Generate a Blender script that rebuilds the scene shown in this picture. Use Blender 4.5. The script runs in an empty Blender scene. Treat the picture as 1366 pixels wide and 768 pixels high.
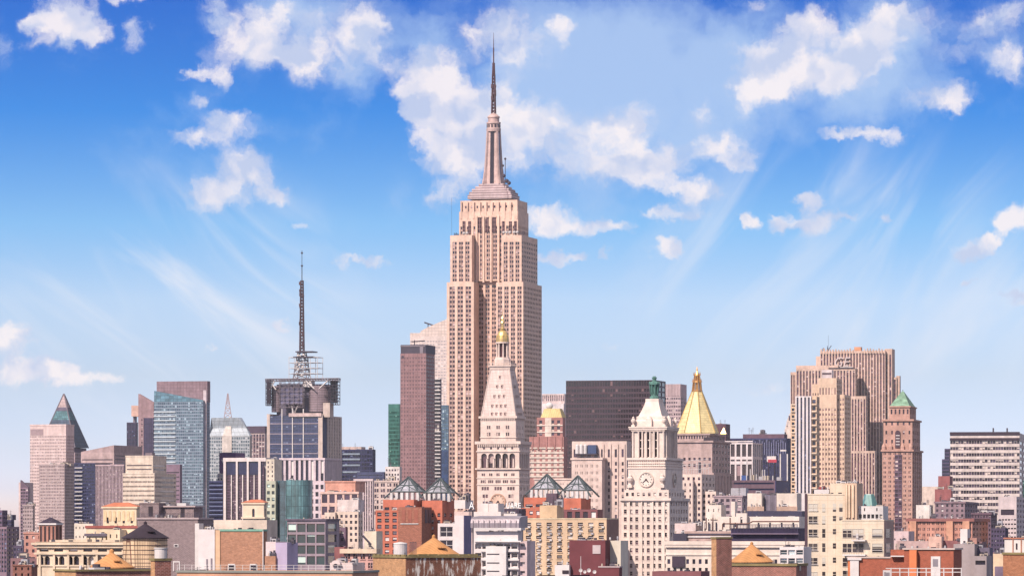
import bpy, math, random
from math import sin, cos, radians, pi
from mathutils import Matrix, Vector
SC = bpy.context.scene
COL = SC.collection
# ---------------------------------------------------------------- camera
F, CX, HY, ZC = 5625.0, 683.0, 700.0, 75.0      # focal length, principal column, horizon row, eye height
cam = bpy.data.objects.new('camera', bpy.data.cameras.new('camera'))
COL.objects.link(cam)
cam.location = (0, 0, ZC); cam.rotation_euler = (pi/2, 0, 0)
cam.data.sensor_width = 36; cam.data.lens = 36*F/1366
cam.data.shift_y = (HY-384)/1366
cam.data.clip_start = 1; cam.data.clip_end = 60000
SC.camera = cam
SC.view_settings.view_transform = 'Standard'
SC.view_settings.look = 'None'
SC.view_settings.exposure = 0.34
SC.view_settings.gamma = 1.0
SC.view_settings.use_curve_mapping = False

# ---------------------------------------------------------------- sun
SUN_EL, SUN_AZ = 41.0, 216.0                     # degrees, azimuth clockwise from +Y
sd = Vector((sin(radians(SUN_AZ))*cos(radians(SUN_EL)), cos(radians(SUN_AZ))*cos(radians(SUN_EL)), sin(radians(SUN_EL))))
sun = bpy.data.objects.new('sun', bpy.data.lights.new('sun', 'SUN'))
COL.objects.link(sun)
sun.data.energy = 5.0; sun.data.angle = radians(0.5); sun.data.color = (1.0, 0.87, 0.77)
sun.rotation_euler = sd.to_track_quat('Z', 'Y').to_euler()
sun.location = (-300, -300, 600)

# ---------------------------------------------------------------- world: sky texture with procedural clouds
W = bpy.data.worlds.new('World'); SC.world = W; W.use_nodes = True
nt = W.node_tree; nt.nodes.clear()
def N(t, **k):
    n = nt.nodes.new(t)
    for a, b in k.items(): setattr(n, a, b)
    return n
def L(a, b): nt.links.new(a, b)
def mth(op, a, b=None, c=None, clamp=False):
    n = N('ShaderNodeMath', operation=op); n.use_clamp = clamp
    for i, v in enumerate((a, b, c)):
        if v is None: continue
        if isinstance(v, (int, float)): n.inputs[i].default_value = v
        else: L(v, n.inputs[i])
    return n.outputs[0]
def vma(p, mul, add):
    n = N('ShaderNodeVectorMath', operation='MULTIPLY_ADD'); L(p, n.inputs[0])
    n.inputs[1].default_value = mul; n.inputs[2].default_value = add
    return n.outputs[0]
def mapr(v, a, b, c, d, smooth=True):
    n = N('ShaderNodeMapRange'); n.interpolation_type = 'SMOOTHSTEP' if smooth else 'LINEAR'
    L(v, n.inputs['Value'])
    for i, x in zip((1, 2, 3, 4), (a, b, c, d)): n.inputs[i].default_value = x
    return n.outputs[0]
def noise(p, scale, det=4, rough=.55, dist=0, lac=2.0, dim='2D'):
    n = N('ShaderNodeTexNoise'); n.noise_dimensions = dim
    L(p, n.inputs['Vector']); n.inputs['Scale'].default_value = scale
    n.inputs['Detail'].default_value = det; n.inputs['Roughness'].default_value = rough
    n.inputs['Distortion'].default_value = dist; n.inputs['Lacunarity'].default_value = lac
    return n
tc = N('ShaderNodeTexCoord')
sep = N('ShaderNodeSeparateXYZ'); L(tc.outputs['Generated'], sep.inputs[0])
az = mth('ARCTAN2', sep.outputs[0], sep.outputs[1])
el = mth('ARCSINE', sep.outputs[2])
# sky-sphere coordinates in tenths of a degree-ish units: x = azimuth, y = elevation
cmb = N('ShaderNodeCombineXYZ')
L(mth('MULTIPLY_ADD', az, F, CX), cmb.inputs[0]); L(mth('MULTIPLY_ADD', el, -F, HY), cmb.inputs[1])
P = cmb.outputs[0]
# clear sky
skyv = N('ShaderNodeVectorMath', operation='MULTIPLY'); L(tc.outputs['Generated'], skyv.inputs[0])
skyv.inputs[1].default_value = (1, 1, 6.0)
sky = N('ShaderNodeTexSky'); sky.sky_type = 'NISHITA'; sky.sun_disc = False
sky.sun_elevation = radians(SUN_EL); sky.sun_rotation = radians(SUN_AZ)
sky.air_density = 1.3; sky.dust_density = 0.6; sky.ozone_density = 2.5
L(skyv.outputs[0], sky.inputs[0])
tint = N('ShaderNodeValToRGB'); tint.color_ramp.interpolation = 'LINEAR'
L(mapr(el, 0.0, 0.14, 0, 1, False), tint.inputs[0])
TINT = [(0.0, (1,1,1)), (1.0, (1,1,1))]
TINT = [(0.0, (0.398, 0.362, 0.551)), (0.063, (0.348, 0.314, 0.452)), (0.127, (0.405, 0.338, 0.392)), (0.254, (0.528, 0.425, 0.394)), (0.381, (0.662, 0.579, 0.524)), (0.508, (0.397, 0.581, 0.629)), (0.698, (0.057, 0.395, 0.698)), (0.883, (0.005, 0.266, 0.674)), (1.0, (0.002, 0.27, 0.639))]
r = tint.color_ramp
r.elements[0].position = TINT[0][0]; r.elements[0].color = (*TINT[0][1], 1)
r.elements[1].position = TINT[-1][0]; r.elements[1].color = (*TINT[-1][1], 1)
for p_, c_ in TINT[1:-1]:
    e = r.elements.new(p_); e.color = (*c_, 1)
sk3 = N('ShaderNodeVectorMath', operation='SCALE'); L(sky.outputs[0], sk3.inputs[0]); sk3.inputs['Scale'].default_value = 3.0
skc = N('ShaderNodeVectorMath', operation='MULTIPLY'); L(sk3.outputs[0], skc.inputs[0]); L(tint.outputs[0], skc.inputs[1])
SKYCOL = skc.outputs[0]
# domain warp for the clouds
wn = noise(P, .011, 3, .6)
wv = N('ShaderNodeVectorMath', operation='MULTIPLY_ADD'); L(wn.outputs['Color'], wv.inputs[0])
wv.inputs[1].default_value = (40, 34, 0)
wo = N('ShaderNodeVectorMath', operation='ADD'); L(P, wo.inputs[0]); wo.inputs[1].default_value = (-20, -17, 0)
L(wo.outputs[0], wv.inputs[2]); PW0 = wv.outputs[0]
wn2 = noise(P, .045, 4, .62)
wv2 = N('ShaderNodeVectorMath', operation='MULTIPLY_ADD'); L(wn2.outputs['Color'], wv2.inputs[0]); wv2.inputs[1].default_value = (34, 26, 0)
wo2 = N('ShaderNodeVectorMath', operation='ADD'); L(PW0, wo2.inputs[0]); wo2.inputs[1].default_value = (-17, -13, 0)
L(wo2.outputs[0], wv2.inputs[2]); PW = wv2.outputs[0]
def blobs(lst, src):
    acc = None; sc = {}
    for (x, y, rx, ry, s) in lst:
        k = min((.7, 1.0, 1.4, 2.0, 3.0, 4.5), key=lambda q: abs(math.log(q*ry/rx)))      # width / height of the puff
        if k not in sc:
            v = N('ShaderNodeVectorMath', operation='MULTIPLY'); L(src, v.inputs[0]); v.inputs[1].default_value = (1, k, 0); sc[k] = v.outputs[0]
        q = N('ShaderNodeVectorMath', operation='DISTANCE'); L(sc[k], q.inputs[0]); q.inputs[1].default_value = (x, y*k, 0)
        m = mapr(q.outputs['Value'], 0, 1.22*math.sqrt(rx*ry*k), s, 0)
        acc = m if acc is None else mth('ADD', acc, m)
    return acc
PUFF = [(700,70,60,50,.3),(752,45,26,22,.2),(330,75,70,40,.55),(430,60,90,60,.55),(1220,30,60,26,.3),(85,36,62,40,1.1),(60,45,30,26,.6),(120,45,34,26,.6),(178,48,24,28,.75),(8,72,26,36,.55),(40,70,22,16,.4),(170,4,60,12,.6),
        (270,98,26,14,.8),(297,112,16,26,.85),(272,135,20,14,.8),(300,175,58,30,.95),(250,190,34,20,.6),(320,240,62,42,1.15),(275,262,40,28,.7),(375,262,26,18,.7),(395,300,16,8,.6),
        (290,22,36,34,.75),(330,58,46,40,.75),(400,80,60,30,.5),(480,50,50,60,.5),(520,100,30,22,.45),(380,25,60,20,.45),
        (575,115,58,56,1.6),(600,180,70,60,1.6),(650,165,70,75,1.3),(590,258,34,24,.75),(625,245,26,20,.5),(660,50,60,50,.75),(752,45,30,22,.35),
        (730,190,70,70,.8),(820,215,70,50,.85),(840,165,50,40,.7),(880,225,56,40,.85),(925,258,46,24,.95),(890,285,60,14,.7),(960,195,48,24,.95),(935,155,26,22,.7),(985,215,36,16,.8),
        (735,293,48,26,1.0),(780,305,50,16,.9),(825,305,26,14,.8),(886,328,26,18,1.0),(738,343,30,12,.85),(772,342,16,10,.7),(800,340,12,12,.7),
        (1010,118,42,38,1.05),(1050,85,56,50,1.3),(1080,45,44,44,.85),(1115,105,48,36,1.3),(1150,70,60,42,1.2),(1180,35,40,30,.7),(1000,75,26,26,.55),(1000,12,30,14,.4),
        (1255,135,62,26,1.05),(1345,95,36,34,.65),(1130,180,48,12,.95),(1180,184,34,14,.8),(1290,60,80,40,.4),(1340,30,40,30,.55),
        (1080,270,24,18,1.0),(1042,300,30,18,1.05),(1088,302,30,22,1.05),(1120,292,26,12,.8),(997,292,18,20,1.0),(1180,292,16,10,.6),(1350,295,40,26,1.1),(1290,335,38,18,.95),(1322,325,22,14,.8),(1288,378,14,8,.8),(1350,398,40,14,.7),
        (10,455,46,28,1.0),(55,495,60,22,.95),(120,505,60,16,.75),(20,500,40,24,.7),(490,348,34,9,.95),(456,350,12,12,.6),(378,433,14,14,.5),(285,472,16,7,.45),(1020,520,50,14,.45),(820,463,24,8,.35)]
#@PUFF
VEIL = [(400,40,170,110,1.0),(500,60,90,90,.6),(700,90,150,170,1.1),(800,180,180,140,1.1),(900,60,190,140,1.0),(1060,110,190,110,1.0),(1240,60,200,120,.9),(250,250,110,70,.5),(750,290,110,60,.6),(30,490,150,60,.6),(1020,175,120,60,.5)]
#@VEIL
pf = blobs(PUFF, PW)
vl = blobs(VEIL, PW)
n1 = noise(PW, .021, 9, .60).outputs['Fac']
offv = N('ShaderNodeVectorMath', operation='ADD'); L(PW, offv.inputs[0]); offv.inputs[1].default_value = (-14, -20, 0)
n1b = noise(offv.outputs[0], .014, 2, .5).outputs['Fac']
n1c = noise(PW, .014, 2, .5).outputs['Fac']
# crisp cumulus
dens = mth('MULTIPLY_ADD', pf, 1.35, mth('MULTIPLY_ADD', n1, 2.6, -1.52))
A1 = mth('MULTIPLY', mapr(dens, -.28, 1.15, 0, .90), mapr(pf, .0, .45, 0, 1))
# soft veil
n2 = noise(PW, .009, 5, .5).outputs['Fac']
A2 = mth('MULTIPLY', mapr(mth('ADD', vl, mth('MULTIPLY_ADD', n2, 1.9, -1.1)), 0, 1.2, 0, 1), .80)
# high streaks (cirrus) on slanting lines
def streak(ang, sx, sy, lo, hi, amp, x0, x1, y0, y1):
    ca, sa = cos(radians(ang)), sin(radians(ang))
    along = N('ShaderNodeVectorMath', operation='DOT_PRODUCT'); L(P, along.inputs[0]); along.inputs[1].default_value = (ca*sx, sa*sx, 0)
    across = N('ShaderNodeVectorMath', operation='DOT_PRODUCT'); L(P, across.inputs[0]); across.inputs[1].default_value = (-sa*sy, ca*sy, 0)
    m = N('ShaderNodeCombineXYZ'); L(along.outputs['Value'], m.inputs[0]); L(across.outputs['Value'], m.inputs[1])
    n_ = noise(m.outputs[0], 1, 4, .55, .6).outputs['Fac']
    q = N('ShaderNodeVectorMath', operation='LENGTH'); L(vma(P, (2/(x1-x0), 2/(y1-y0), 0), (-(x0+x1)/(x1-x0), -(y0+y1)/(y1-y0), 0)), q.inputs[0])
    return mth('MULTIPLY', mapr(n_, lo, hi+.06, 0, amp), mapr(q.outputs['Value'], .35, 1, 1, 0))
A3 = streak(38, .0030, .0125, .36, .78, .85, -80, 560, 180, 640)
A4 = streak(-52, .0030, .0125, .36, .80, .70, 760, 1500, 120, 620)
lit = mapr(mth('SUBTRACT', n1c, n1b), -.14, .13, 0, 1, False)
cloudc = N('ShaderNodeMix', data_type='RGBA'); L(lit, cloudc.inputs[0])
cloudc.inputs['A'].default_value = (4.6, 5.2, 6.9, 1); cloudc.inputs['B'].default_value = (8.0, 7.4, 7.5, 1)
def mix(f, a, b):
    n = N('ShaderNodeMix', data_type='RGBA'); L(f, n.inputs[0])
    for s, v in (('A', a), ('B', b)):
        if isinstance(v, tuple): n.inputs[s].default_value = v
        else: L(v, n.inputs[s])
    return n.outputs['Result']
c = mix(A2, SKYCOL, (3.7, 5.1, 7.4, 1))
c = mix(mth('ADD', A3, A4, clamp=True), c, (6.4, 6.8, 7.7, 1))
c = mix(A1, c, cloudc.outputs['Result'])
# unseen bright broken overcast, added above the view as fill for shaded faces
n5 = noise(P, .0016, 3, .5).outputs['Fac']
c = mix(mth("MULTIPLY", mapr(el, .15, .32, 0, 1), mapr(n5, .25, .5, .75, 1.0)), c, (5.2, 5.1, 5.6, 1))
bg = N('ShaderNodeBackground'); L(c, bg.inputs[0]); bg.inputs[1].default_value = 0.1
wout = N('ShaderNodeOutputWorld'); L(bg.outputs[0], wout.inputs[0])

# ================================================================ materials
def lin(c):
    c = c/255.0
    return c/12.92 if c < .04045 else ((c+.055)/1.055)**2.4
def rgb(r, g, b, k=0.8):
    r, g, b = lin(r)*k*.84, lin(g)*k*.84, lin(b)*k*.84; y = .3*r+.6*g+.1*b; t = .16
    return (r+(y-r)*t, g+(y-g)*t, b+(y-b)*t, 1)
_M = {}
def newmat(name):
    m = bpy.data.materials.new(name); m.use_nodes = True
    t = m.node_tree; t.nodes.clear()
    o = t.nodes.new('ShaderNodeOutputMaterial'); b = t.nodes.new('ShaderNodeBsdfPrincipled')
    t.links.new(b.outputs[0], o.inputs[0])
    return m, t, b
def tnoise(t, vec, scale, det=3, rough=.55):
    n = t.nodes.new('ShaderNodeTexNoise'); n.inputs['Scale'].default_value = scale
    n.inputs['Detail'].default_value = det; n.inputs['Roughness'].default_value = rough
    t.links.new(vec, n.inputs['Vector']); return n.outputs['Fac']
def tmath(t, op, a, b=None, c=None):
    n = t.nodes.new('ShaderNodeMath'); n.operation = op
    for i, v in enumerate((a, b, c)):
        if v is None: continue
        if isinstance(v, (int, float)): n.inputs[i].default_value = v
        else: t.links.new(v, n.inputs[i])
    return n.outputs[0]
def tmix(t, f, a, b, mode='MIX'):
    n = t.nodes.new('ShaderNodeMix'); n.data_type = 'RGBA'; n.blend_type = mode
    if isinstance(f, (int, float)): n.inputs[0].default_value = f
    else: t.links.new(f, n.inputs[0])
    for s, v in (('A', a), ('B', b)):
        if isinstance(v, tuple): n.inputs[s].default_value = v
        else: t.links.new(v, n.inputs[s])
    return n.outputs['Result']
def wall(name, col, var=.22, streak=.25, brick=None, mortar=None, rough=.85, metal=0, spec=.3, stain=None, bump=0, plank=None, gs=None):
    """masonry / cladding: base colour with blotches, rain streaks, optional brick or panel joints"""
    if name in _M: return _M[name]
    m, t, b = newmat(name); _M[name] = m
    tc_ = t.nodes.new('ShaderNodeTexCoord'); P_ = tc_.outputs['Object']
    st = t.nodes.new('ShaderNodeVectorMath'); st.operation = 'MULTIPLY'; st.inputs[1].default_value = (1, 1, .07)
    t.links.new(P_, st.inputs[0])
    c = col
    if brick or plank:
        sx = t.nodes.new('ShaderNodeSeparateXYZ'); t.links.new(P_, sx.inputs[0])
        cx = t.nodes.new('ShaderNodeCombineXYZ')
        t.links.new(tmath(t, 'ADD', sx.outputs[0], sx.outputs[1]), cx.inputs[0]); t.links.new(sx.outputs[2], cx.inputs[1])
        br = t.nodes.new('ShaderNodeTexBrick'); t.links.new(cx.outputs[0], br.inputs[0])
        bw, bh, ms, vv = brick or plank
        br.inputs['Scale'].default_value = 1; br.inputs['Brick Width'].default_value = bw; br.inputs['Row Height'].default_value = bh
        br.inputs['Mortar Size'].default_value = ms; br.inputs['Mortar Smooth'].default_value = .2
        br.inputs['Color1'].default_value = tuple(x*(1-vv) for x in col[:3])+(1,)
        br.inputs['Color2'].default_value = tuple(min(1, x*(1+vv)) for x in col[:3])+(1,)
        br.inputs['Mortar'].default_value = mortar or tuple(x*.65 for x in col[:3])+(1,)
        if plank: br.offset = 0
        c = br.outputs['Color']
    big = tnoise(t, P_, .035, 4); fine = tnoise(t, P_, .55, 3); sk = tnoise(t, st.outputs[0], .35, 4, .6)
    grain = tnoise(t, P_, gs or (1.6 if brick else .22), 8, .75)
    gv = var*2.2+(.36 if brick else .28)
    f = tmath(t, 'MULTIPLY_ADD', big, 1.8*var, 1-.9*var)
    f = tmath(t, 'MULTIPLY', f, tmath(t, 'MULTIPLY_ADD', grain, 2*gv, 1-gv))
    f = tmath(t, 'MULTIPLY', f, tmath(t, 'MULTIPLY_ADD', fine, 1.0*var, 1-.5*var))
    f = tmath(t, 'MULTIPLY', f, tmath(t, 'MULTIPLY_ADD', sk, 2.8*streak, 1-1.4*streak))
    vm = t.nodes.new('ShaderNodeVectorMath'); vm.operation = 'SCALE'
    if isinstance(c, tuple): vm.inputs[0].default_value = c[:3]
    else: t.links.new(c, vm.inputs[0])
    t.links.new(f, vm.inputs['Scale']); c = vm.outputs[0]
    if stain:
        scol, sc_, lo = stain
        v2 = t.nodes.new('ShaderNodeVectorMath'); v2.operation = 'MULTIPLY'; v2.inputs[1].default_value = (1, 1, .22)
        t.links.new(P_, v2.inputs[0])
        s = tnoise(t, v2.outputs[0], sc_, 5, .65)
        mr = t.nodes.new('ShaderNodeMapRange'); t.links.new(s, mr.inputs[0]); mr.inputs[1].default_value = lo; mr.inputs[2].default_value = lo+.06
        c = tmix(t, mr.outputs[0], c, scol)
    t.links.new(c, b.inputs['Base Color'])
    b.inputs['Roughness'].default_value = rough; b.inputs['Metallic'].default_value = metal
    b.inputs['Specular IOR Level'].default_value = spec
    if bump:
        bp = t.nodes.new('ShaderNodeBump'); bp.inputs['Strength'].default_value = bump; bp.inputs['Distance'].default_value = .3
        t.links.new(fine, bp.inputs['Height']); t.links.new(bp.outputs[0], b.inputs['Normal'])
    return m
GLK = dict(glass_pale=.8, glass_greypink=.8, glass_crys=.9, glass_brownt=.8, glass_turq=.75, glass_prism=.7, glass_dkslab=.8)
def glass(name, col, blind=(200,190,190), pb=.22, col2=None, rough=.12, metal=0.0, spec=.6, vary=.5):
    """window pane: dark glass, a random share with blinds drawn part of the way down"""
    if name in _M: return _M[name]
    dk = GLK.get(name, .42)
    c2 = tuple(x*.75 for x in (col2 or tuple(min(1, x*2.6+.01) for x in col[:3]))[:3])+(1,); col = tuple(x*dk for x in col[:3])+(1,)
    m, t, b = newmat(name); _M[name] = m
    oi = t.nodes.new('ShaderNodeObjectInfo'); ge = t.nodes.new('ShaderNodeNewGeometry')
    r = tmath(t, 'FRACT', tmath(t, 'ADD', tmath(t, 'MULTIPLY', oi.outputs['Random'], 7.31), ge.outputs['Random Per Island']))
    r2 = tmath(t, 'FRACT', tmath(t, 'MULTIPLY', r, 37.7)); r3 = tmath(t, 'FRACT', tmath(t, 'MULTIPLY', r, 171.3))
    base = tmix(t, tmath(t, 'MULTIPLY', tmath(t, 'POWER', r2, 2.0), vary*2 if vary < .5 else 1), col, c2)
    rn = tnoise(t, ge.outputs['Position'], .045, 4, .6)
    rm = t.nodes.new('ShaderNodeMapRange'); t.links.new(rn, rm.inputs[0]); rm.inputs[1].default_value = .48; rm.inputs[2].default_value = .66; rm.inputs[4].default_value = .55
    base = tmix(t, rm.outputs[0], base, c2)  # paler patches painted into the glass colour as broken reflections
    uv = t.nodes.new('ShaderNodeUVMap'); uv.uv_map = 'UVMap'
    s = t.nodes.new('ShaderNodeSeparateXYZ'); t.links.new(uv.outputs[0], s.inputs[0])
    has = tmath(t, 'LESS_THAN', r, pb)
    down = tmath(t, 'GREATER_THAN', s.outputs[1], tmath(t, 'MULTIPLY', r3, .8))
    f = tmath(t, 'MULTIPLY', has, down)
    c = tmix(t, f, base, rgb(*blind, .95))
    t.links.new(c, b.inputs['Base Color'])
    b.inputs['Roughness'].default_value = rough; b.inputs['Metallic'].default_value = metal
    b.inputs['Specular IOR Level'].default_value = spec
    return m
def plain(name, col, rough=.6, metal=0, spec=.4, var=.12):
    return wall(name, col, var, var*.6, rough=rough, metal=metal, spec=spec)

# ================================================================ mesh building
class MB:
    def __init__(s): s.v = []; s.f = []; s.m = []; s.uv = []
    def poly(s, pts, m=0, uv=None):
        n = len(s.v); s.v += [tuple(p) for p in pts]; s.f.append(tuple(range(n, n+len(pts)))); s.m.append(m)
        s.uv.append(uv or [(0, 0), (1, 0), (1, 1), (0, 1)][:len(pts)] if len(pts) <= 4 else [(0, 0)]*len(pts))
    def box(s, x0, x1, y0, y1, z0, z1, m=0, mt=None):
        if x1 < x0: x0, x1 = x1, x0
        if y1 < y0: y0, y1 = y1, y0
        mt = m if mt is None else mt
        s.poly([(x0,y0,z0),(x1,y0,z0),(x1,y0,z1),(x0,y0,z1)], m); s.poly([(x1,y0,z0),(x1,y1,z0),(x1,y1,z1),(x1,y0,z1)], m)
        s.poly([(x1,y1,z0),(x0,y1,z0),(x0,y1,z1),(x1,y1,z1)], m); s.poly([(x0,y1,z0),(x0,y0,z0),(x0,y0,z1),(x0,y1,z1)], m)
        s.poly([(x0,y0,z1),(x1,y0,z1),(x1,y1,z1),(x0,y1,z1)], mt); s.poly([(x0,y1,z0),(x1,y1,z0),(x1,y0,z0),(x0,y0,z0)], m)
    def loft(s, a, b, m=0, cap=True, mc=None):
        n = len(a)
        for i in range(n):
            j = (i+1) % n; s.poly([a[i], a[j], b[j], b[i]], m)
        if cap: s.poly(list(b), m if mc is None else mc); s.poly(list(a)[::-1], m)
    def frust(s, x0, x1, y0, y1, z0, X0, X1, Y0, Y1, z1, m=0, mc=None):
        s.loft([(x0,y0,z0),(x1,y0,z0),(x1,y1,z0),(x0,y1,z0)], [(X0,Y0,z1),(X1,Y0,z1),(X1,Y1,z1),(X0,Y1,z1)], m, True, mc)
    def ring(s, cx, cy, r, z, n, ph=0): return [(cx+r*cos(2*pi*i/n+ph), cy+r*sin(2*pi*i/n+ph), z) for i in range(n)]
    def lathe(s, cx, cy, prof, n=16, m=0, ph=0):
        for k in range(len(prof)-1):
            (r0, z0), (r1, z1) = prof[k], prof[k+1]
            a, b = s.ring(cx, cy, max(r0, .001), z0, n, ph), s.ring(cx, cy, max(r1, .001), z1, n, ph)
            for i in range(n):
                j = (i+1) % n; s.poly([a[i], a[j], b[j], b[i]], m)
        s.poly(s.ring(cx, cy, max(prof[-1][0], .001), prof[-1][1], n, ph), m)
    def bar(s, p, q, r, n=4, m=0, r2=None):
        p, q = Vector(p), Vector(q); d = (q-p)
        if d.length < 1e-6: return
        d.normalize(); u = d.orthogonal().normalized(); w = d.cross(u); r2 = r if r2 is None else r2
        a = [p+(u*cos(2*pi*i/n+pi/4)+w*sin(2*pi*i/n+pi/4))*r for i in range(n)]
        b = [q+(u*cos(2*pi*i/n+pi/4)+w*sin(2*pi*i/n+pi/4))*r2 for i in range(n)]
        s.loft(a, b, m)
    def build(s, name, mats, parent=None, loc=None, rz=0):
        me = bpy.data.meshes.new(name); me.from_pydata(s.v, [], s.f)
        mats = mats if isinstance(mats, (list, tuple)) else [mats]
        for x in mats: me.materials.append(x)
        me.polygons.foreach_set('material_index', s.m)
        ul = me.uv_layers.new(name='UVMap'); fl = []
        for i, f in enumerate(s.f):
            u = s.uv[i]; u = u if len(u) == len(f) else [(0, 0)]*len(f)
            for a in u: fl += [a[0], a[1]]
        ul.data.foreach_set('uv', fl); me.update()
        o = bpy.data.objects.new(name, me); COL.objects.link(o)
        if parent: o.parent = parent
        if loc: o.location = loc
        o.rotation_euler[2] = rz
        return o
def tag(o, label=None, cat=None, group=None, kind=None):
    if label: o['label'] = label
    if cat: o['category'] = cat
    if group: o['group'] = group
    if kind: o['kind'] = kind
    return o
FACE = {'F': (Vector((1,0,0)), Vector((0,-1,0)), 0.0), 'R': (Vector((0,1,0)), Vector((1,0,0)), pi/2), 'L': (Vector((0,-1,0)), Vector((-1,0,0)), -pi/2)}

def S(n, fp, wf=.5, hf=.55, g=1, gf=None, st='punch', mt=None, rec=.35, e=0.0, det=0, rows=None, mb=None, arch=False, sill=False):
    """facade spec.  n bays, fp storey pitch in photo rows, wf window share of a bay (or of its slot), hf height share,
       g windows grouped in a bay within share gf, st punch|pier"""
    return dict(n=n, fp=fp, wf=wf, hf=hf, g=g, gf=gf, st=st, mt=mt, rec=rec, e=e, det=det, rows=rows, mb=mb, arch=arch, sill=sill)
def columns(sp, Wd):
    n, g = sp['n'], sp['g']
    e = sp['e']*Wd; bay = (Wd-2*e)/n; out = []
    for i in range(n):
        x = e+i*bay
        if g == 1:
            w = bay*sp['wf']; out.append((x+(bay-w)/2, x+(bay+w)/2))
        else:
            gw = bay*(sp['gf'] or .7); s0 = x+(bay-gw)/2; sl = gw/g; w = sl*sp['wf']
            for k in range(g):
                out.append((s0+k*sl+(sl-w)/2, s0+k*sl+(sl+w)/2))
    return out
WMESH = {}
class Bld:
    """one building: an Empty on the ground at its near corner, its masses, windows and roof things as parts"""
    def __init__(s, name, label, cat, xm, D, group=None, th=15.0, wallm=None, glassm=None, framem=None, spm=None, roofm=None):
        s.D, s.th = D, radians(th); s.X, s.Y = (xm-CX)*D/F, D
        s.c, s.n = cos(s.th), sin(s.th)
        o = bpy.data.objects.new(name, None); COL.objects.link(o); o.location = (s.X, s.Y, 0); o.rotation_euler[2] = -s.th
        o.empty_display_size = 5; tag(o, label, cat, group); s.o = o
        s.wm, s.gm = wallm, glassm
        s.fm = framem or plain('frame_white', rgb(225,215,215)); s.sm = spm or wallm; s.rm = roofm or plain('roof_gravel', rgb(150,138,140), .95)
        s.wins = []; s.px = D/F; s.roofs = []
    def lx(s, px, v=0.0):
        a = (px-CX)/F; return (a*(s.Y+v*s.c)-s.X-v*s.n)/(s.c+a*s.n)
    def ly(s, px, u=0.0):
        b = (px-CX)/F; return (b*(s.Y-u*s.n)-s.X-u*s.c)/(s.n-b*s.c)
    def z(s, py, u=0.0, v=0.0): return ZC+(HY-py)*(s.Y-u*s.n+v*s.c)/F
    def face(s, mb, fc, org, Wd, z0, z1, sp, zv):
        U, Nn, rz = FACE[fc]; org = Vector(org)
        def pt(x, z, d=0): return (org.x+U.x*x-Nn.x*d, org.y+U.y*x-Nn.y*d, z)
        if isinstance(sp, list):            # stacked bands: (photo row of the band's top, spec)
            ys = [z1]+[s.z(y, org.x, org.y) for y, _ in sp[1:]]+[z0]
            for k, (_, q_) in enumerate(sp): s.face(mb, fc, org, Wd, ys[k+1], ys[k], q_, zv)
            return
        if not sp:
            mb.poly([pt(0,z0), pt(Wd,z0), pt(Wd,z1), pt(0,z1)], 0); return
        fh = sp['fp']*s.px; wh = fh*sp['hf']; mt = (sp['mt']*s.px if sp['mt'] is not None else fh*(1-sp['hf']))
        cols = columns(sp, Wd); rows = []; zt = z1-mt; rec = sp['rec']
        lim = max(z0+.05, zv); k = 0
        while zt-wh >= lim-(fh if False else 0) and (sp['rows'] is None or k < sp['rows']):
            rows.append((zt-wh, zt)); zt -= fh; k += 1
        if not rows or not cols:
            mb.poly([pt(0,z0), pt(Wd,z0), pt(Wd,z1), pt(0,z1)], 0); return
        def q(xa, xb, za, zb, m=0, d=0): mb.poly([pt(xa,za,d), pt(xb,za,d), pt(xb,zb,d), pt(xa,zb,d)], m)
        def reveals(xa, xb, za, zb, d):
            mb.poly([pt(xa,za), pt(xa,zb), pt(xa,zb,d), pt(xa,za,d)], 0); mb.poly([pt(xb,za), pt(xb,zb), pt(xb,zb,d), pt(xb,za,d)], 0)
            mb.poly([pt(xa,zb), pt(xb,zb), pt(xb,zb,d), pt(xa,zb,d)], 0); mb.poly([pt(xa,za), pt(xb,za), pt(xb,za,d), pt(xa,za,d)], 0)
        q(0, Wd, rows[0][1], z1); q(0, Wd, z0, rows[-1][0])
        edges = [0]+[v for c_ in cols for v in c_]+[Wd]
        if sp['st'] == 'pier':
            for i in range(0, len(edges), 2): q(edges[i], edges[i+1], rows[-1][0], rows[0][1])
            for (xa, xb) in cols:
                reveals(xa, xb, rows[-1][0], rows[0][1], rec)
                for r_ in range(len(rows)-1): q(xa, xb, rows[r_+1][1], rows[r_][0], 1, rec*.75)
        else:
            for r_, (za, zb) in enumerate(rows):
                if r_: q(0, Wd, zb, rows[r_-1][0])
                for i in range(0, len(edges), 2): q(edges[i], edges[i+1], za, zb)
                for (xa, xb) in cols:
                    reveals(xa, xb, za, zb, rec)
                    if sp['arch']:
                        # round head: fill the corners above the arch with wall
                        w = xb-xa; r0 = w/2; n = 6; zc = zb-r0
                        for i in range(n):
                            a0, a1 = pi/2*i/n, pi/2*(i+1)/n
                            for sg in (-1, 1):
                                p0 = (xa+r0+sg*r0*cos(a0), zc+r0*sin(a0)); p1 = (xa+r0+sg*r0*cos(a1), zc+r0*sin(a1))
                                mb.poly([pt(p0[0],p0[1],.02), pt(p1[0],p1[1],.02), pt(p1[0],zb,.02), pt(p0[0],zb,.02)], 0)
                    if sp['sill']:
                        a_ = Vector(pt(xa-.12, za-.18, -.16)); b_ = Vector(pt(xb+.12, za, .1))
                        mb.box(a_.x, b_.x, a_.y, b_.y, a_.z, b_.z, 0)
        for (za, zb) in rows:
            for (xa, xb) in cols:
                s.wins.append((fc, pt(xa, za, rec), xb-xa, zb-za, sp['det'], rz))
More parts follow.
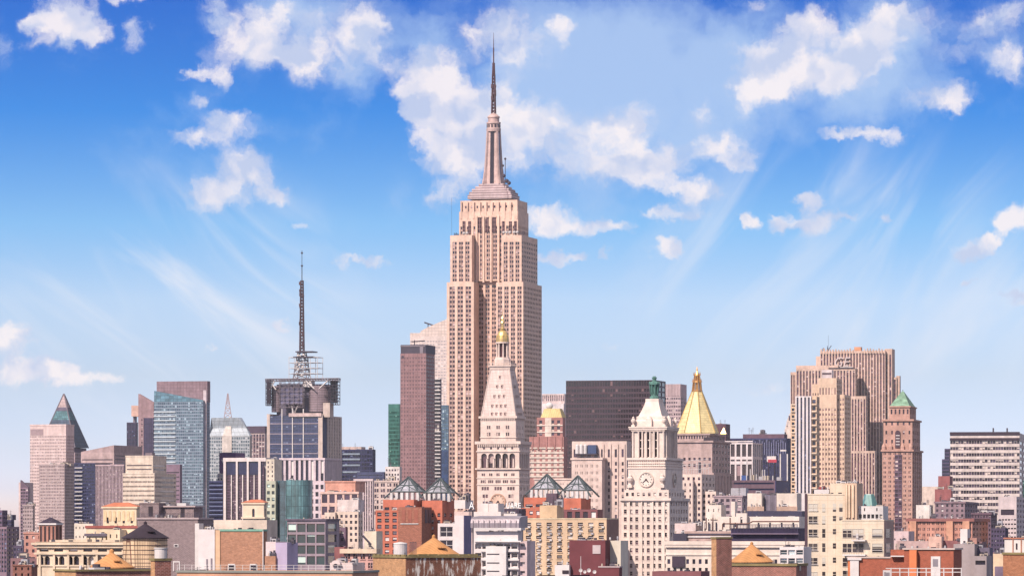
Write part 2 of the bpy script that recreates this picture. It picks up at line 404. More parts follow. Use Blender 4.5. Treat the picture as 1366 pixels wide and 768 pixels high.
    def block(s, name, xl, xm, xr, yt, yb=None, v0=0.0, dp=None, fs=None, rs=None, m=None, yv=None, cop=None, roof=None, u1=None, ls=None, gm=None, sl=None):
        """a mass of the building given by its left edge, near corner and right edge in the photo at its depth v0"""
        u0 = s.lx(xl, v0); u1 = s.lx(xm, v0) if u1 is None else u1
        v1 = v0+dp if dp else s.ly(xr, u1)
        z1 = s.z(yt, u1, v0); z0 = 0.0 if yb is None else s.z(yb, u1, v0)
        zv = s.z(yv, u1, v0) if yv else -1e9
        mb = MB(); Wd = u1-u0; Dp = v1-v0
        s.face(mb, 'F', (u0, v0, 0), Wd, z0, z1, fs, zv); s.face(mb, 'R', (u1, v0, 0), Dp, z0, z1, rs, zv)
        s.face(mb, 'L', (u0, v1, 0), Dp, z0, z1, ls, zv)
        mb.poly([(u1,v1,z0),(u0,v1,z0),(u0,v1,z1),(u1,v1,z1)], 0)
        pw = min(.35, Wd*.05); ph = cop[0] if cop else .5
        zr = z1-min(1.0, Wd*.1)
        mb.poly([(u0+pw,v0+pw,zr),(u1-pw,v0+pw,zr),(u1-pw,v1-pw,zr),(u0+pw,v1-pw,zr)], 2)
        for (a, b) in (((u0,v0),(u1,v0)), ((u1,v0),(u1,v1)), ((u1,v1),(u0,v1)), ((u0,v1),(u0,v0))):   # parapet top and inner face
            ci = lambda p: (min(max(p[0], u0+pw), u1-pw), min(max(p[1], v0+pw), v1-pw))
            ia, ib = ci(a), ci(b)
            mb.poly([(*a,z1),(*b,z1),(*ib,z1),(*ia,z1)], 0); mb.poly([(*ia,z1),(*ib,z1),(*ib,zr),(*ia,zr)], 0)
        if z0 > 0: mb.poly([(u0,v0,z0),(u1,v0,z0),(u1,v1,z0),(u0,v1,z0)], 0)
        o = mb.build(name, [m or s.wm, s.sm, roof or s.rm], s.o)
        if cop:
            h, pr, cm = cop; c2 = MB()
            for (a0, a1, b0, b1) in ((u0-pr,u1+pr,v0-pr,v0+.25), (u1-.25,u1+pr,v0+.25,v1), (u0-pr,u0+.25,v0+.25,v1)):
                c2.box(a0, a1, b0, b1, z1-h*.75, z1+h*.25, 0)
            c2.build('cornice' if pr > .35 else 'coping', cm or m or s.wm, s.o)
        s.last = (u0, u1, v0, v1, z0, z1)
        if yt > 640 and Wd > 14*s.px and name not in ('side_wall',): s.roofs.append((s.last, yt))
        return s.last
    def part(s, name, mb, mats): return mb.build(name, mats, s.o)
    def pbox(s, name, xl, xr, yt, yb, v=0.0, dp=4.0, m=None, mt=None):
        """a simple solid part given by photo edges at depth v"""
        mb = MB(); u0, u1 = s.lx(xl, v), s.lx(xr, v); mb.box(u0, u1, v, v+dp, s.z(yb, u1, v), s.z(yt, u1, v), 0)
        return mb.build(name, m or s.wm, s.o)
    def clutter(s, seed, n=5, big=1.0, bx=None, kinds='uvp', hmax=3.0):
        """rooftop machinery on the last block"""
        rnd = random.Random(seed); u0, u1, v0, v1, z0, z1 = bx or s.last; zr = z1-min(1.0, (u1-u0)*.1)
        for i in range(n):
            k = rnd.choice(kinds); x = rnd.uniform(u0+(u1-u0)*.08, u1-(u1-u0)*.15); y = v0+min((v1-v0)*rnd.uniform(.08, .5), 14); mb = MB()
            if k == 'u':
                w, d, h = rnd.uniform(1.5, 4)*big, rnd.uniform(1.5, 3)*big, rnd.uniform(1.2, hmax)*big
                w = min(w, (u1-u0)*.35); mb.box(x, x+w, y, y+d, zr, zr+h)
                mb.box(x+w*.15, x+w*.85, y-.05, y, zr+h*.3, zr+h*.75, 1)
                mb.lathe(x+w/2, y+d/2, [(w*.3, zr+h), (w*.3, zr+h+.3)], 8, 1)
                mb.build('rooftop_unit', [rnd.choice(UNITM), plain('louvre_dark', rgb(80,72,85))], s.o)
            elif k == 'v':
                h = rnd.uniform(.8, 2)*big; mb.lathe(x, y, [(.22*big, zr), (.22*big, zr+h), (.42*big, zr+h), (.3*big, zr+h+.35)], 8)
                mb.build('vent_pipe', rnd.choice(UNITM), s.o)
            elif k == 'p':
                h = rnd.uniform(2.5, 5)*big; mb.bar((x,y,zr), (x,y,zr+h), .07*big)
                for a in range(3): mb.bar((x-.7*big,y,zr+h*(.6+.15*a)), (x+.7*big,y,zr+h*(.6+.15*a)), .04*big)
                mb.build('antenna', plain('metal_dark', rgb(90,80,90)), s.o)
            elif k == 'b':
                w, d, h = (u1-u0)*rnd.uniform(.18, .35), 5*big, rnd.uniform(2.5, 3.6)*big
                mb.box(x, min(x+w, u1-.5), y, y+d, zr, zr+h); mb.box(x+.5, x+1.4, y-.03, y, zr, zr+2.0, 1)
                mb.build('stair_bulkhead', [s.wm, plain('louvre_dark', rgb(80,72,85))], s.o)
    def finish(s, cap=100):
        """the 100 windows that show largest become parts of their own, the rest one part"""
        keep = s.last
        if s.D < 2700:
            for i, (bx_, yt_) in enumerate(s.roofs):
                wpx = (bx_[1]-bx_[0])/s.px; sc = min(1.3, max(.45, s.D/1700))
                s.clutter(int(s.D)+i*7, int(2+wpx/11), sc*.8, bx=bx_, kinds='uvvup', hmax=2.0)
        s.last = keep
        ws = s.wins
        if not ws: return
        order = sorted(range(len(ws)), key=lambda i: (0 if ws[i][0] == 'F' else 1, -ws[i][1][2]))
        area = lambda i: ws[i][2]*ws[i][3]*(1 if ws[i][0] == 'F' else .27)
        if len(ws) > cap: order = sorted(range(len(ws)), key=lambda i: (-round(area(i), 1), -ws[i][1][2]))
        for i in order[:cap]:
            fc, p, w, h, det, rz = ws[i]
            key = (round(w, 2), round(h, 2), det, s.gm.name, s.fm.name)
            if key not in WMESH:
                mb = MB(); mb.poly([(0,0,0),(w,0,0),(w,0,h),(0,0,h)], 0, [(0,0),(1,0),(1,1),(0,1)])
                t = .07+.01*w
                if det >= 1: mb.box(0, w, -.06, -.01, h*.5-t/2, h*.5+t/2, 1)
                if det >= 2:
                    mb.box(0, t, -.08, -.01, 0, h, 1); mb.box(w-t, w, -.08, -.01, 0, h, 1); mb.box(t, w-t, -.08, -.01, 0, t, 1); mb.box(t, w-t, -.08, -.01, h-t, h, 1)
                if det >= 3:
                    k = 2 if w < 3 else 3
                    for j in range(1, k): mb.box(w*j/k-t/2, w*j/k+t/2, -.075, -.012, t, h-t, 1)
                o = mb.build('window', [s.gm, s.fm], s.o); WMESH[key] = o.data
            else:
                o = bpy.data.objects.new('window', WMESH[key]); COL.objects.link(o); o.parent = s.o
            o.location = p; o.rotation_euler = (0, 0, rz)
        rest = order[cap:]
        if rest:
            mb = MB()
            for i in rest:
                fc, p, w, h, det, rz = ws[i]; U = FACE[fc][0]; p = Vector(p)
                mb.poly([p, p+U*w, p+U*w+Vector((0,0,h)), p+Vector((0,0,h))], 0, [(0,0),(1,0),(1,1),(0,1)])
            o = mb.build('window', [s.gm], s.o); o['kind'] = 'stuff'
UNITM = [plain('unit_grey', rgb(185,180,188)), plain('unit_white', rgb(228,220,218)), plain('unit_tan', rgb(205,185,165)), plain('unit_dark', rgb(110,100,112))]
def text_mesh(txt, size, depth, shear=0.0):
    cu = bpy.data.curves.new('lettering', 'FONT'); cu.body = txt; cu.size = size; cu.extrude = depth; cu.shear = shear
    o = bpy.data.objects.new('tmp', cu); COL.objects.link(o); bpy.context.view_layer.update()
    me = bpy.data.meshes.new_from_object(o.evaluated_get(bpy.context.evaluated_depsgraph_get()))
    bpy.data.objects.remove(o); return me

# ================================================================ ground
g = MB(); g.poly([(-14000,-3000,0),(14000,-3000,0),(14000,30000,0),(-14000,30000,0)])
tag(g.build('ground', wall('asphalt', rgb(95,92,98,.6), .3, 0)), kind='structure')

GD = glass('glass_dark', rgb(70,48,72,.7), (215,195,190), .22)
GDW = glass('glass_deep', rgb(42,36,66,.7), (225,215,210), .16)
GB = glass('glass_blue', rgb(48,72,120,.7), (170,180,205), .10, col2=rgb(95,120,165,.6), spec=.8)
GN = glass('glass_navy', rgb(34,38,84,.7), (120,130,170), .12, col2=rgb(60,72,125,.6), spec=.7)
GBR = glass('glass_brown', rgb(92,62,72,.7), (165,130,135), .10, col2=rgb(125,90,98,.6), spec=.6)
WHT = plain('trim_white', rgb(235,225,222))
STEEL = plain('steel_dark', rgb(84,74,92), .5, .3)
STEELM = plain('steel_mid', rgb(150,135,145), .5, .2)

def bars(b, name, u0, u1, v, z0, z1, n, r, m, horiz=False):
    """an open row of uprights or rails"""
    mb = MB()
    for i in range(n):
        t = (i+.5)/n
        if horiz: mb.box(u0, u1, v-r, v+r, z0+(z1-z0)*t-r, z0+(z1-z0)*t+r)
        else: mb.box(u0+(u1-u0)*t-r, u0+(u1-u0)*t+r, v-r, v+r, z0, z1)
    return mb.build(name, m, b.o)

# ================================================================ far left
b = Bld('office_tower', 'dark purple-brown tower cut off by the left edge, machinery on its stepped roof', 'tower', 7, 2000, wallm=wall('w_plum', rgb(120,95,120)), glassm=GN)
b.block('wall', -30, 3, 10, 680, fs=S(8,6,.6,.5), rs=S(3,6,.6,.5), yv=768); b.clutter(1, 3)
b.block('wing', -10, 9, 14, 702, v0=-16, dp=16, fs=S(5,6,.7,.5,st='pier'), rs=S(3,6,.6,.5), yv=768, m=wall('w_plum2', rgb(150,120,135)))
b.finish()
b = Bld('glass_tower', 'dark navy slab with small roof units beside the left edge of the picture', 'tower', 17, 2300, wallm=wall('w_navy', rgb(70,62,100)), glassm=GN)
b.block('wall', 5, 15, 19, 693, fs=S(4,5,.75,.6), rs=S(3,5,.7,.6), yv=768); b.clutter(2, 5, 1.2)
b.block('crown', 6.5, 14, 17, 686, 693, v0=3, dp=8, fs=S(6,7,.6,.6,mt=1)); b.finish()
b = Bld('glass_tower', 'thin dark tower with a slanted roof, left of the tall pale pink tower', 'tower', 37.5, 2900, wallm=wall('w_slant', rgb(150,120,140)), glassm=GD)
b.block('wall', 25, 27.2, None, 643, dp=24, m=wall('w_slant_edge', rgb(225,195,190)))
b.block('shaft', 27.2, 37.5, 39.5, 650, fs=S(3,4.2,.8,.62), rs=S(1,4.2,.6,.6), yv=735)
u0, u1, v0, v1, z0, z1 = b.last
mb = MB(); mb.loft([(u0,v0,z1+.02),(u0,v1,z1+.02),(u0,v1,z1+5.2),(u0,v0,z1+5.2)], [(u1,v0,z1+.02),(u1,v1,z1+.02),(u1,v1,z1+.3),(u1,v0,z1+.3)]); b.part('slanted_roof', mb, plain('roof_brown', rgb(110,85,105)))
b.finish()
b = Bld('apartment_block', 'low grey block of small windows at the foot of the thin slanted tower', 'building', 44, 2500, wallm=wall('w_lowgrey', rgb(190,165,165)), glassm=GD)
b.block('wall', 30.5, 44, 46.5, 673, fs=S(6,5,.5,.5), rs=S(2,5,.5,.5), yv=735, cop=(.8,.3,None)); b.clutter(3, 3)
b.finish()
b = Bld('office_tower', 'tall pale pink tower with fine window grid and blank flat top, far left', 'tower', 88, 3200, wallm=wall('w_palepink', rgb(235,205,200), .12), glassm=glass('glass_pale', rgb(200,165,170,.75), (225,205,205), .3, col2=rgb(215,190,190,.75)), spm=wall('w_palepink2', rgb(222,190,190)))
b.block('wall', 40, 88, 99, 566, fs=S(22,4.2,.62,.5,mt=15,rec=.25), rs=S(9,4.2,.6,.5,mt=15), yv=735, cop=(1.2,.2,None))
b.pbox('louvre', 40.6, 57.6, 572, 580, v=-.15, dp=.16, m=plain('louvre_pink', rgb(180,150,155)))
b.finish()
b = Bld('office_tower', 'shorter grey-pink slab standing in front of the tall pale pink tower', 'tower', 86, 3050, wallm=wall('w_greypink', rgb(205,178,176), .15), glassm=glass('glass_greypink', rgb(160,130,140,.75), (205,185,185), .3, col2=rgb(180,155,160,.75)))
b.block('wall', 52.5, 86, 99, 619, fs=S(16,4.2,.6,.52,rec=.25), rs=S(8,4.2,.6,.5), yv=735, cop=(1,.2,None)); b.clutter(4, 5, 1.4)
b.finish()
# pyramid-topped tower
b = Bld('pyramid_tower', 'tower with a slate pyramid roof, glazed band and pale stone tip, far left', 'tower', 100, 3800, wallm=wall('w_pyr', rgb(190,160,165)), glassm=GD)
PU0, PU1 = b.lx(52), b.lx(100); PW_ = PU1-PU0; cu, cv = (PU0+PU1)/2, PW_/2
b.block('wall', 52, 100, None, 603, dp=PW_, fs=S(12,4.5,.5,.55), rs=S(12,4.5,.5,.55), yv=640)
zz = lambda y: b.z(y, cu, cv)
b.block('drum', 54, 98, None, 597, 603, v0=1, dp=PW_-2, fs=S(12,6,.5,.55), rs=S(12,6,.5,.55), m=wall('w_pyr2', rgb(120,100,125)))
hb = PW_/2*1.0
def pyr(mb, ha, za, hb_, zb, m=0): mb.frust(cu-ha, cu+ha, cv-ha, cv+ha, za, cu-hb_, cu+hb_, cv-hb_, cv+hb_, zb, m)
H_ = lambda y: hb*(y-524.5)/(597-524.5)
mb = MB(); pyr(mb, hb, zz(597), H_(560), zz(560)); b.part('roof', mb, wall('slate', rgb(84,100,124), .2, .1, plank=(3,3,.25,.12)))
mb = MB(); pyr(mb, H_(560), zz(560), H_(548), zz(548)); b.part('glazed_band', mb, wall('slate_glass', rgb(90,140,150), .3, .1, rough=.8, plank=(2.2,2.2,.3,.3)))
mb = MB(); pyr(mb, H_(548), zz(548), H_(543), zz(543)); b.part('roof_band', mb, wall('slate_mid', rgb(110,100,122)))
mb = MB(); pyr(mb, H_(543), zz(543), .15, zz(525)); b.part('tip', mb, wall('w_tip', rgb(200,172,172), .1, .05, plank=(3,3,.2,.05)))
mb = MB()
for sx in (-1,1):
    for sy in (-1,1): mb.bar((cu+sx*hb,cv+sy*hb,zz(597)),(cu+sx*.2,cv+sy*.2,zz(525)),.5)
b.part('ridge', mb, STEELM)
b.finish()
b = Bld('glass_office', 'dark blue glass block with thin white balconies, right of the grey-pink slab', 'building', 127, 2950, wallm=wall('w_dkblue', rgb(60,62,105)), glassm=GN)
b.block('wall', 99, 127, None, 617, dp=30, fs=S(12,4.4,.8,.62,rec=.2), yv=706)
for i in range(15):
    y = 623+i*5.3; b.pbox('balcony', 99.5, 109.5, y, y+1.1, v=-1.2, dp=1.2, m=WHT)
b.finish()
b = Bld('office_block', 'pink slab with a gently sloping roofline behind the dark blue glass block', 'building', 152, 3150, wallm=wall('w_slope', rgb(205,172,170)), glassm=GD)
b.block('wall', 108, 152, 190, 603, fs=S(1,5,.92,.3,mt=9), m=wall('w_slope', rgb(205,172,170)), yv=660, rs=S(1,5,.92,.3))
u0,u1,v0,v1,z0,z1 = b.last
mb = MB(); mb.loft([(u0,v0,z1+.02),(u0,v1,z1+.02),(u0,v1,z1+.5),(u0,v0,z1+.5)], [(u1,v0,z1+.02),(u1,v1,z1+.02),(u1,v1,z1+5.4),(u1,v0,z1+5.4)]); b.part('sloping_roof', mb, wall('w_slope2', rgb(190,158,158)))
b.finish()
b = Bld('office_block', 'purple-brown slab of thin vertical stripes, centre of the left group', 'building', 165, 2800, wallm=wall('w_stripe', rgb(205,175,180)), glassm=GD, spm=wall('w_stripe_sp', rgb(110,85,110)))
b.block('wall', 127.5, 165, 169, 619.5, fs=S(20,5,.55,.6,st='pier',rec=.5), rs=S(4,5,.55,.6,st='pier'), yv=706, cop=(1,.2,None)); b.finish()
b = Bld('striped_tower', 'short dark striped tower with a square tan block perched on top', 'tower', 182, 3700, wallm=wall('w_dkstripe', rgb(75,66,96)), glassm=GN)
b.block('wall', 169, 182, 184, 563, fs=S(6,5,.6,.7,st='pier'), yv=610); b.finish()
b.pbox('perched_block', 175.2, 185.2, 540.5, 555, v=6, dp=14, m=wall('w_perch', rgb(225,178,160)))
b.pbox('stem', 177.5, 180, 555, 563.2, v=10, dp=5, m=STEELM)
b = Bld('shed_roof_tower', 'brown tower with a steep slanting top, just left of the blue glass tower', 'tower', 205, 3550, wallm=wall('w_brownslant', rgb(170,135,140)), glassm=GD)
b.block('wall', 184.5, 205, 208, 556, fs=S(3,5,.3,.5,e=.1), yv=600, gm=GD)
u0,u1,v0,v1,z0,z1 = b.last; za, zb = b.z(525,u0), b.z(537,u1)
mb = MB(); mb.loft([(u0,v0,z1+.02),(u0,v1,z1+.02),(u0,v1,za),(u0,v0,za)], [(u1,v0,z1+.02),(u1,v1,z1+.02),(u1,v1,zb),(u1,v0,zb)]); b.part('slanted_top', mb, wall('w_brownslant', rgb(170,135,140)))
b.pbox('glass_bay', 191.5, 205, 557, 610, v=-2, dp=2, m=wall('gbay', rgb(80,72,105), plank=(1.6,8,.4,.2)))
b.finish()
# blue glass tower
GT = glass('glass_turq', rgb(52,92,125,.7), (160,190,205), .16, col2=rgb(120,165,185,.7), spec=.9, rough=.08)
b = Bld('blue_glass_tower', 'tall turquoise-blue glass tower with a slanted top edge and a brown box crown', 'tower', 271, 3000, wallm=wall('w_bgt', rgb(150,165,185), .1), glassm=GT)
b.block('wall', 205.6, 271, 280, 535.5, fs=S(26,4.15,.86,.70,rec=.12,mt=.6), rs=S(6,4.15,.5,.6), yv=700)
u0,u1,v0,v1,z0,z1 = b.last; um = u0+(u1-u0)*.44
za, zb = b.z(521,u0), b.z(533.5,u1)
mb = MB(); mb.loft([(u0,v0-.02,z1+.02),(u0,v0+7.9,z1+.02),(u0,v0+7.9,za),(u0,v0-.02,za)], [(u1,v0-.02,z1+.02),(u1,v0+7.9,z1+.02),(u1,v0+7.9,zb),(u1,v0-.02,zb)]); b.part('slanted_screen', mb, wall('screen_turq', rgb(92,140,160), .35, .1, rough=.15, spec=.8, plank=(3.2,2.2,.25,.35)))
b.block('crown', 209, 276.5, 280.5, 508, 536, v0=8, m=wall('w_crown', rgb(160,130,140), plank=(2.4,2.4,.12,.06)))
for i in range(14):
    y = 548+i*4.15*1.35; mb = MB(); mb.box(u0-.1, um, v0-.5, v0-.02, b.z(y+1.6,u1), b.z(y,u1)); b.part('white_band', mb, plain('band_pale', rgb(205,215,222)))
b.pbox('side_fin', 271.2, 275.2, 520, 700, v=3, dp=1.2, m=wall('w_fin', rgb(220,200,205)))
b.finish()
b = Bld('stepped_office', 'cream office block with ribbon windows and a stepped top, below the blue glass tower', 'building', 206, 2450, wallm=wall('w_creamband', rgb(238,214,192)), glassm=glass('glass_band', rgb(150,120,135,.7), (225,205,195), .35, col2=rgb(185,160,165,.7)))
b.block('wall', 164, 206, 235, 631, fs=S(24,6.1,.72,.38,mt=4,rec=.5), rs=S(1,6.1,.94,.45,mt=4), yv=690, cop=(.6,.2,None))
b.block('upper_storeys', 167.5, 204, 222, 607.5, 631, v0=2.5, fs=S(1,5.2,.9,.32,mt=12), rs=S(1,5.2,.9,.4,mt=12), cop=(.6,.2,None))
b.pbox('bulkhead', 194, 203, 603.5, 607.6, v=8, dp=5, m=wall('w_stepbulk', rgb(150,130,140)))
b.finish()
b = Bld('office_block', 'plain plum coloured block between the cream ribbon-window office and the blue glass tower', 'building', 240, 2650, wallm=wall('w_plumblock', rgb(150,120,140)), glassm=GD)
b.block('wall', 205, 240, 243, 619, fs=S(1,6,.95,.25,mt=10), yv=690); b.finish()
# prism-roof glass building
b = Bld('prism_roof_tower', 'glass office tower with a sloping triangular glass roof and a small lattice mast', 'tower', 333, 3400, wallm=wall('w_prism', rgb(190,195,200)), glassm=glass('glass_prism', rgb(110,130,150,.7), (200,200,205), .2, col2=rgb(160,178,190,.7), spec=.8))
b.block('wall', 279, 333, 336, 581, fs=S(18,4.6,.75,.66,rec=.2), yv=650)
u0,u1,v0,v1,z0,z1 = b.last; zt = b.z(556.5, u1, v0); ua = b.lx(306); ux = b.lx(318); u0r = b.lx(281)
mb = MB(); mb.loft([(u0,v0,z1+.1),(u1,v0,z1+.1),(u1,v1,z1+.1),(u0,v1,z1+.1)], [(u0r,v0+9,zt),(ux,v0+9,zt),(ux,v1-4,zt),(u0r,v1-4,zt)])
b.part('sloping_roof', mb, wall('prism_roof', rgb(190,200,210), .15, .1, rough=.25, spec=.7, plank=(4,3,.22,.08)))
mb = MB(); mb.loft([(b.lx(297),v0-.4,z1+.1),(b.lx(309),v0-.4,z1+.1),(b.lx(309),v0+9,z1+.1),(b.lx(297),v0+9,z1+.1)], [(b.lx(301.5),v0+7.4,zt+.8),(b.lx(303.5),v0+7.4,zt+.8),(b.lx(303.5),v0+9.3,zt+.8),(b.lx(301.5),v0+9.3,zt+.8)])
b.part('gable', mb, wall('w_gable', rgb(220,205,195)))
b.pbox('corner_pier', 296, 309, 581, 603, v=-.6, dp=.58, m=wall('w_gable', rgb(220,205,195)))
mb = MB(); mx = b.lx(296.4); my = v0+14
for zi in range(5):
    h0 = zt+zi*4; wd = 3.2-.6*zi
    for sx in (-1,1): mb.bar((mx+sx*wd,my,h0),(mx+sx*(wd-.6),my,h0+4),.28)
    mb.bar((mx-wd,my,h0),(mx+wd-.6,my,h0+4),.2); mb.bar((mx+wd,my,h0),(mx-wd+.6,my,h0+4),.2); mb.bar((mx-wd,my,h0),(mx+wd,my,h0),.2)
mb.bar((mx,my,zt+18),(mx,my,b.z(537,u1,my)),.2)
b.part('mast', mb, plain('mast_pink', rgb(200,165,165)))
b.finish()
# purple sign tower
b = Bld('hotel_tower', 'narrow hotel wing carrying a purple roof sign with a white letter W', 'tower', 318, 3050, wallm=wall('w_wtower', rgb(215,200,195)), glassm=GB)
b.block('wall', 290, 318, 328, 631, fs=S(8,4.5,.6,.6), yv=660)
u0,u1,v0,v1,z0,z1 = b.last
pur = plain('sign_purple', rgb(92,30,120,.8)); b.block('sign_box', 292.5, 314.5, 327, 603.5, 630.9, v0=.5, m=pur, roof=pur)
me = text_mesh('W', 1.0, .02); me.materials.append(WHT)
zs = b.z(616,0,0); ht = b.z(606,0,0)-zs
zs = b.z(620,0,0)
for (px_, sc_) in ((295.0, 1.0),):
    o = bpy.data.objects.new('letter', me); COL.objects.link(o); o.parent = b.o; o.location = (b.lx(px_), .2, zs-1.2); o.rotation_euler = (pi/2,0,0); o.scale = (ht*1.75, ht*1.45, 10)
o = bpy.data.objects.new('letter', me); COL.objects.link(o); o.parent = b.o; uu = b.last[1]; o.location = (uu+.15, b.ly(320, uu), zs-1.0); o.rotation_euler = (pi/2,0,pi/2); o.scale = (ht*2.2, ht*1.3, 10)
b.finish()
b = Bld('office_block', 'brown striped office block with a dark top band, right of the prism roof', 'building', 353, 3500, wallm=wall('w_brst', rgb(205,180,180)), glassm=GD, spm=wall('w_brst2', rgb(130,100,110)))
b.block('wall', 318, 353, 357, 577, fs=S(9,5,.72,.62,st='pier'), yv=625)
b.block('top_band', 317.5, 353.5, 357, 568, 577, v0=-.5, dp=20, m=plain('band_brown', rgb(88,68,92))); b.finish()
b = Bld('office_block', 'dark navy ribbon-window block squeezed between the blue glass tower and the white-finned hall', 'building', 297, 2700, wallm=wall('w_nav2', rgb(60,62,110)), glassm=GN)
b.block('wall', 279, 297, 300, 641, fs=S(1,5.6,.97,.62), yv=706)
for i in range(8): b.pbox('sill_band', 279, 297, 646+i*5.6, 647+i*5.6, v=-.4, dp=.4, m=plain('band_blue', rgb(130,140,185)))
b.finish()
# white-framed purple hall
b = Bld('white_framed_office', 'dark glass office block with white lintel and tall white fins, below the W sign', 'building', 354, 2500, wallm=wall('w_wframe', rgb(240,222,218), .1), glassm=glass('glass_purple', rgb(92,66,92,.7), (190,165,175), .12, col2=rgb(130,98,118,.6)), spm=wall('w_wframe_sp', rgb(95,68,92)))
b.block('wall', 301, 352, 357, 622, v0=1.2, fs=S(18,3.8,.8,.6,mt=11,rec=.2), yv=702, m=wall('w_hall', rgb(105,80,102)))
b.pbox('glass_attic', 301.2, 350, 612.5, 632.5, v=1.0, dp=.18, m=wall('attic', rgb(48,44,86), rough=.2, spec=.7))
b.pbox('lintel', 297.5, 354.5, 610, 615, v=0, dp=22)
for p in (298, 314.6, 329.2, 344.5): b.pbox('fin', p, p+(3.2 if p in (298,344.5) else 2.4), 615, 706, v=0, dp=1.2)
for p in (308, 323, 338.3): b.pbox('slim_fin', p, p+1.2, 633, 706, v=.5, dp=.7)
b.pbox('side_wall', 351, 354.5, 612, 706, v=3, dp=14)
b.finish()
b = Bld('cream_block', 'small cream building with a rooftop tank squeezed between the finned office and the mast tower', 'building', 368, 2460, wallm=wall('w_creams', rgb(235,218,195)), glassm=GD)
b.block('wall', 355, 366, 376, 612, fs=S(2,6,.3,.5), yv=690); b.clutter(9, 5, 1.0)
b.finish()
# ---------------------------------------------------------------- mast tower
b = Bld('mast_tower', 'dark glass tower with a scaffolded crown of drums and a tall lattice mast', 'tower', 430, 3350, wallm=wall('w_mast', rgb(220,196,184), .12), glassm=glass('glass_mast', rgb(60,74,130,.9), (120,130,160), .1, col2=rgb(78,86,128,.6), spec=.8))
ua, ub = b.lx(360), b.lx(430)
b.block('wall', 360, 430, 431, 554, dp=12, m=wall('w_mastdk', rgb(74,84,128)), fs=S(20,4.3,.86,.72,rec=.15,mt=.8,e=.005), yv=618)
b.block('stone_shaft', 361, 429.8, 456, 553.8, v0=12.02, fs=None, rs=S(7,4.3,.3,.5,e=.05,st='pier'), yv=618)
u0,u1,v0,v1,z0,z1 = b.last
b.pbox('stone_edge', 356, 360.3, 552, 625, v=.6, dp=20)
b.pbox('stone_edge', 424.5, 430.2, 552, 625, v=-.5, dp=.48)
for p in (375.5, 389.5, 404): b.pbox('white_mullion', p, p+1.1, 545, 612, v=-.7, dp=.68, m=WHT)
for y in (564,577.5,591,604): b.pbox('floor_line', 360.2, 429.8, y, y+.9, v=-.45, dp=.43, m=plain('pale_line', rgb(190,170,185)))
b.pbox('ledge', 385, 428.5, 550.5, 555, v=-1.5, dp=3, m=wall('w_ledge', rgb(215,185,180)))
# crown
zc0, zc1 = b.z(554,u1,8), b.z(506,u1,8)
mid = (ua+ub)/2
b.block('crown_core', 369, 431, None, 512, 553.9, v0=9, dp=24, m=wall('w_core', rgb(105,98,122)))
drm = wall('drum_ribbed', rgb(160,138,148), .15, .1, plank=(40,1.9,.35,.1))
for (pa, pb, nm) in ((361.5,374,'drum'), (407,438,'drum')):
    xa, xb = b.lx(pa,8), b.lx(pb,8); mb = MB(); mb.lathe((xa+xb)/2, 8+(xb-xa)/2-2, [((xb-xa)/2, b.z(549,u1,8)), ((xb-xa)/2, b.z(515,u1,8)), ((xb-xa)/2*.9, b.z(514,u1,8))], 28); b.part(nm, mb, drm)
def lattice(b, name, pa, pb, ya, yb, v, nx, nz, r, m, dp=None, diag=True):
    mb = MB(); xa, xb = b.lx(pa,v), b.lx(pb,v); za, zb = b.z(yb,u1,v), b.z(ya,u1,v)
    vs = (v,) if dp is None else (v, v+dp)
    for vv in vs:
        for i in range(nx+1): x = xa+(xb-xa)*i/nx; mb.bar((x,vv,za),(x,vv,zb),r)
        for k in range(nz+1): z = za+(zb-za)*k/nz; mb.bar((xa,vv,z),(xb,vv,z),r)
        if diag:
            for k in range(nz):
                for i in range(nx):
                    if (i+k) % 2: continue
                    mb.bar((xa+(xb-xa)*i/nx,vv,za+(zb-za)*k/nz),(xa+(xb-xa)*(i+1)/nx,vv,za+(zb-za)*(k+1)/nz),r*.7)
    if dp:
        for i in range(nx+1):
            for k in range(nz+1):
                x = xa+(xb-xa)*i/nx; z = za+(zb-za)*k/nz; mb.bar((x,v,z),(x,v+dp,z),r)
    return mb.build(name, m, b.o)
sg = plain('sign_back', rgb(74,64,86))
lattice(b, 'sign_frame', 354.5, 361, 506, 540, 0, 3, 9, .26, STEEL, dp=5)
lattice(b, 'sign_frame', 372.5, 404, 506, 543, -1, 5, 7, .22, STEELM, dp=3)
lattice(b, 'sign_frame', 438, 450.5, 505, 539.5, 6, 4, 8, .26, STEEL, dp=6)
lattice(b, 'girder', 354, 451, 504.5, 507.5, 3, 26, 1, .28, STEELM, dp=6)
b.pbox('sign_panel', 374, 403, 517, 539, v=.6, dp=.6, m=wall('sgp', rgb(130,125,160), plank=(9,1.7,.5,.4)))
b.pbox('sign_panel', 355.5, 360.5, 508, 538, v=2, dp=.5, m=sg)
b.pbox('sign_panel', 441, 449.5, 508, 537, v=8, dp=.5, m=wall('sgp2', rgb(60,82,92), plank=(3,5,.5,.5)))
mb = MB()
for (pa,ya,pb,yb) in ((360,508,368,519),(366,508,360,519),(408,508,419,518),(437,508,426,518),(389,541,392,552),(397,541,392,552)): mb.bar((b.lx(pa,2),2,b.z(ya,u1,2)),(b.lx(pb,2),2,b.z(yb,u1,2)),.55)
b.part('brace', mb, WHT)
b.pbox('side_tower', 431, 440, 537, 556, v=3, dp=10); 
b.pbox('clock_block', 404, 416, 508, 516, v=5, dp=8, m=WHT)
b.finish()
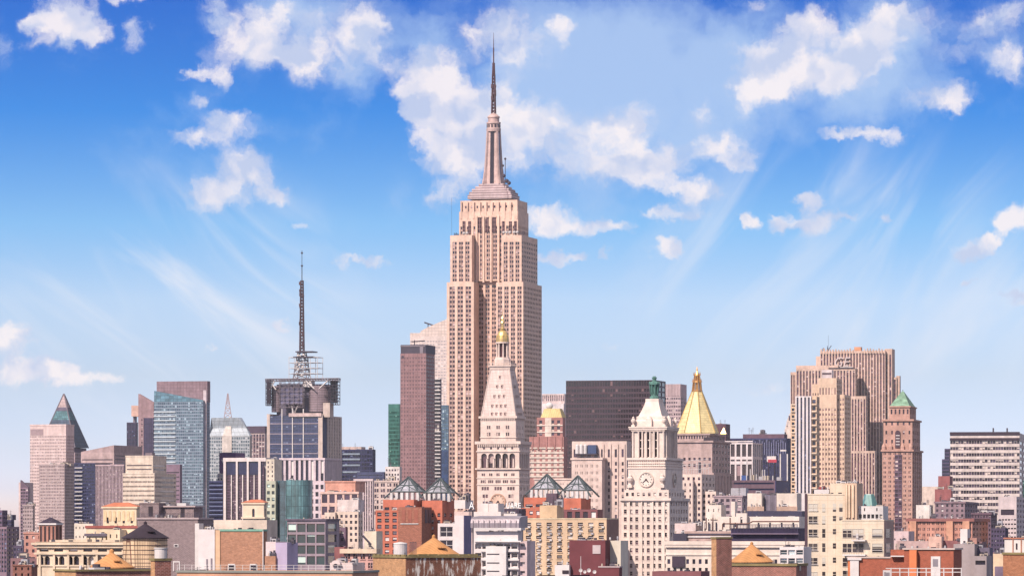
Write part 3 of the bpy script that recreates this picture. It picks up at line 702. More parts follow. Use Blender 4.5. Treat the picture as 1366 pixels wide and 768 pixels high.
# mast on its cage
mc, mv = b.lx(402.8, 14), 14
def mastz(y): return b.z(y, mc, mv)
lattice(b, 'mast_cage', 385.5, 423.5, 476, 505, 8, 4, 4, .22, WHT, dp=14, diag=False)
mb = MB(); s_ = b.px
def trilat(mb, ya, yb, wa, wb, n, r):
    for k in range(n):
        y0_, y1_ = yb+(ya-yb)*k/n, yb+(ya-yb)*(k+1)/n
        w0, w1 = (wb+(wa-wb)*k/n)*s_, (wb+(wa-wb)*(k+1)/n)*s_
        for a in range(4):
            cx_, cy_ = ((-1,-1),(1,-1),(1,1),(-1,1))[a]; dx_, dy_ = ((-1,-1),(1,-1),(1,1),(-1,1))[(a+1) % 4]
            A0, B0 = (mc+cx_*w0, mv+cy_*w0, mastz(y0_)), (mc+dx_*w0, mv+dy_*w0, mastz(y0_))
            A1, B1 = (mc+cx_*w1, mv+cy_*w1, mastz(y1_)), (mc+dx_*w1, mv+dy_*w1, mastz(y1_))
            mb.bar(A0, A1, r); mb.bar(A0, B1, r*.7); mb.bar(A0, B0, r*.7)
trilat(mb, 468, 506, 4.2, 9.5, 6, .42); b.part('mast_base', mb, STEELM)
mb = MB(); trilat(mb, 374, 468, 1.5, 2.6, 22, .36)
rnd = random.Random(5)
for k in range(26):
    y = rnd.uniform(380, 466); w = rnd.uniform(.9, 1.8); a = rnd.choice((-1,1)); mb.box(mc+a*2.0*s_-w/2, mc+a*2.0*s_+w/2, mv-1.6, mv-.4, mastz(y), mastz(y)+rnd.uniform(1,3))
b.part('mast', mb, plain('mast_brown', rgb(95,62,70)))
mb = MB()
for k in range(16):
    y = rnd.uniform(470, 503); x = mc+rnd.uniform(-7,7)*s_; mb.lathe(x, mv-6+rnd.uniform(-1,3), [(.9, mastz(y)), (1.0, mastz(y)+.9), (.2, mastz(y)+1.7)], 8)
b.part('dish_cluster', mb, WHT)
mb = MB(); mb.bar((mc,mv,mastz(374)),(mc,mv,mastz(354)),.35); mb.bar((mc,mv,mastz(354)),(mc,mv,mastz(334)),.22)
for y in (356, 339): mb.lathe(mc, mv, [(.2,mastz(y)),(.9,mastz(y-1)),(.9,mastz(y-2)),(.2,mastz(y-3))], 8)
b.part('mast_tip', mb, STEEL)
b.pbox('lattice_platform', 394, 417, 468, 469.5, v=7, dp=13, m=STEEL)
b.pbox('lattice_platform', 391, 417, 475, 476.2, v=7, dp=13, m=STEEL)
# pinstripe under it
b = Bld('pinstripe_office', 'white-ribbed office block with tall dark window strips in front of the mast tower', 'building', 433, 2900, wallm=wall('w_pins', rgb(232,208,215), .1), glassm=GDW, spm=wall('w_pins_sp', rgb(80,66,95)))
b.block('wall', 373, 433, 455.5, 611, fs=S(9,30,.55,.93,mt=2,rows=1,rec=1), rs=S(16,30,.4,.93,mt=2,rows=1), yv=None, cop=(1.4,.3,None)); b.finish()
b = Bld('pinstripe_office', 'white-gridded block with square dark windows, right of the curved green glass bay', 'building', 433, 2890, wallm=wall('w_pins', rgb(232,208,215), .1), glassm=GDW)
b.block('wall', 372, 433, 455, 643, v0=-1, dp=1, fs=S(9,9.6,.6,.62,mt=3,rec=.8), yv=706)
b.finish()
# ---------------------------------------------------------------- green glass drum building (nearer)
GG = glass('glass_green', rgb(34,84,98,.7), (205,230,220), .35, col2=rgb(60,110,120,.6), spec=.9, rough=.06)
b = Bld('green_glass_block', 'green glass building with a tall curved bay over a dark gridded lower part', 'building', 434, 1250, wallm=wall('w_gg', rgb(170,148,160)), glassm=GG)
b.block('wall', 383, 434, 439, 692, v0=0, dp=14, fs=S(4,14.4,.86,.78,mt=6,rec=.35,det=0), rs=S(1,14.4,.6,.7,mt=6), yv=757, cop=(.5,.4,wall('w_gg2', rgb(120,105,125))))
xa, xb = b.lx(385, 9), b.lx(419, 9); rr = (xb-xa)/2
mb = MB(); mb.lathe((xa+xb)/2, 3+rr, [(rr, 0), (rr, b.z(640,0,9))], 26); b.part('curved_bay', mb, wall('bay_glass', rgb(92,140,145), .5, .6, rough=.12, spec=.8, plank=(1.05,3.1,.09,.22), mortar=rgb(60,92,98)))
b.block('glass_slice', 369, 385.5, None, 640.5, v0=10, dp=10, m=wall('slice_glass', rgb(70,105,120), .6, .3, rough=.1, spec=.9, plank=(1.5,6,.1,.4)))
b.block('masonry_slice', 355, 367.5, None, 641, v0=8, dp=12, m=wall('w_slice', rgb(205,205,180)), fs=S(2,9,.6,.5,rec=.3), yv=722)
b.finish()

# ================================================================ centre-left behind
b = Bld('office_block', 'low dark navy office block right of the mast tower, pale ledges on its left part', 'building', 497, 3600, wallm=wall('w_navyb', rgb(58,58,100)), glassm=GN)
b.block('wall', 452, 497, 501, 599, fs=S(12,5.4,.8,.6), yv=650); b.clutter(12, 6, 1.3)
b.block('upper', 456, 482, 484, 595.5, 599, v0=4, dp=12, m=wall('w_navytan', rgb(215,185,175)))
for i, y in enumerate((604,611,619,628)): b.pbox('ledge', 457, 480, y, y+2.2, v=-.6, dp=.58, m=wall('w_navyledge', rgb(150,165,185)))
b.finish()
b = Bld('low_block', 'flat blue-grey roofed block in front of the navy office block', 'building', 512, 3300, wallm=wall('w_bluelow', rgb(78,84,125)), glassm=GN)
b.block('wall', 476, 512, 514, 629, fs=S(1,5,.9,.3), yv=660); b.finish()
b = Bld('green_glass_tower', 'slim emerald green glass tower left of the brown tower', 'tower', 534, 3500, wallm=wall('w_emer', rgb(60,130,120)), glassm=glass('glass_emerald', rgb(34,102,92,.8), (120,175,160), .1, col2=rgb(70,150,135,.7), spec=.8))
b.block('wall', 518, 533, 540, 538.5, fs=S(8,5.2,.85,.7,rec=.15,mt=10), yv=635); b.finish()
b = Bld('brown_tower', 'flat-topped brown stone-clad tower with a dark mechanical box, left of the tallest tower', 'tower', 568.5, 2700, wallm=wall('w_brownt', rgb(168,125,128), .12, .12, plank=(2.9,4.8,.16,.08)), glassm=glass('glass_brownt', rgb(140,100,105,.75), (160,120,120), .2, col2=rgb(155,112,115,.75)))
b.block('wall', 534, 568.5, 580, 471, fs=S(9,5.1,.55,.5,rec=.12,mt=5), rs=S(5,5.1,.5,.5,rec=.12), yv=660)
b.block('mechanical_box', 534.5, 568, 579.5, 459.5, 471, v0=.4, dp=22, m=plain('mech_dark', rgb(78,68,88)))
b.pbox('parapet_strip', 534, 567, 460.5, 462, v=.1, dp=.28, m=STEELM); b.pbox('roof_hatch', 560, 564.5, 461, 471, v=.1, dp=.28, m=STEELM)
mb = MB(); mb.bar((b.lx(553,4),4,b.z(459.5)),(b.lx(553,4),4,b.z(453)),.3); mb.bar((b.lx(549,4),4,b.z(455)),(b.lx(567,4),4,b.z(454)),.35); b.part('maintenance_crane', mb, STEEL)
mb = MB(); mb.box(b.lx(535.6,-.1), b.lx(538.5,-.1), -.12, 0, b.z(477,0,0), b.z(474,0,0)); b.part('vent', mb, STEEL)
b.finish()
b = Bld('balcony_tower', 'slim glass apartment tower with white wrap balconies tucked against the brown tower', 'tower', 586, 2760, wallm=wall('w_balt', rgb(120,105,118)), glassm=glass('glass_balt', rgb(84,80,96,.7), (190,180,170), .3, col2=rgb(150,140,140,.7)))
b.block('wall', 566, 586, 589, 505, fs=S(6,5.0,.85,.7,rec=.2), yv=640)
for i in range(27):
    if i in (12, 13): continue
    b.pbox('balcony', 571, 587.3, 504.6+i*5.0, 505.9+i*5.0, v=-1.3, dp=1.3, m=WHT)
b.pbox('dark_slot', 569.2, 571.6, 506, 655, v=-.5, dp=.5, m=plain('slot_dark', rgb(60,44,62)))
b.finish()
b = Bld('blue_glass_slab', 'narrow blue-green glass slab between the balcony tower and the tallest tower', 'tower', 598, 2900, wallm=wall('w_bgs', rgb(90,120,150)), glassm=glass('glass_bgs', rgb(70,110,145,.7), (170,195,205), .15, col2=rgb(120,160,180,.7), spec=.8))
b.block('wall', 582, 598, 599, 540, fs=S(6,5,.85,.7,rec=.15), yv=612)
b.block('lower_wall', 582, 598, 599, 600, v0=-1.5, dp=1.5, m=wall('w_bgs2', rgb(38,62,108), rough=.2, spec=.8, plank=(2,2.5,.15,.25))); b.finish()
# crystalline pale tower far behind
b = Bld('crystal_tower', 'pale glass tower with a slanting top, far behind the brown tower', 'tower', 606, 4300, wallm=wall('w_crys', rgb(238,214,205), .1), glassm=glass('glass_crys', rgb(205,185,185,.8), (240,225,220), .3, col2=rgb(225,205,205,.8)))
b.block('wall', 547, 606, 610, 448, fs=S(16,4.1,.72,.5,rec=.2,mt=6), yv=560)
u0,u1,v0,v1,z0,z1 = b.last
mb = MB(); xs = [(547,444),(560,444),(562,441),(571,436),(598,424.5),(606,421)]
low = [(b.lx(p),z1+.02) for p,_ in xs]; hi = [(b.lx(p), b.z(y,b.lx(p))) for p,y in xs]
for i in range(len(xs)-1):
    mb.loft([(low[i][0],v0,low[i][1]),(low[i+1][0],v0,low[i+1][1]),(hi[i+1][0],v0,hi[i+1][1]),(hi[i][0],v0,hi[i][1])],
            [(low[i][0],v0+16,low[i][1]),(low[i+1][0],v0+16,low[i+1][1]),(hi[i+1][0],v0+16,hi[i+1][1]),(hi[i][0],v0+16,hi[i][1])])
b.part('slanting_crown', mb, wall('w_crys2', rgb(240,214,202), .1, .1, plank=(3.4,3.1,.2,.08)))
mb = MB(); mb.bar((b.lx(571,6),6,b.z(437)),(b.lx(571,6),6,b.z(430)),.5); mb.bar((b.lx(566,6),6,b.z(429)),(b.lx(578,6),6,b.z(433)),.7); b.part('roof_crane', mb, STEEL)
b.finish()
b = Bld('low_block', 'small white block with machinery on its roof at the foot of the brown tower', 'building', 533, 2500, wallm=wall('w_smallwh', rgb(235,218,212)), glassm=GD)
b.block('wall', 514, 533, 536, 622, fs=S(5,6,.55,.45), yv=650); b.clutter(13, 5, 1.4); b.finish()
b = Bld('pinstripe_block', 'grey and white vertically striped block behind the brick twin-pyramid building', 'building', 497, 2300, wallm=wall('w_pin2', rgb(225,200,200), .1), glassm=GD, spm=wall('w_pin2s', rgb(130,105,125)))
b.block('wall', 472, 497, 499, 639, fs=S(8,6,.5,.62,st='pier',rec=.6), yv=715, cop=(1.2,.2,None)); b.finish()
b = Bld('office_block', 'beige office block with paired square windows right of the striped block', 'building', 532, 2350, wallm=wall('w_bg1', rgb(220,192,182)), glassm=GD)
b.block('wall', 498, 532, 534, 641, fs=S(4,7.5,.8,.6,g=2,gf=.72), yv=690, cop=(1,.3,None)); b.clutter(14, 5, 1.4); b.finish()

# ================================================================ the tallest tower
LS = wall('limestone_pink', rgb(252,208,184), .14, .18)
b = Bld('art_deco_skyscraper', 'tallest tower, pinkish limestone art deco shaft with setbacks and a finned mast and antenna', 'skyscraper', 698, 3150, wallm=LS, glassm=glass('glass_eb', rgb(88,42,56,.7), (215,180,175), .14, col2=rgb(120,70,80,.7)), spm=wall('w_ebsp', rgb(205,165,155), .15))
fr = S(14,6.15,.56,.5,rec=.5,st='pier')
side = S(11,6.15,.62,.50,rec=.4,mt=3)
YV = 690
# lower tier
b.block('wing', 596, 632, None, 376, dp=50, fs=S(3,6.15,.86,.56,g=2,gf=.72,st='pier',mt=6,rec=.6,e=.05), yv=YV)
b.block('wing', 662, 698, 722.7, 376, fs=S(4,6.15,.86,.56,g=2,gf=.70,st='pier',mt=6,rec=.6,e=.02), rs=S(12,6.15,.62,.5,mt=6), yv=YV)
dA = b.last
b.block('shaft', 628, 664, None, 374, v0=15, dp=40, fs=S(4,6.15,.86,.56,g=2,gf=.70,st='pier',mt=6,rec=.6,e=.02), yv=YV)
# middle tier
b.block('upper_wing', 600.5, 629.5, None, 313.5, 376, v0=3.5, dp=42, fs=S(3,6.15,.86,.56,g=2,gf=.7,st='pier',mt=9,rec=.6,e=.06))
b.block('upper_wing', 669, 695.8, 717, 313.5, 376, v0=3.5, fs=S(3,6.15,.86,.56,g=2,gf=.7,st='pier',mt=9,rec=.6,e=.06), rs=S(9,6.15,.62,.5,mt=8))
dB = b.last
# central shaft
b.block('central_shaft', 612.5, 691, 705, 281, 374, v0=12, fs=S(9,6.15,.84,.6,g=2,gf=.66,st='pier',mt=20,rec=.6,e=.0), rs=S(9,6.15,.5,.6,mt=20))
dC = b.last
b.block('attic', 614.5, 690, 703.5, 266.5, 281, v0=13.2, fs=S(9,20,.28,.16,mt=7,e=.04,rows=1), rs=S(7,20,.3,.16,mt=7,rows=1))
u0,u1,v0,v1,z0,z1 = dC
# projecting centre ribs and arched heads
for i, p in enumerate((634.5, 643.6, 653.4, 663.6)):
    mb = MB(); x = b.lx(p,10.8); mb.box(x, x+1.4, 10.8, 11.98, b.z(376,u1,11), b.z(287,u1,11)); b.part('pilaster', mb, LS)
for p in (635.9+.6, 645.6, 655.6):
    mb = MB(); x = b.lx(p,11.2); w = 6.6*b.px; zt = b.z(289,u1,11.2)
    pts = [(x+w/2+w/2*cos(a*pi/8), zt+w/2*sin(a*pi/8)) for a in range(9)]
    fr_ = [(px_,11.3,pz_) for px_,pz_ in pts]; bk = [(px_,11.98,pz_) for px_,pz_ in pts]; mb.loft(fr_, bk); b.part('arched_head', mb, LS)
    mb = MB(); mb.box(x+.35, x+w-.35, 11.6, 11.97, b.z(309,u1,11.2), zt)
    b.part('tall_window', mb, wall('w_ebtw', rgb(70,38,50), rough=.3, plank=(1.5,3.1,.2,.4), mortar=rgb(170,130,125)))
for p in (617, 624.5, 669.5, 679, 685.5):
    b.pbox('tall_window', p, p+3.6, 295, 311.5, v=11.6, dp=.38, m=wall('w_ebtw', rgb(110,60,75), rough=.3))
# pilasters of the crown
for i in range(10):
    p = 615+i*8.25; b.pbox('crown_pilaster', p-.9, p+.9, 268, 292, v=12.4 if False else 11.6, dp=.38)
# grey stepped base of the mast
GS = wall('mast_stone', rgb(218,192,192), .12, .15, plank=(60,1.9,.30,.08), mortar=rgb(135,105,112))
s_ = b.px; cu = b.lx(658.5, 28); cv = 28.0
def ez(y): return b.z(y, cu, cv)
for i, (h, ya, yb) in enumerate(((34,261,266.8),(32,257,261),(28.5,253,257),(24,249.5,253),(19.5,246,249.5))):
    mb = MB(); w = h*s_*.90; d = h*s_*.62; mb.box(cu-w, cu+w, cv-d, cv+d, ez(yb), ez(ya)); b.part('step', mb, GS)
# finned mast
MS = wall('mast_metal', rgb(222,186,178), .2, .3, rough=.55, metal=.1); DK = wall('mast_glass', rgb(56,36,48), rough=.3, spec=.6, plank=(.9,2.4,.15,.3))
mb = MB(); rb, rt = 9.0*s_, 6.6*s_
mb.frust(cu-rb,cu+rb,cv-rb,cv+rb,ez(246),cu-rt,cu+rt,cv-rt,cv+rt,ez(172)); b.part('mast_shaft', mb, MS)
for k in range(4):
    a = k*pi/2; R = Matrix.Rotation(a, 3, 'Z')
    def tp(x, y, z): v = R @ Vector((x, y, 0)); return (cu+v.x, cv+v.y, z)
    mb = MB(); mb.loft([tp(-2.6*s_,-rb-.4,ez(245)),tp(2.6*s_,-rb-.4,ez(245)),tp(2.6*s_,-rb+1,ez(245)),tp(-2.6*s_,-rb+1,ez(245))],[tp(-2.4*s_,-rt-.35,ez(174)),tp(2.4*s_,-rt-.35,ez(174)),tp(2.4*s_,-rt+1,ez(174)),tp(-2.4*s_,-rt+1,ez(174))]); b.part('glass_strip', mb, DK)
    a2 = a+pi/4; R = Matrix.Rotation(a2, 3, 'Z'); mb = MB()
    prof = [(17.5,246),(15.5,236),(13.5,222),(12.2,205),(11.2,190),(10.4,176)]
    for j in range(len(prof)-1):
        (ra,ya),(rb2,yb2) = prof[j], prof[j+1]; t0, t1 = 1.5*s_, 1.3*s_
        mb.loft([tp(-t0,-ra*s_,ez(ya)),tp(t0,-ra*s_,ez(ya)),tp(t0,-4*s_,ez(ya)),tp(-t0,-4*s_,ez(ya))],[tp(-t1,-rb2*s_,ez(yb2)),tp(t1,-rb2*s_,ez(yb2)),tp(t1,-4*s_,ez(yb2)),tp(-t1,-4*s_,ez(yb2))])
    b.part('fin', mb, MS)
mb = MB(); mb.lathe(cu, cv, [(9.6*s_,ez(176)),(9.9*s_,ez(173)),(9.9*s_,ez(171.5)),(8.6*s_,ez(171)),(8.6*s_,ez(166)),(9.6*s_,ez(165.5)),(9.6*s_,ez(163.5)),(7.6*s_,ez(163)),(7.6*s_,ez(158)),(8.4*s_,ez(157.6)),(8.4*s_,ez(156)),(5.5*s_,ez(153.5)),(2.5*s_,ez(151))], 24); b.part('drum', mb, MS)
mb = MB()
for k in range(12):
    a = 2*pi*k/12; mb.box(cu+8.65*s_*cos(a)-.5, cu+8.65*s_*cos(a)+.5, cv+8.65*s_*sin(a)-.3, cv+8.65*s_*sin(a)+.3, ez(170.4), ez(166.6))
b.part('drum_window', mb, DK)['kind'] = 'stuff'
mc, mv = cu, cv
def mastz(y): return ez(y)
mb = MB(); trilat(mb, 100, 152, 1.5, 2.4, 12, .38)
for k in range(26):
    y = rnd.uniform(114, 134); a = rnd.uniform(0, 2*pi); r = 3.1*s_; mb.box(cu+r*cos(a)-.3, cu+r*cos(a)+.3, cv+r*sin(a)-.3, cv+r*sin(a)+.3, ez(y), ez(y)+rnd.uniform(1.5,4))
for y in (118,126,134): mb.lathe(cu, cv, [(3.4*s_,ez(y)),(3.4*s_,ez(y)+.5)], 8)
b.part('antenna_base', mb, plain('ant_brown', rgb(110,72,82)))
mb = MB(); trilat(mb, 84, 100, .9, 1.5, 5, .3); mb.lathe(cu, cv, [(1.3*s_,ez(100)),(1.3*s_,ez(84))], 8)
for y in (98,94,90,86): mb.lathe(cu, cv, [(2.1*s_,ez(y)),(2.1*s_,ez(y)+.5)], 8)
b.part('antenna', mb, plain('ant_brown', rgb(110,72,82)))
mb = MB(); mb.bar((cu,cv,ez(84)),(cu,cv,ez(64)),.5); mb.bar((cu,cv,ez(64)),(cu,cv,ez(44)),.32, r2=.12); b.part('antenna_tip', mb, plain('ant_brown', rgb(110,72,82)))
# dishes and small antennas on setbacks
mb = MB()
for (p,y,v,r) in ((676,243,20,1.6),(672.5,236,20,1.3),(679,246,18,1.5),(674,213,24,.9),(671,222,24,.9)):
    x = b.lx(p,v); z = ez(y); mb.lathe(x, v, [(.3,z-r),(r,z-r*.4),(r,z+r*.4),(.3,z+r)], 10)
mb.bar((b.lx(674,22),22,ez(246)),(b.lx(674,22),22,ez(214)),.25)
b.part('dish_cluster', mb, STEEL)
for j, (p, y) in enumerate(((619,312),(623,311),(672,311),(676,309),(680,311.5),(686,310),(690,311))):
    mb = MB(); x = b.lx(p,6); z = b.z(313.5,0,6); mb.lathe(x, 6, [(.2,z-.3),(.2,z+1),(1.1,z+1.8),(1.2,z+2.8),(.4,z+3.2)], 8); b.part('dish', mb, WHT)
mb = MB(); mb.bar((b.lx(602.5,8),8,b.z(313.5,0,8)),(b.lx(602.5,8),8,b.z(262,0,8)),.07); b.part('whip_antenna', mb, STEEL)
mb = MB()
for (p0,p1) in ((690,700),(606,612)):
    for i in range(7): x = b.lx(p0+(p1-p0)*i/6, 6); mb.bar((x,6,b.z(313.5,0,6)),(x,6,b.z(313.5,0,6)+rnd.uniform(1.5,4)),.2)
b.part('roof_mast', mb, STEEL)
b.finish()

# ================================================================ marble clock tower with gilded lantern
MT = wall('marble_cream', rgb(244,216,202), .1, .14)
b = Bld('campanile_tower', 'cream marble campanile with tapering roof and gilded dome, before the tallest tower', 'tower', 692.5, 2300, wallm=MT, glassm=glass('glass_campanile', rgb(96,62,72,.7), (190,160,155), .12))
fsb = [(591,None),(593,S(5,8,.28,.4,mt=3,rows=1,e=.08)),(603,S(5,30,.8,.655,mt=1.5,rows=1,e=.08,arch=True,rec=1.6)),(626,S(5,9,.8,.4,g=2,gf=.5,mt=5,rows=1,e=.06)),
       (637,S(5,9,.8,.45,g=3,gf=.75,mt=3,rows=1,e=.06)),(645.5,S(3,9,.8,.5,g=3,gf=.6,mt=3.5,rows=1,e=.04)),(655,S(3,9.4,.8,.5,g=2,gf=.45,mt=4,e=.04))]
b.block('wall', 636.5, 692.5, 706.7, 591, fs=fsb, rs=fsb, yv=700)
u0,u1,v0,v1,z0,z1 = b.last; Wt, Dt = u1-u0, v1-v0
def ledge(b, y, pr, h, bx, m=None, name='cornice', dent=0):
    u0,u1,v0,v1 = bx[:4]; z = b.z(y, u1, v0); mb = MB()
    mb.box(u0-pr,u1+pr,v0-pr,v0-.01,z-h/2,z+h/2); mb.box(u1+.01,u1+pr,v0,v1,z-h/2,z+h/2); mb.box(u0-pr,u0-.01,v0,v1,z-h/2,z+h/2)
    if dent:
        for i in range(dent): x = u0+(u1-u0)*(i+.5)/dent; mb.box(x-.3,x+.3,v0-pr*.8,v0-.02,z-h*1.2,z-h/2-.01)
        for i in range(dent//2): y_ = v0+(v1-v0)*(i+.5)/(dent//2); mb.box(u1+.02,u1+pr*.8,y_-.3,y_+.3,z-h*1.2,z-h/2-.01)
    return mb.build(name, m or b.wm, b.o)
bx = b.last
ledge(b, 590, 1.1, 1.6, bx, dent=22); ledge(b, 601.5, .5, .7, bx); ledge(b, 624.8, 1.0, .8, bx, name='balcony'); ledge(b, 637, .3, .5, bx); ledge(b, 646, .3, .5, bx)
for i in range(6):
    p = 641+(685-641)*i/5; mb = MB(); mb.lathe(b.lx(p,-.35), -.35, [(.55,b.z(623)),(.45,b.z(612)),(.65,b.z(611))], 8); b.part('column', mb, MT)
b.block('upper_stage', 641, 688, 699.5, 555, 590.9, v0=2.2, fs=[(555,None),(565,S(3,9.2,.72,.5,g=2,gf=.42,mt=2.5,rows=2,e=.1))], rs=[(555,None),(565,S(3,9.2,.72,.5,g=2,gf=.42,mt=2.5,rows=2,e=.1))])
bx2 = b.last; ledge(b, 556, .9, 1.2, bx2, dent=16); ledge(b, 583, .4, .5, bx2)
u0,u1,v0,v1,z0,z1 = bx2; cu, cv = (u0+u1)/2, (v0+v1)/2; hw, hd = (u1-u0)/2-.3, (v1-v0)/2-.3
zt = b.z(493, cu, cv); tw = 5.3; td = tw
mb = MB(); mb.frust(cu-hw,cu+hw,cv-hd,cv+hd,z1,cu-tw,cu+tw,cv-td,cv+td,zt); b.part('roof', mb, wall('marble_roof', rgb(240,212,202), .08, .12, plank=(2.2,1.6,.07,.05)))
mb = MB()
for sx in (-1,1):
    for sy in (-1,1): mb.bar((cu+sx*hw,cv+sy*hd,z1),(cu+sx*tw,cv+sy*td,zt),.35)
b.part('roof_rib', mb, MT)
for y, n in ((503,1),(515.5,2),(528.5,3),(541.5,4),(552,4)):
    z = b.z(y, cu, cv); t = (z-z1)/(zt-z1); w = hw+(tw-hw)*t; d = hd+(td-hd)*t
    for i in range(n):
        off = (i-(n-1)/2)*7.4*b.px*(.9 if n < 4 else .82)
        for fcx in (0, 1):
            mb = MB()
            if fcx == 0: mb.box(cu+off-.55,cu+off+.55,cv-d-.5,cv-d+.6,z-.8,z+.8,0); mb.box(cu+off-.36,cu+off+.36,cv-d-.53,cv-d-.505,z-.6,z+.55,1); mb.loft([(cu+off-.7,cv-d-.6,z+.8),(cu+off+.7,cv-d-.6,z+.8),(cu+off,cv-d-.6,z+1.3)],[(cu+off-.7,cv-d+.8,z+.8),(cu+off+.7,cv-d+.8,z+.8),(cu+off,cv-d+.8,z+1.3)],0)
            else: mb.box(cu+w-.6,cu+w+.5,cv+off-.55,cv+off+.55,z-.8,z+.8,0); mb.box(cu+w+.505,cu+w+.53,cv+off-.36,cv+off+.36,z-.6,z+.55,1)
            b.part('dormer', mb, [MT, plain('dormer_dark', rgb(110,62,70))])
def cz(y): return b.z(y, cu, cv)
s_ = b.px
mb = MB(); mb.frust(cu-tw-.3,cu+tw+.3,cv-td-.3,cv+td+.3,zt,cu-tw-.6,cu+tw+.6,cv-td-.6,cv+td+.6,cz(489)); mb.box(cu-tw-1.1,cu+tw+1.1,cv-td-1.1,cv+td+1.1,cz(489)+.01,cz(487.5))
for i in range(15):
    t = -tw-.9+(2*tw+1.8)*i/14; mb.box(cu+t-.14,cu+t+.14,cv-td-1.0,cv-td-.7,cz(487.5),cz(484.8)); mb.box(cu+tw+.7,cu+tw+1.0,cv+t-.14,cv+t+.14,cz(487.5),cz(484.8))
mb.box(cu-tw-1.05,cu+tw+1.05,cv-td-1.05,cv-td-.65,cz(484.8),cz(484.2)); mb.box(cu+tw+.65,cu+tw+1.05,cv-td-.6,cv+td+1,cz(484.8),cz(484.2))
b.part('gallery', mb, MT)
mb = MB(); mb.lathe(cu, cv, [(11*s_,cz(487)),(11*s_,cz(479)),(9.6*s_,cz(478)),(9.6*s_,cz(476.5))], 8, ph=pi/8); b.part('lantern_base', mb, MT)
mb = MB()
for k in range(8):
    a = pi/8+k*pi/4; x, y_ = cu+7.6*s_*cos(a), cv+7.6*s_*sin(a); mb.lathe(x, y_, [(.5,cz(476.5)),(.42,cz(458.5)),(.6,cz(457.6))], 8)
mb.lathe(cu, cv, [(4.4*s_,cz(476.5)),(4.4*s_,cz(458))], 8, 1)
b.part('colonnade', mb, [MT, plain('dormer_dark', rgb(110,62,70))])
mb = MB(); mb.lathe(cu, cv, [(9.4*s_,cz(458)),(9.4*s_,cz(456.2)),(8.6*s_,cz(456))], 16); b.part('lantern_cornice', mb, MT)
GOLD = wall('gold_leaf', rgb(250,205,110,.9), .18, .12, rough=.35, metal=.65, spec=.8)
mb = MB(); mb.lathe(cu, cv, [(8.6*s_,cz(456)),(8.4*s_,cz(452)),(7.6*s_,cz(447.5)),(5.8*s_,cz(443)),(3.2*s_,cz(440)),(2.8*s_,cz(439))], 20)
for k in range(10):
    a = k*2*pi/10; mb.bar((cu+8.7*s_*cos(a),cv+8.7*s_*sin(a),cz(456)),(cu+7.8*s_*cos(a),cv+7.8*s_*sin(a),cz(447)),.22)
b.part('gilded_dome', mb, GOLD)
mb = MB(); mb.lathe(cu, cv, [(4.4*s_,cz(439)),(4.4*s_,cz(438)),(2.0*s_,cz(437.6)),(1.9*s_,cz(431)),(3.2*s_,cz(430.6)),(2.6*s_,cz(428.5)),(1.2*s_,cz(426.5)),(1.9*s_,cz(425)),(1.1*s_,cz(423)),(.5*s_,cz(421.5)),(.15*s_,cz(414))], 10); b.part('finial', mb, GOLD)
# clock
def clock(b, name, u, v, z, r, fc, rim, dial, hand, hr=4, mn=38):
    R = Matrix.Rotation(FACE[fc][2], 3, 'Z')
    def T(x, y, zz): q = R @ Vector((x, y, 0)); return (u+q.x, v+q.y, z+zz)
    def disc(mb, r0, y0, y1, m): mb.loft([T(r0*cos(2*pi*i/32), y0, r0*sin(2*pi*i/32)) for i in range(32)], [T(r0*cos(2*pi*i/32), y1, r0*sin(2*pi*i/32)) for i in range(32)], m)
    mb = MB(); disc(mb, r*.86, 0, -.25, 1); n = 32
    for i in range(n):
        a0, a1 = 2*pi*i/n, 2*pi*(i+1)/n
        for (ra, rb, ya, yb) in ((r,r,0,-.5),(r,r*.86,-.5,-.5),(r*.86,r*.86,-.5,-.2)):
            mb.poly([T(ra*cos(a0),ya,ra*sin(a0)),T(ra*cos(a1),ya,ra*sin(a1)),T(rb*cos(a1),yb,rb*sin(a1)),T(rb*cos(a0),yb,rb*sin(a0))], 0)
    for i in range(12):
        a = 2*pi*i/12; ca, sa = cos(a), sin(a); t = r*.045
        for (q0, q1) in ((.66,.8),): mb.loft([T(ca*r*q0-sa*t,-.26,sa*r*q0+ca*t),T(ca*r*q0+sa*t,-.26,sa*r*q0-ca*t),T(ca*r*q1+sa*t,-.26,sa*r*q1-ca*t),T(ca*r*q1-sa*t,-.26,sa*r*q1+ca*t)],[T(ca*r*q0-sa*t,-.31,sa*r*q0+ca*t),T(ca*r*q0+sa*t,-.31,sa*r*q0-ca*t),T(ca*r*q1+sa*t,-.31,sa*r*q1-ca*t),T(ca*r*q1-sa*t,-.31,sa*r*q1+ca*t)], 2)
    o = mb.build(name, [rim, dial, hand], b.o)
    for (ang, ln, wd) in ((pi/2-2*pi*(hr+mn/60)/12, .46, .09), (pi/2-2*pi*mn/60, .66, .065)):
        ca, sa = cos(ang), sin(ang); mb = MB(); w = r*wd
        P_ = [(-.12*r*ca-sa*w, -.12*r*sa+ca*w), (-.12*r*ca+sa*w, -.12*r*sa-ca*w), (ln*r*ca+sa*w*.5, ln*r*sa-ca*w*.5), (ln*r*ca-sa*w*.5, ln*r*sa+ca*w*.5)]
        mb.loft([T(x,-.36,y) for x,y in P_], [T(x,-.44,y) for x,y in P_]); h = mb.build('hand', hand, o)
    return o
HANDM = plain('hand_dark', rgb(60,36,44))
clock(b, 'clock', b.lx(664.5,-.3), -.3, b.z(668.5,b.lx(664.5),0), 10.6*s_, 'F', wall('clock_rim', rgb(215,160,130)), wall('clock_dial', rgb(232,190,165)), HANDM)
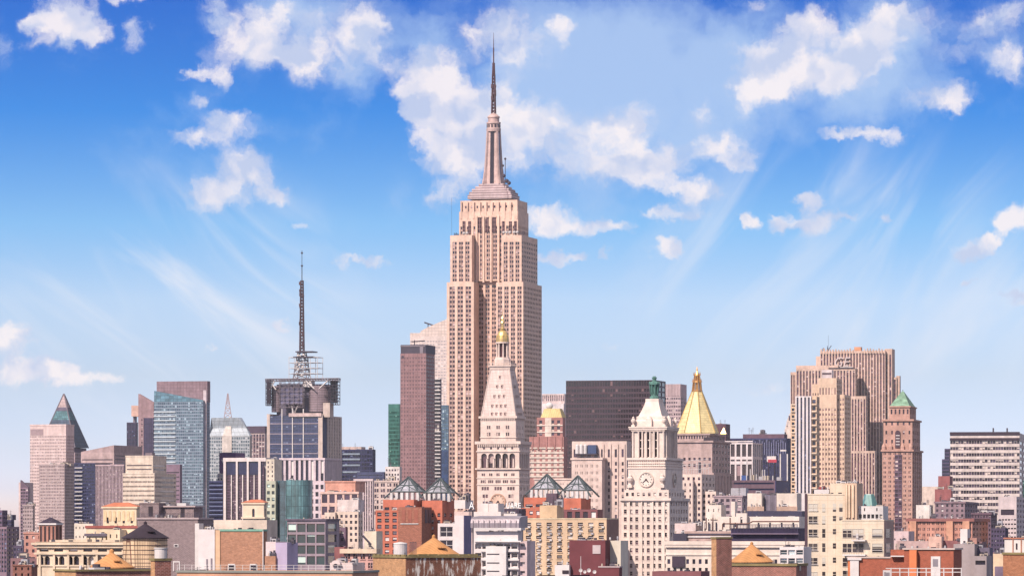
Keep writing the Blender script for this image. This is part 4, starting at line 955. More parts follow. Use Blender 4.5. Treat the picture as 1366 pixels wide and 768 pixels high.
clock(b, 'clock', bx[1]+.3, (bx[2]+bx[3])/2, b.z(668.5), 10.0*s_, 'R', wall('clock_rim', rgb(215,160,130)), wall('clock_dial', rgb(232,190,165)), HANDM)
b.finish()

# ================================================================ right of the campanile
b = Bld('brick_tower', 'small red and cream brick tower with a yellow trapezoid roof', 'tower', 752, 2750, wallm=wall('w_redc', rgb(190,128,122), .2), glassm=GD, spm=wall('w_redc2', rgb(235,205,190)))
b.block('wall', 706, 752, 757, 582, fs=S(6,6.3,.62,.5,st='pier',mt=14), yv=640)
for i in range(7): b.pbox('cream_band', 706.4, 752, 596+i*6.3, 598.2+i*6.3, v=-.3, dp=.28, m=wall('w_crm', rgb(238,215,200)))
b.block('upper_tier', 716, 750.5, 754, 556.5, 582, v0=2.5, fs=S(4,8,.5,.55,st='pier',e=.04), m=wall('w_redc', rgb(205,125,115), .15))
b.pbox('cream_pier', 727, 735.5, 557, 582, v=2.2, dp=.28, m=wall('w_crm', rgb(238,215,200)))
for y in (566, 575): b.pbox('cream_band', 716.3, 750.5, y, y+1.6, v=2.0, dp=.18, m=wall('w_crm', rgb(238,215,200)))
for p in (709,717,728,739,748): b.pbox('pier', p, p+2, 582.2, 600, v=-.5, dp=.48, m=wall('w_redc', rgb(205,125,115), .15))
u0,u1,v0,v1,z0,z1 = b.last; z1 = b.z(556.5,0,3)
b.part('roof', (lambda mb: (mb.frust(b.lx(720.5,3),b.lx(749,3),4,16,z1+.05,b.lx(724.5,3),b.lx(745,3),6,13,b.z(544.5,0,4)), mb)[1])(MB()), wall('yellow_roof', rgb(235,205,130), .1, .2, plank=(1.2,20,.12,.05)))
b.part('satellite_ball', (lambda mb: (mb.lathe(b.lx(733,9), 9, [(2.4*cos(a*pi/12)+.01, b.z(541,0,9)+2.4*sin(a*pi/12)) for a in range(-5,7)], 14), mb)[1])(MB()), WHT)
b.finish()
b = Bld('office_block', 'pale pink finned office block peeping out behind the yellow-roofed brick tower', 'building', 752, 3400, wallm=wall('w_pfin', rgb(235,208,205)), glassm=GD, spm=wall('w_pfin2', rgb(150,110,125)))
b.block('wall', 723, 753, 756, 525, fs=S(12,5,.5,.6,st='pier',mt=1.5,rows=2), yv=540); 
b.block('lower_wall', 722, 752, 755, 538, v0=-4, dp=4, m=wall('w_pfin3', rgb(238,222,222))); b.finish()
# dark slab
b = Bld('dark_glass_slab', 'broad dark brown glass slab with a flat top behind the white clock tower', 'building', 873, 3000, wallm=wall('w_dkslab', rgb(84,62,74), .1, .05, rough=.5), glassm=glass('glass_dkslab', rgb(48,32,42,.7), (130,95,95), .05, col2=rgb(88,62,72,.5), spec=.6), spm=wall('w_dkslab2', rgb(105,78,96)))
b.block('wall', 755, 873, 888, 506.5, fs=[(506.5,S(34,8.5,.78,.8,mt=1,rows=1,rec=.2)),(516,S(34,6.9,.78,.6,mt=3,rec=.2))], rs=S(3,6.9,.9,.7), yv=632)
b.finish()
b = Bld('chamfered_tower', 'ribbed mauve tower behind the dark slab, left of the golden pyramid', 'tower', 908, 3600, wallm=wall('w_cham', rgb(212,182,185), .1), glassm=GD, spm=wall('w_cham2', rgb(150,120,135)))
b.block('wall', 880, 908, 916, 512, fs=S(12,5.2,.6,.55,mt=18), rs=S(4,5.2,.6,.55,mt=18), yv=600)
u0,u1,v0,v1,z0,z1 = b.last
mb = MB()
for i in range(14): x = u0+(u1-u0)*(i+.5)/14; mb.box(x-.35,x+.35,v0-.5,v0-.02,z1-10,z1)
b.part('rib', mb, b.wm)['kind'] = 'stuff'
b.finish()
# limestone block left of white clock tower
LB = wall('w_lime2', rgb(236,205,192), .14, .2)
b = Bld('limestone_block', 'massive stepped pale limestone block with rooftop tanks, left of the white clock tower', 'building', 842, 2150, wallm=LB, glassm=GD)
b.block('wall', 763, 836, 842, 588, v0=3, fs=[(588,None),(596,S(8,12,.5,.9,mt=3,rows=1)),(612,S(8,8.8,.45,.55))], yv=702)
b.block('front_wing', 762.5, 803, None, 611, dp=8, v0=-5.1, fs=S(5,9.2,.36,.42,mt=8,g=2,gf=.6,e=.08), yv=702, cop=(1,.5,None))
b.block('shoulder', 713, 762, None, 638, dp=14, v0=-2, fs=S(6,8,.3,.3,mt=6,g=2), yv=690, cop=(.8,.4,None))
for p in (804,813.5,823,832): b.pbox('pilaster', p, p+1.6, 592, 700, v=2.4, dp=.58)
BT = plain('tank_blue', rgb(90,110,150)); 
for p in (770,775.5,781): 
    mb = MB(); x = b.lx(p,2); mb.lathe(x, 2, [(1.0,b.z(606)),(1.0,b.z(593)),(.6,b.z(592))], 12); b.part('tank', mb, WHT)
b.pbox('cooling_unit', 784, 795, 593, 604.5, v=0, dp=3, m=plain('cool_blue', rgb(62,84,130)))
b.pbox('cooling_frame', 767, 796, 604.6, 606, v=-1, dp=6, m=STEEL)
b.finish()

# ================================================================ white clock tower
WT = wall('white_stone', rgb(250,226,212), .1, .16)
b = Bld('white_clock_tower', 'white stone office tower with a clock stage, colonnade, stepped pyramid and green copper lantern', 'clock tower', 893, 1500, wallm=WT, glassm=glass('glass_ct', rgb(82,50,66,.7), (232,215,205), .26), framem=plain('frame_cream', rgb(235,215,205)))
lo = S(8,10.35,.50,.52,mt=3.6,rec=.45,det=1,e=.02,sill=True)
b.block('wall', 829, 893, 918.5, 665, fs=lo, rs=S(7,10.35,.5,.52,mt=3.6,rec=.45,e=.04), yv=768)
bxa = b.last
for p in (838.6,855.1,869.9,885): b.pbox('pilaster', p, p+1.6, 668, 768, v=-.25, dp=.24)
ledge(b, 665.5, .7, .9, bxa); ledge(b, 668, .3, .4, bxa)
b.block('attic_storey', 833, 892, 913, 653, 664.8, v0=.8, fs=S(8,10.3,.45,.45,mt=3.5,rows=1), rs=S(6,10.3,.45,.45,mt=3.5,rows=1))
b.block('clock_stage', 838, 887.5, 910.5, 611, 652.8, v0=1.8)
bxc = b.last; u0,u1,v0,v1,z0,z1 = bxc
ledge(b, 652.5, .5, .6, bxc); ledge(b, 624, .25, .4, bxc); ledge(b, 611.5, .5, .8, bxc)
mb = MB()
for i in range(20):
    for k in range(3):
        x = u0+(u1-u0)*(i+.5)/20; z = b.z(621-k*3.4,u1,v0); mb.lathe(x, v0-.02, [(.05,z-.4),(.42,z),(.05,z+.4)], 6)
for i in range(14):
    for k in range(3):
        y = v0+(v1-v0)*(i+.5)/14; z = b.z(621-k*3.4,u1,v0); mb.lathe(u1+.02, y, [(.05,z-.4),(.42,z),(.05,z+.4)], 6)
o = b.part('carved_frieze', mb, WT); o['kind'] = 'stuff'
clock(b, 'clock', b.lx(862,1.7), v0-.02, b.z(639), 10.2*b.px, 'F', wall('clock_rim2', rgb(240,215,200)), wall('clock_dial2', rgb(250,232,218)), HANDM, 4, 38)
clock(b, 'clock', u1+.02, v0+(v1-v0)*.5, b.z(639), 9.8*b.px, 'R', wall('clock_rim2', rgb(240,215,200)), wall('clock_dial2', rgb(250,232,218)), HANDM, 4, 38)
def urn(b, u, v, zb, h, m, name='urn'):
    mb = MB(); mb.box(u-h*.16,u+h*.16,v-h*.16,v+h*.16,zb,zb+h*.22); mb.lathe(u, v, [(h*.1,zb+h*.22),(h*.07,zb+h*.3),(h*.2,zb+h*.5),(h*.22,zb+h*.66),(h*.1,zb+h*.8),(h*.13,zb+h*.84),(h*.02,zb+h)], 12); b.part(name, mb, m)
for (uu, vv) in ((u1-.9,v0-.9),(u0+.9,v0-.9)): urn(b, uu, vv, b.z(650), 5.2, WT)
b.block('belfry', 843, 887, 902.5, 571, 610.8, v0=3.4, fs=[(571,S(1,1,.1,.1,rows=0)),(576,S(3,60,.70,.54,mt=1,rows=1,e=.2,rec=1.0))], rs=[(571,None),(576,S(3,60,.66,.54,mt=1,rows=1,e=.16,rec=1.0))])
bxb = b.last; u0,u1,v0,v1,z0,z1 = bxb
for i in range(8):
    x = u0+(u1-u0)*(.04 if i == 0 else .96 if i == 7 else .2+.6*(i-1)/5*.98+.005); mb = MB(); mb.lathe(x, v0-.28, [(.36,b.z(609.5)),(.32,b.z(575)),(.46,b.z(574))], 10); b.part('column', mb, WT)
for i in range(6):
    y = v0+(v1-v0)*(.06+.88*i/5); mb = MB(); mb.lathe(u1+.28, y, [(.36,b.z(609.5)),(.32,b.z(575)),(.46,b.z(574))], 10); b.part('column', mb, WT)
for y in (586, 597): b.pbox('transom', 853, 877, y, y+1.3, v=3.6, dp=.3)
ledge(b, 571.3, .9, .8, bxb, dent=26); ledge(b, 569.5, 1.1, .5, bxb)
cu, cv = (u0+u1)/2, (v0+v1)/2; hw, hd = (u1-u0)/2, (v1-v0)/2; sq = min(hw, hd)
for (sx, sy) in ((-1,-1),(1,-1),(1,1),(-1,1)): urn(b, cu+sx*(hw-.4), cv+sy*(hd-.4), b.z(569), 3.9, WT)
mb = MB(); prof = [(.86,571,.86),(.86,562,.86),(.80,560,.80),(.80,556,.80),(.70,555,.70),(.56,547,.56),(.45,540,.45),(.40,536,.40),(.40,532,.40)]
for i in range(len(prof)-1):
    a, y0_, _ = prof[i]; c_, y1_, _ = prof[i+1]; mb.frust(cu-hw*a,cu+hw*a,cv-hd*a,cv+hd*a,b.z(y0_,cu,cv)+.001*i,cu-hw*c_,cu+hw*c_,cv-hd*c_,cv+hd*c_,b.z(y1_,cu,cv))
b.part('stepped_roof', mb, WT)
for (sx, sy) in ((0,-1),(1,0)):
    mb = MB(); x, y = cu+sx*hw*.86, cv+sy*hd*.86; mb.box(x-1.1,x+1.1,y-1.1,y+1.1,b.z(570,cu,cv),b.z(559,cu,cv)); mb.lathe(x, y, [(1.0,b.z(559,cu,cv)),(.6,b.z(556,cu,cv)),(.1,b.z(554,cu,cv))], 10); b.part('pedestal', mb, WT)
CP = wall('copper_green', rgb(92,150,138), .4, .4, rough=.6)
mb = MB(); s_ = b.px; q = lambda y: b.z(y, cu, cv)
mb.lathe(cu, cv, [(6.6*s_,q(532)),(6.6*s_,q(529)),(4.8*s_,q(528)),(4.2*s_,q(525))], 12); 
for k in range(8): a = k*pi/4+pi/8; mb.bar((cu+4.6*s_*cos(a),cv+4.6*s_*sin(a),q(526)),(cu+6.2*s_*cos(a),cv+6.2*s_*sin(a),q(513)),.28)
mb.lathe(cu, cv, [(3.4*s_,q(526)),(4.4*s_,q(513))], 8)
mb.lathe(cu, cv, [(7.4*s_,q(513)),(7.4*s_,q(511)),(5.6*s_,q(509.5)),(3.0*s_,q(508)),(2.6*s_,q(505)),(3.6*s_,q(504.4)),(3.4*s_,q(503.2)),(2.2*s_,q(502.6)),(2.0*s_,q(501.6))], 14)
for k in range(8): a = k*pi/4; mb.lathe(cu+6.6*s_*cos(a), cv+6.6*s_*sin(a), [(.35,q(511)),(.1,q(508.6))], 6)
b.part('copper_lantern', mb, CP)
b.finish()

# ================================================================ golden pyramid tower
NY = wall('w_nylife', rgb(205,172,166), .18, .25)
b = Bld('golden_pyramid_tower', 'grey stone tower crowned by a steep golden pyramid with a gilded openwork spire', 'tower', 952, 2500, wallm=NY, glassm=GD)
rs_ = S(7,8.2,.45,.5,rec=.5)
b.block('wall', 903, 952, 977, 630, fs=S(5,8.2,.6,.5,g=2,gf=.5), rs=S(6,8.2,.6,.55,g=2,gf=.55,st='pier'), yv=705)
b.block('mid_stage', 903, 950, 974, 588, 630, v0=2, fs=[(588,S(5,16,.55,.62,mt=8,rows=1,arch=True,rec=1)),(606,S(7,8.2,.45,.5))], rs=[(588,S(6,8.2,.55,.5))])
bxm = b.last; ledge(b, 588.5, .9, 1, bxm)
b.block('upper_stage', 903.5, 946, 967, 578.5, 588, v0=4, fs=S(12,8,.5,.5,mt=2.5,rows=1), rs=S(8,8,.5,.5,mt=2.5,rows=1))
u0,u1,v0,v1,z0,z1 = b.last; ledge(b, 579, .7, .8, b.last)
cu = b.lx(929.8, v0+14); cv = v0+14; q = lambda y: b.z(y, cu, cv); s_ = b.px
GP = wall('gold_tiles', rgb(246,220,145,.9), .16, .3, rough=.6, metal=.0, spec=.6, plank=(1.4,1.4,.10,.06))
mb = MB(); ph = pi/8+radians(15)*0
mb.lathe(cu, cv, [(29.5*s_,q(578.4)),(29.5*s_,q(577)),(6.8*s_,q(522))], 8, ph=ph); b.part('golden_pyramid', mb, GP)
mb = MB()
for k in range(8): a = k*pi/4+ph; mb.bar((cu+29.5*s_*cos(a),cv+29.5*s_*sin(a),q(577)),(cu+6.8*s_*cos(a),cv+6.8*s_*sin(a),q(522)),.35)
b.part('pyramid_ridge', mb, GOLD)
GD2 = wall('gold_orange', rgb(240,170,70,.9), .25, .1, rough=.35, metal=.6, spec=.8)
mb = MB(); mb.lathe(cu, cv, [(7.6*s_,q(522)),(7.6*s_,q(520.5))], 8, ph=ph)
for (ra, rb_, ya, yb) in ((6.4,5.0,520.5,508),(4.6,3.0,508,499)):
    for k in range(8):
        a = k*pi/4+ph; mb.bar((cu+ra*s_*cos(a),cv+ra*s_*sin(a),q(ya)),(cu+rb_*s_*cos(a),cv+rb_*s_*sin(a),q(yb)),.34); mb.bar((cu+ra*s_*cos(a),cv+ra*s_*sin(a),q(yb+1.5)),(cu+ra*s_*cos(a),cv+ra*s_*sin(a),q(yb-3)),.22, r2=.05)
    mb.lathe(cu, cv, [((ra-.6)*s_,q(yb+2)),((rb_+.6)*s_,q(yb))], 8, ph=ph)
    mb.lathe(cu, cv, [(ra*.4*s_,q(ya)),(rb_*.4*s_,q(yb))], 8, ph=ph)
mb.lathe(cu, cv, [(2.8*s_,q(500)),(.9*s_,q(494)),(1.2*s_,q(493)),(.15*s_,q(488.5))], 8, ph=ph)
b.part('gilded_spire', mb, GD2)
x, y = b.lx(965.5, 5), 5; mb = MB(); mb.lathe(x, y, [(2.4,b.z(579)),(2.4,b.z(578)),(.15,b.z(570))], 4, ph=pi/4); b.part('corner_pinnacle', mb, GOLD)
b.block('dark_bulkhead', 938.5, 957.5, None, 582.5, 587.9, v0=2.2, dp=1.7, m=plain('bulk_dark', rgb(60,45,62)))
b.finish()
b = Bld('stone_wing', 'cream stepped wing of pale stone with narrow windows, in front of the golden pyramid tower', 'building', 936, 2250, wallm=wall('w_wing', rgb(240,212,198), .12, .2), glassm=GD)
b.block('wall', 908, 936, 954, 632, fs=S(4,8,.45,.5,rec=.5), rs=S(4,8,.5,.5), yv=710)
b.block('front_buttress', 904, 924, None, 640, v0=-4, dp=3.9, fs=S(3,8,.3,.5), yv=710)
b.block('mid_block', 936.3, 955, None, 655, v0=3, dp=6, fs=S(3,8,.5,.5), yv=700)
mb = MB(); rr_ = random.Random(3)
for i in range(14): x = b.lx(903+i*3.2,2); z = b.z(632,0,2); mb.bar((x,2,z),(x+rr_.uniform(-1,1),2,z+rr_.uniform(3,9)),.12); 
for k in range(3): z = b.z(632,0,2)+2+k*2.4; mb.bar((b.lx(903,2),2,z),(b.lx(945,2),2,z+1),.12)
b.part('scaffold', mb, WHT)
b.pbox('louvre', 931, 934, 608+8, 630, v=4, dp=2, m=STEEL); b.finish()
b = Bld('brown_box_tower', 'small dark brown cube-topped tower behind the right edge of the golden pyramid', 'tower', 968, 3300, wallm=wall('w_dkb', rgb(110,72,88)), glassm=GD)
b.block('wall', 955, 968, 974, 565, yv=600); b.clutter(15, 3, 1.2); b.finish()

# ================================================================ right of centre, behind
b = Bld('office_block', 'white-framed office block with tall dark bays, right of the golden pyramid tower', 'building', 1004, 2900, wallm=wall('w_wfr2', rgb(240,222,222), .1), glassm=GBR, spm=wall('w_wfr2s', rgb(110,90,120)))
b.block('wall', 966, 1004, 1017, 590, fs=[(590,S(5,30,.7,.55,mt=2,rows=1,rec=1)),(610,S(5,6,.7,.4,mt=2.5,rows=1)),(617,S(5,30,.7,.85,mt=2,rows=1,rec=1))], rs=[(590,S(5,30,.7,.55,mt=2,rows=1,rec=1)),(610,S(5,30,.7,.85,mt=2,rows=1))], yv=None)
b.pbox('top_rail', 967, 1004, 587.5, 589, v=-.4, dp=.38); b.clutter(20, 4, 1.2); b.finish()
b = Bld('dark_blue_block', 'wide dark blue glass block with thin pale fins, left of the ornate art deco slab', 'building', 1050, 3150, wallm=wall('w_dkbl', rgb(66,66,112), .2), glassm=glass('glass_dkbl', rgb(40,44,92,.7), (120,120,160), .15, col2=rgb(88,92,140,.6)), spm=wall('w_dkbl2', rgb(52,52,98)))
b.block('wall', 974, 1049, 1055, 584, fs=S(30,6,.7,.6,st='pier',mt=2,rec=.5), yv=655)
for i in range(15): b.pbox('pale_fin', 1004+i*3.1, 1004.7+i*3.1, 586+(i%3)*2, 606+(i*7%5)*4, v=-.6, dp=.58, m=plain('fin_bl', rgb(150,150,190)))
b.block('penthouse', 991, 1046, 1051, 578.5, 584, v0=3, dp=12, m=wall('w_pent', rgb(120,88,108))); b.clutter(21, 6, 1.4)
b.finish()
b = Bld('low_block', 'long low brown and navy block with white masts on its roof', 'building', 1036, 2600, wallm=wall('w_longlow', rgb(120,92,108)), glassm=GN)
b.block('wall', 977, 1034, 1052, 640, fs=S(1,8,.94,.3,mt=3), rs=None, yv=665)
u0,u1,v0,v1,z0,z1 = b.last
mb = MB(); mb.box(u1+.02,u1+.4,v0,v1,z1-10,z1-.5); b.part('side_cladding', mb, plain('clad_navy', rgb(58,58,120)))
for i,(p,y0_) in enumerate(((996,612),(1001,625),(1009,632),(1017,626),(1020,626),(1031,634))): 
    mb = MB(); mb.bar((b.lx(p,3),3,z1-1),(b.lx(p,3),3,b.z(y0_,0,3)),.32); b.part('roof_mast', mb, WHT)
mb = MB(); mb.box(b.lx(989,4),b.lx(997.5,4),4,7,z1-1,b.z(633.5,0,4)); b.part('tank', mb, plain('tarp_blue', rgb(50,90,165)))
for p0,p1,yt in ((1002,1006,633),(1012,1016,635),(1018,1025,634),(1036,1042,636)): b.pbox('rooftop_unit', p0, p1, yt, 640.5, v=5, dp=4, m=UNITM[p0 % 4])
b.finish()
b = Bld('billboard', 'red and white rooftop billboard in front of the dark blue glass block', 'billboard', 1035, 2980, wallm=WHT)
mb = MB(); mb.box(b.lx(1023),b.lx(1035),0,1,b.z(615.5),b.z(608)); b.part('panel', mb, wall('bb_white', rgb(240,228,225)))
mb = MB(); mb.box(b.lx(1024.5),b.lx(1036),-.3,-.02,b.z(616.5),b.z(612.4)); b.part('red_band', mb, plain('bb_red', rgb(205,40,75)))
mb = MB()
for p in (1025,1033): mb.bar((b.lx(p),.5,0),(b.lx(p),.5,b.z(615.5)),.5)
b.part('post', mb, STEEL)
b = Bld('rooftop_sign', 'tall white rooftop gantry frame beside the ornate art deco slab', 'sign', 1049, 2960, wallm=WHT)
mb = MB()
for p in (1040.2,1049.5): mb.box(b.lx(p),b.lx(p+1.4),0,1,b.z(660),b.z(605))
mb.box(b.lx(1041),b.lx(1049),-.4,-.02,b.z(601.5),b.z(599.5)); b.part('frame', mb, WHT)
mb = MB(); mb.box(b.lx(1041.6),b.lx(1049.4),.2,.8,0,b.z(605)); b.part('panel', mb, plain('pan_navy', rgb(60,62,110)))

# ---------------------------------------------------------------- the art deco slab with roof letters
RK = wall('w_rock', rgb(230,192,172), .2, .3)
RG = glass('glass_rock', rgb(100,60,84,.7), (215,185,185), .16)
b = Bld('slab_skyscraper', 'huge stepped pink-grey art deco slab with vertical ribs and white GE letters on top', 'skyscraper', 1181, 3600, wallm=RK, glassm=RG, spm=wall('w_rocks', rgb(125,88,104)), th=12)
pr = lambda n, **k: S(n, 6.2, .52, .56, st='pier', rec=.8, **k)
b.block('main_slab', 1094, 1181, 1191, 467.5, v0=0, fs=pr(22,mt=3), rs=S(3,6.2,.4,.56,mt=8), yv=690)
ux = b.last; u0,u1,v0,v1,z0,z1 = ux
rk = random.Random(4)
for i in range(23):
    p = 1094.5+i*3.85
    if 1139 < p < 1149: continue
    b.pbox('crest_rib', p, p+1.7, 467.4-rk.choice((1.2,2.0,3.0,1.6)), 472, v=-.6, dp=2.2, m=RK)
b.block('end_shaft', 1180.5, 1190, 1192, 465, None, v0=3, dp=20, fs=pr(2,mt=8))
b.block('east_wing', 1182, 1196, 1201.5, 503, v0=6, fs=pr(3,mt=3), yv=640)
b.block('east_pinnacle', 1195.5, 1200, 1202, 501, v0=8, dp=8)
b.block('step_wing', 1062, 1118, None, 487, v0=-8, dp=7.9, fs=pr(14,mt=6), yv=560)
b.block('low_step', 1054.5, 1064, None, 496, v0=-12, dp=3.9, fs=pr(3,mt=4), yv=640)
b.block('front_wing', 1062, 1141, 1147, 491, v0=-22, dp=13.9, fs=pr(19,mt=3), rs=S(3,6.2,.4,.56), yv=690)
b.block('second_setback', 1120, 1155, 1160.5, 528, v0=-34, dp=11.9, fs=pr(9,mt=4), rs=S(2,6.2,.4,.56), yv=690)
b.block('third_setback', 1135, 1167, 1176, 601, v0=-48, dp=13.9, fs=pr(8,mt=3), rs=S(3,6.2,.4,.56), yv=690)
b.block('notch_top', 1088.5, 1094, 1096, 475, v0=1, dp=10, m=RK)
b.pbox('roof_block', 1139.5, 1148.5, 462.5, 467.8, v=3, dp=8, m=wall('w_orangeb', rgb(235,160,115)))
b.pbox('sign_ledge', 1105, 1140, 490, 491.2, v=-22.6, dp=.58, m=STEEL)
me = text_mesh('GE', 1.0, .08, .25); me.materials.append(plain('letter_pale', rgb(238,215,212)))
o = bpy.data.objects.new('letter', me); COL.objects.link(o); o.parent = b.o
o.location = (b.lx(1111.5,-1.2), -1.2, b.z(488.5,b.lx(1112),-1)); o.rotation_euler = (pi/2,0,0); o.scale = (10.8, 11.4, 5)
mb = MB(); xa, xb = b.lx(1108.5,-1.1), b.lx(1137,-1.1); zz_ = b.z(488.5,b.lx(1120),-1)
mb.box(xa,xb,-1.3,-.9,zz_-.9,zz_-.3)
for i in range(8): mb.bar((xa+(xb-xa)*i/7,-.9,zz_-.8),(xa+(xb-xa)*i/7,0,zz_-3),.2)
b.part('letter_rail', mb, WHT)
mb = MB(); rq = random.Random(8)
for i in range(12):
    p = rq.choice((1096,1098,1101,1104,1107,1143,1146)) + rq.uniform(-1,1); x = b.lx(p,4); mb.bar((x,4,z1),(x,4,z1+rq.uniform(1,5)),.25); 
mb.bar((b.lx(1104,4),4,z1),(b.lx(1109,4),4,z1+5),.3); mb.bar((b.lx(1105,4),4,z1),(b.lx(1105,4),4,b.z(446)),.09)
b.part('roof_mast', mb, STEEL)
b.finish()
b = Bld('stepped_tower', 'beige setback tower standing directly in front of the ribbed slab, left of its centre', 'tower', 1116, 2900, wallm=wall('w_beiget', rgb(240,202,172), .12, .2), glassm=glass('glass_bt', rgb(120,78,84,.7), (225,190,175), .2), th=12)
b.block('wall', 1092, 1116, 1123, 504, fs=[(504,S(6,15,.4,.6,mt=13,rows=2)),(541,S(6,6.6,.5,.5,st='pier'))], rs=S(3,6.6,.5,.55), yv=665)
b.block('west_wing', 1083, 1093, None, 512, v0=2, dp=20, fs=S(3,6.6,.4,.5,mt=12), yv=560)
b.block('east_shoulder', 1116.5, 1126.5, 1135, 526, v0=4, fs=S(3,6.6,.5,.5,mt=5), rs=S(4,6.6,.5,.5), yv=665)
b.block('crown', 1096, 1110, 1113, 493, 504, v0=5, dp=8, m=wall('w_crn', rgb(225,205,205)), fs=S(1,5,.9,.5,mt=4,rows=1))
b.finish()
b = Bld('slim_striped_tower', 'slim tower with bold white and navy vertical stripes and balconies on both corners', 'tower', 1082, 2500, wallm=wall('w_stripe2', rgb(240,226,226), .06), glassm=GN, spm=plain('sp_navy', rgb(60,56,105)), th=12)
b.block('wall', 1061, 1082, None, 528, dp=16, fs=S(4,5.4,.46,.7,st='pier',mt=1.5,rec=.8,e=.02), yv=662)
for p, q_ in ((1055,1060.9), (1082.1,1089.5)):
    b.block('balcony_bay', p, q_, q_+5 if p > 1060 else q_+.5, 528.5 if p > 1060 else 540, v0=1.5 if p < 1060 else 1, dp=12 if p > 1060 else 10, m=wall('w_balb', rgb(235,196,160)), fs=S(1,9.3,.62,.55,rec=1), rs=S(3,9.3,.5,.5), yv=662)
    for i in range(14): b.pbox('balcony', p+.4, q_-.2, 538.5+i*9.3, 540+i*9.3, v=.1 if p>1060 else .6, dp=.8, m=wall('w_balb2', rgb(245,215,185)))
b.finish()
b = Bld('round_front_block', 'pale curved-edge building peeping out left of the ornate art deco slab', 'building', 1064, 3900, wallm=wall('w_palec', rgb(238,214,200)), glassm=GD)
u = b.lx(1066); mb = MB()
pts = [(1046,583),(1047.5,570),(1050,560),(1053,552),(1057,548),(1064,547)]
fr_ = [(b.lx(p),0,b.z(y)) for p,y in pts]; lo = [(b.lx(pts[-1][0]),0,0),(b.lx(pts[0][0]),0,0)]
mb.loft(fr_+lo, [(x,18,z) for x,_,z in fr_+lo]); b.part('wall', mb, b.wm)
mb = MB()
for p,y in pts[:5]: mb.box(b.lx(p)-.6,b.lx(p)+.6,-.5,-.02,b.z(y+8),b.z(y+2))
b.part('window', mb, GD)['kind'] = 'stuff'
# ---------------------------------------------------------------- hotel with green pyramid roof
HB = wall('w_hotel', rgb(212,160,142), .15, .22)
b = Bld('green_roof_hotel', 'tan brick hotel tower with a green copper pyramid roof and corner turrets', 'tower', 1218, 2300, wallm=HB, glassm=glass('glass_hotel', rgb(92,58,76,.7), (225,195,185), .28), th=12)
b.block('wall', 1177, 1217, 1230, 600, fs=S(6,6.2,.6,.5,g=2,gf=.62), rs=S(5,6.2,.5,.5,st='pier'), yv=712)
b.block('tower_stage', 1178.5, 1217, 1227.5, 559, 600, v0=1.2, fs=[(559,S(5,12,.3,.4,mt=3)),], rs=S(4,10,.4,.5))
ledge(b, 560, .9, 1, b.last); ledge(b, 600.5, .8, 1, (b.lx(1177),b.lx(1217),0,b.ly(1230,b.lx(1217))))
b.block('upper_stage', 1186.5, 1213.5, 1222, 541.5, 559, v0=2.6, fs=S(5,13,.42,.5,mt=4,rows=1), rs=S(4,13,.4,.5,mt=4,rows=1))
u0,u1,v0,v1,z0,z1 = b.last; ledge(b, 542, .6, .7, b.last)
cu, cv = (u0+u1)/2, (v0+v1)/2; hw, hd = (u1-u0)/2, (v1-v0)/2
mb = MB(); mb.frust(cu-hw*.98,cu+hw*.98,cv-hd*.98,cv+hd*.98,z1+.02,cu-.6,cu+.6,cv-.6,cv+.6,b.z(522,cu,cv)); mb.bar((cu,cv,b.z(522,cu,cv)),(cu,cv,b.z(519.5,cu,cv)),.2); b.part('pyramid_roof', mb, wall('copper_pale', rgb(140,184,152), .25, .45, plank=(.9,30,.1,.04)))
b.block('glazed_shaft', 1193.5, 1203, None, 606, v0=-.5, dp=.48, fs=S(2,5.6,.8,.7), m=wall('w_hotd', rgb(120,95,115)), yv=712)
b.pbox('arched_bay', 1194, 1201, 577, 597, v=.75, dp=.42, m=plain('arch_dark', rgb(90,60,75)))
mb = MB(); x = b.lx(1197.5,.7); w = 3.5*b.px; mb.loft([(x+w*cos(a*pi/8),.75,b.z(577)+w*sin(a*pi/8)) for a in range(9)],[(x+w*cos(a*pi/8),1.15,b.z(577)+w*sin(a*pi/8)) for a in range(9)]); b.part('arch_head', mb, plain('arch_dark', rgb(90,60,75)))
for y in (580,584,588,592): b.pbox('sill', 1195, 1200.2, y, y+1.1, v=.6, dp=.14, m=WHT)
for p in (1179,1188,1204,1215): 
    mb = MB(); x = b.lx(p,.6); mb.lathe(x, .6, [(1.2,b.z(600)),(1.2,b.z(595)),(.1,b.z(590))], 8); b.part('turret', mb, HB)
b.finish()
# ---------------------------------------------------------------- right slab
b = Bld('banded_slab', 'broad slab with white and dark horizontal bands at the right edge, flat dark top', 'building', 1360, 2600, wallm=wall('w_band', rgb(232,212,205), .1), glassm=glass('glass_bandr', rgb(78,62,84,.7), (225,205,195), .3), framem=WHT, th=10)
b.block('wall', 1267.5, 1360, 1395, 577, fs=[(577,None),(585,S(26,8.3,.9,.52,mt=2.5,rec=.5))], rs=S(8,8.3,.8,.5,mt=11), yv=690)
b.pbox('dark_fascia', 1267, 1360.3, 575.6, 579.5, v=-.6, dp=.58, m=plain('fascia', rgb(66,44,62))); b.pbox('dark_fascia', 1267, 1360.3, 583.6, 587, v=-.4, dp=.38, m=plain('fascia', rgb(66,44,62)))
for p in (1324, 1342.5): b.pbox('chimney', p, p+1.8, 570.5, 575.6, v=5, dp=2, m=plain('fascia', rgb(66,44,62)))
b.finish()
b = Bld('stepped_dark_block', 'narrow dark stepped glass block clinging to the left end of the banded slab', 'building', 1266.5, 2680, wallm=wall('w_stdk', rgb(92,84,120)), glassm=GN, th=10)
b.block('wall', 1256.5, 1266.5, 1267, 612, dp=14, fs=S(1,4.6,.95,.6), yv=640)
b.block('upper_step', 1260, 1266.5, 1267, 598, 611.9, v0=3, dp=10, fs=S(1,4.6,.95,.6)); b.finish()
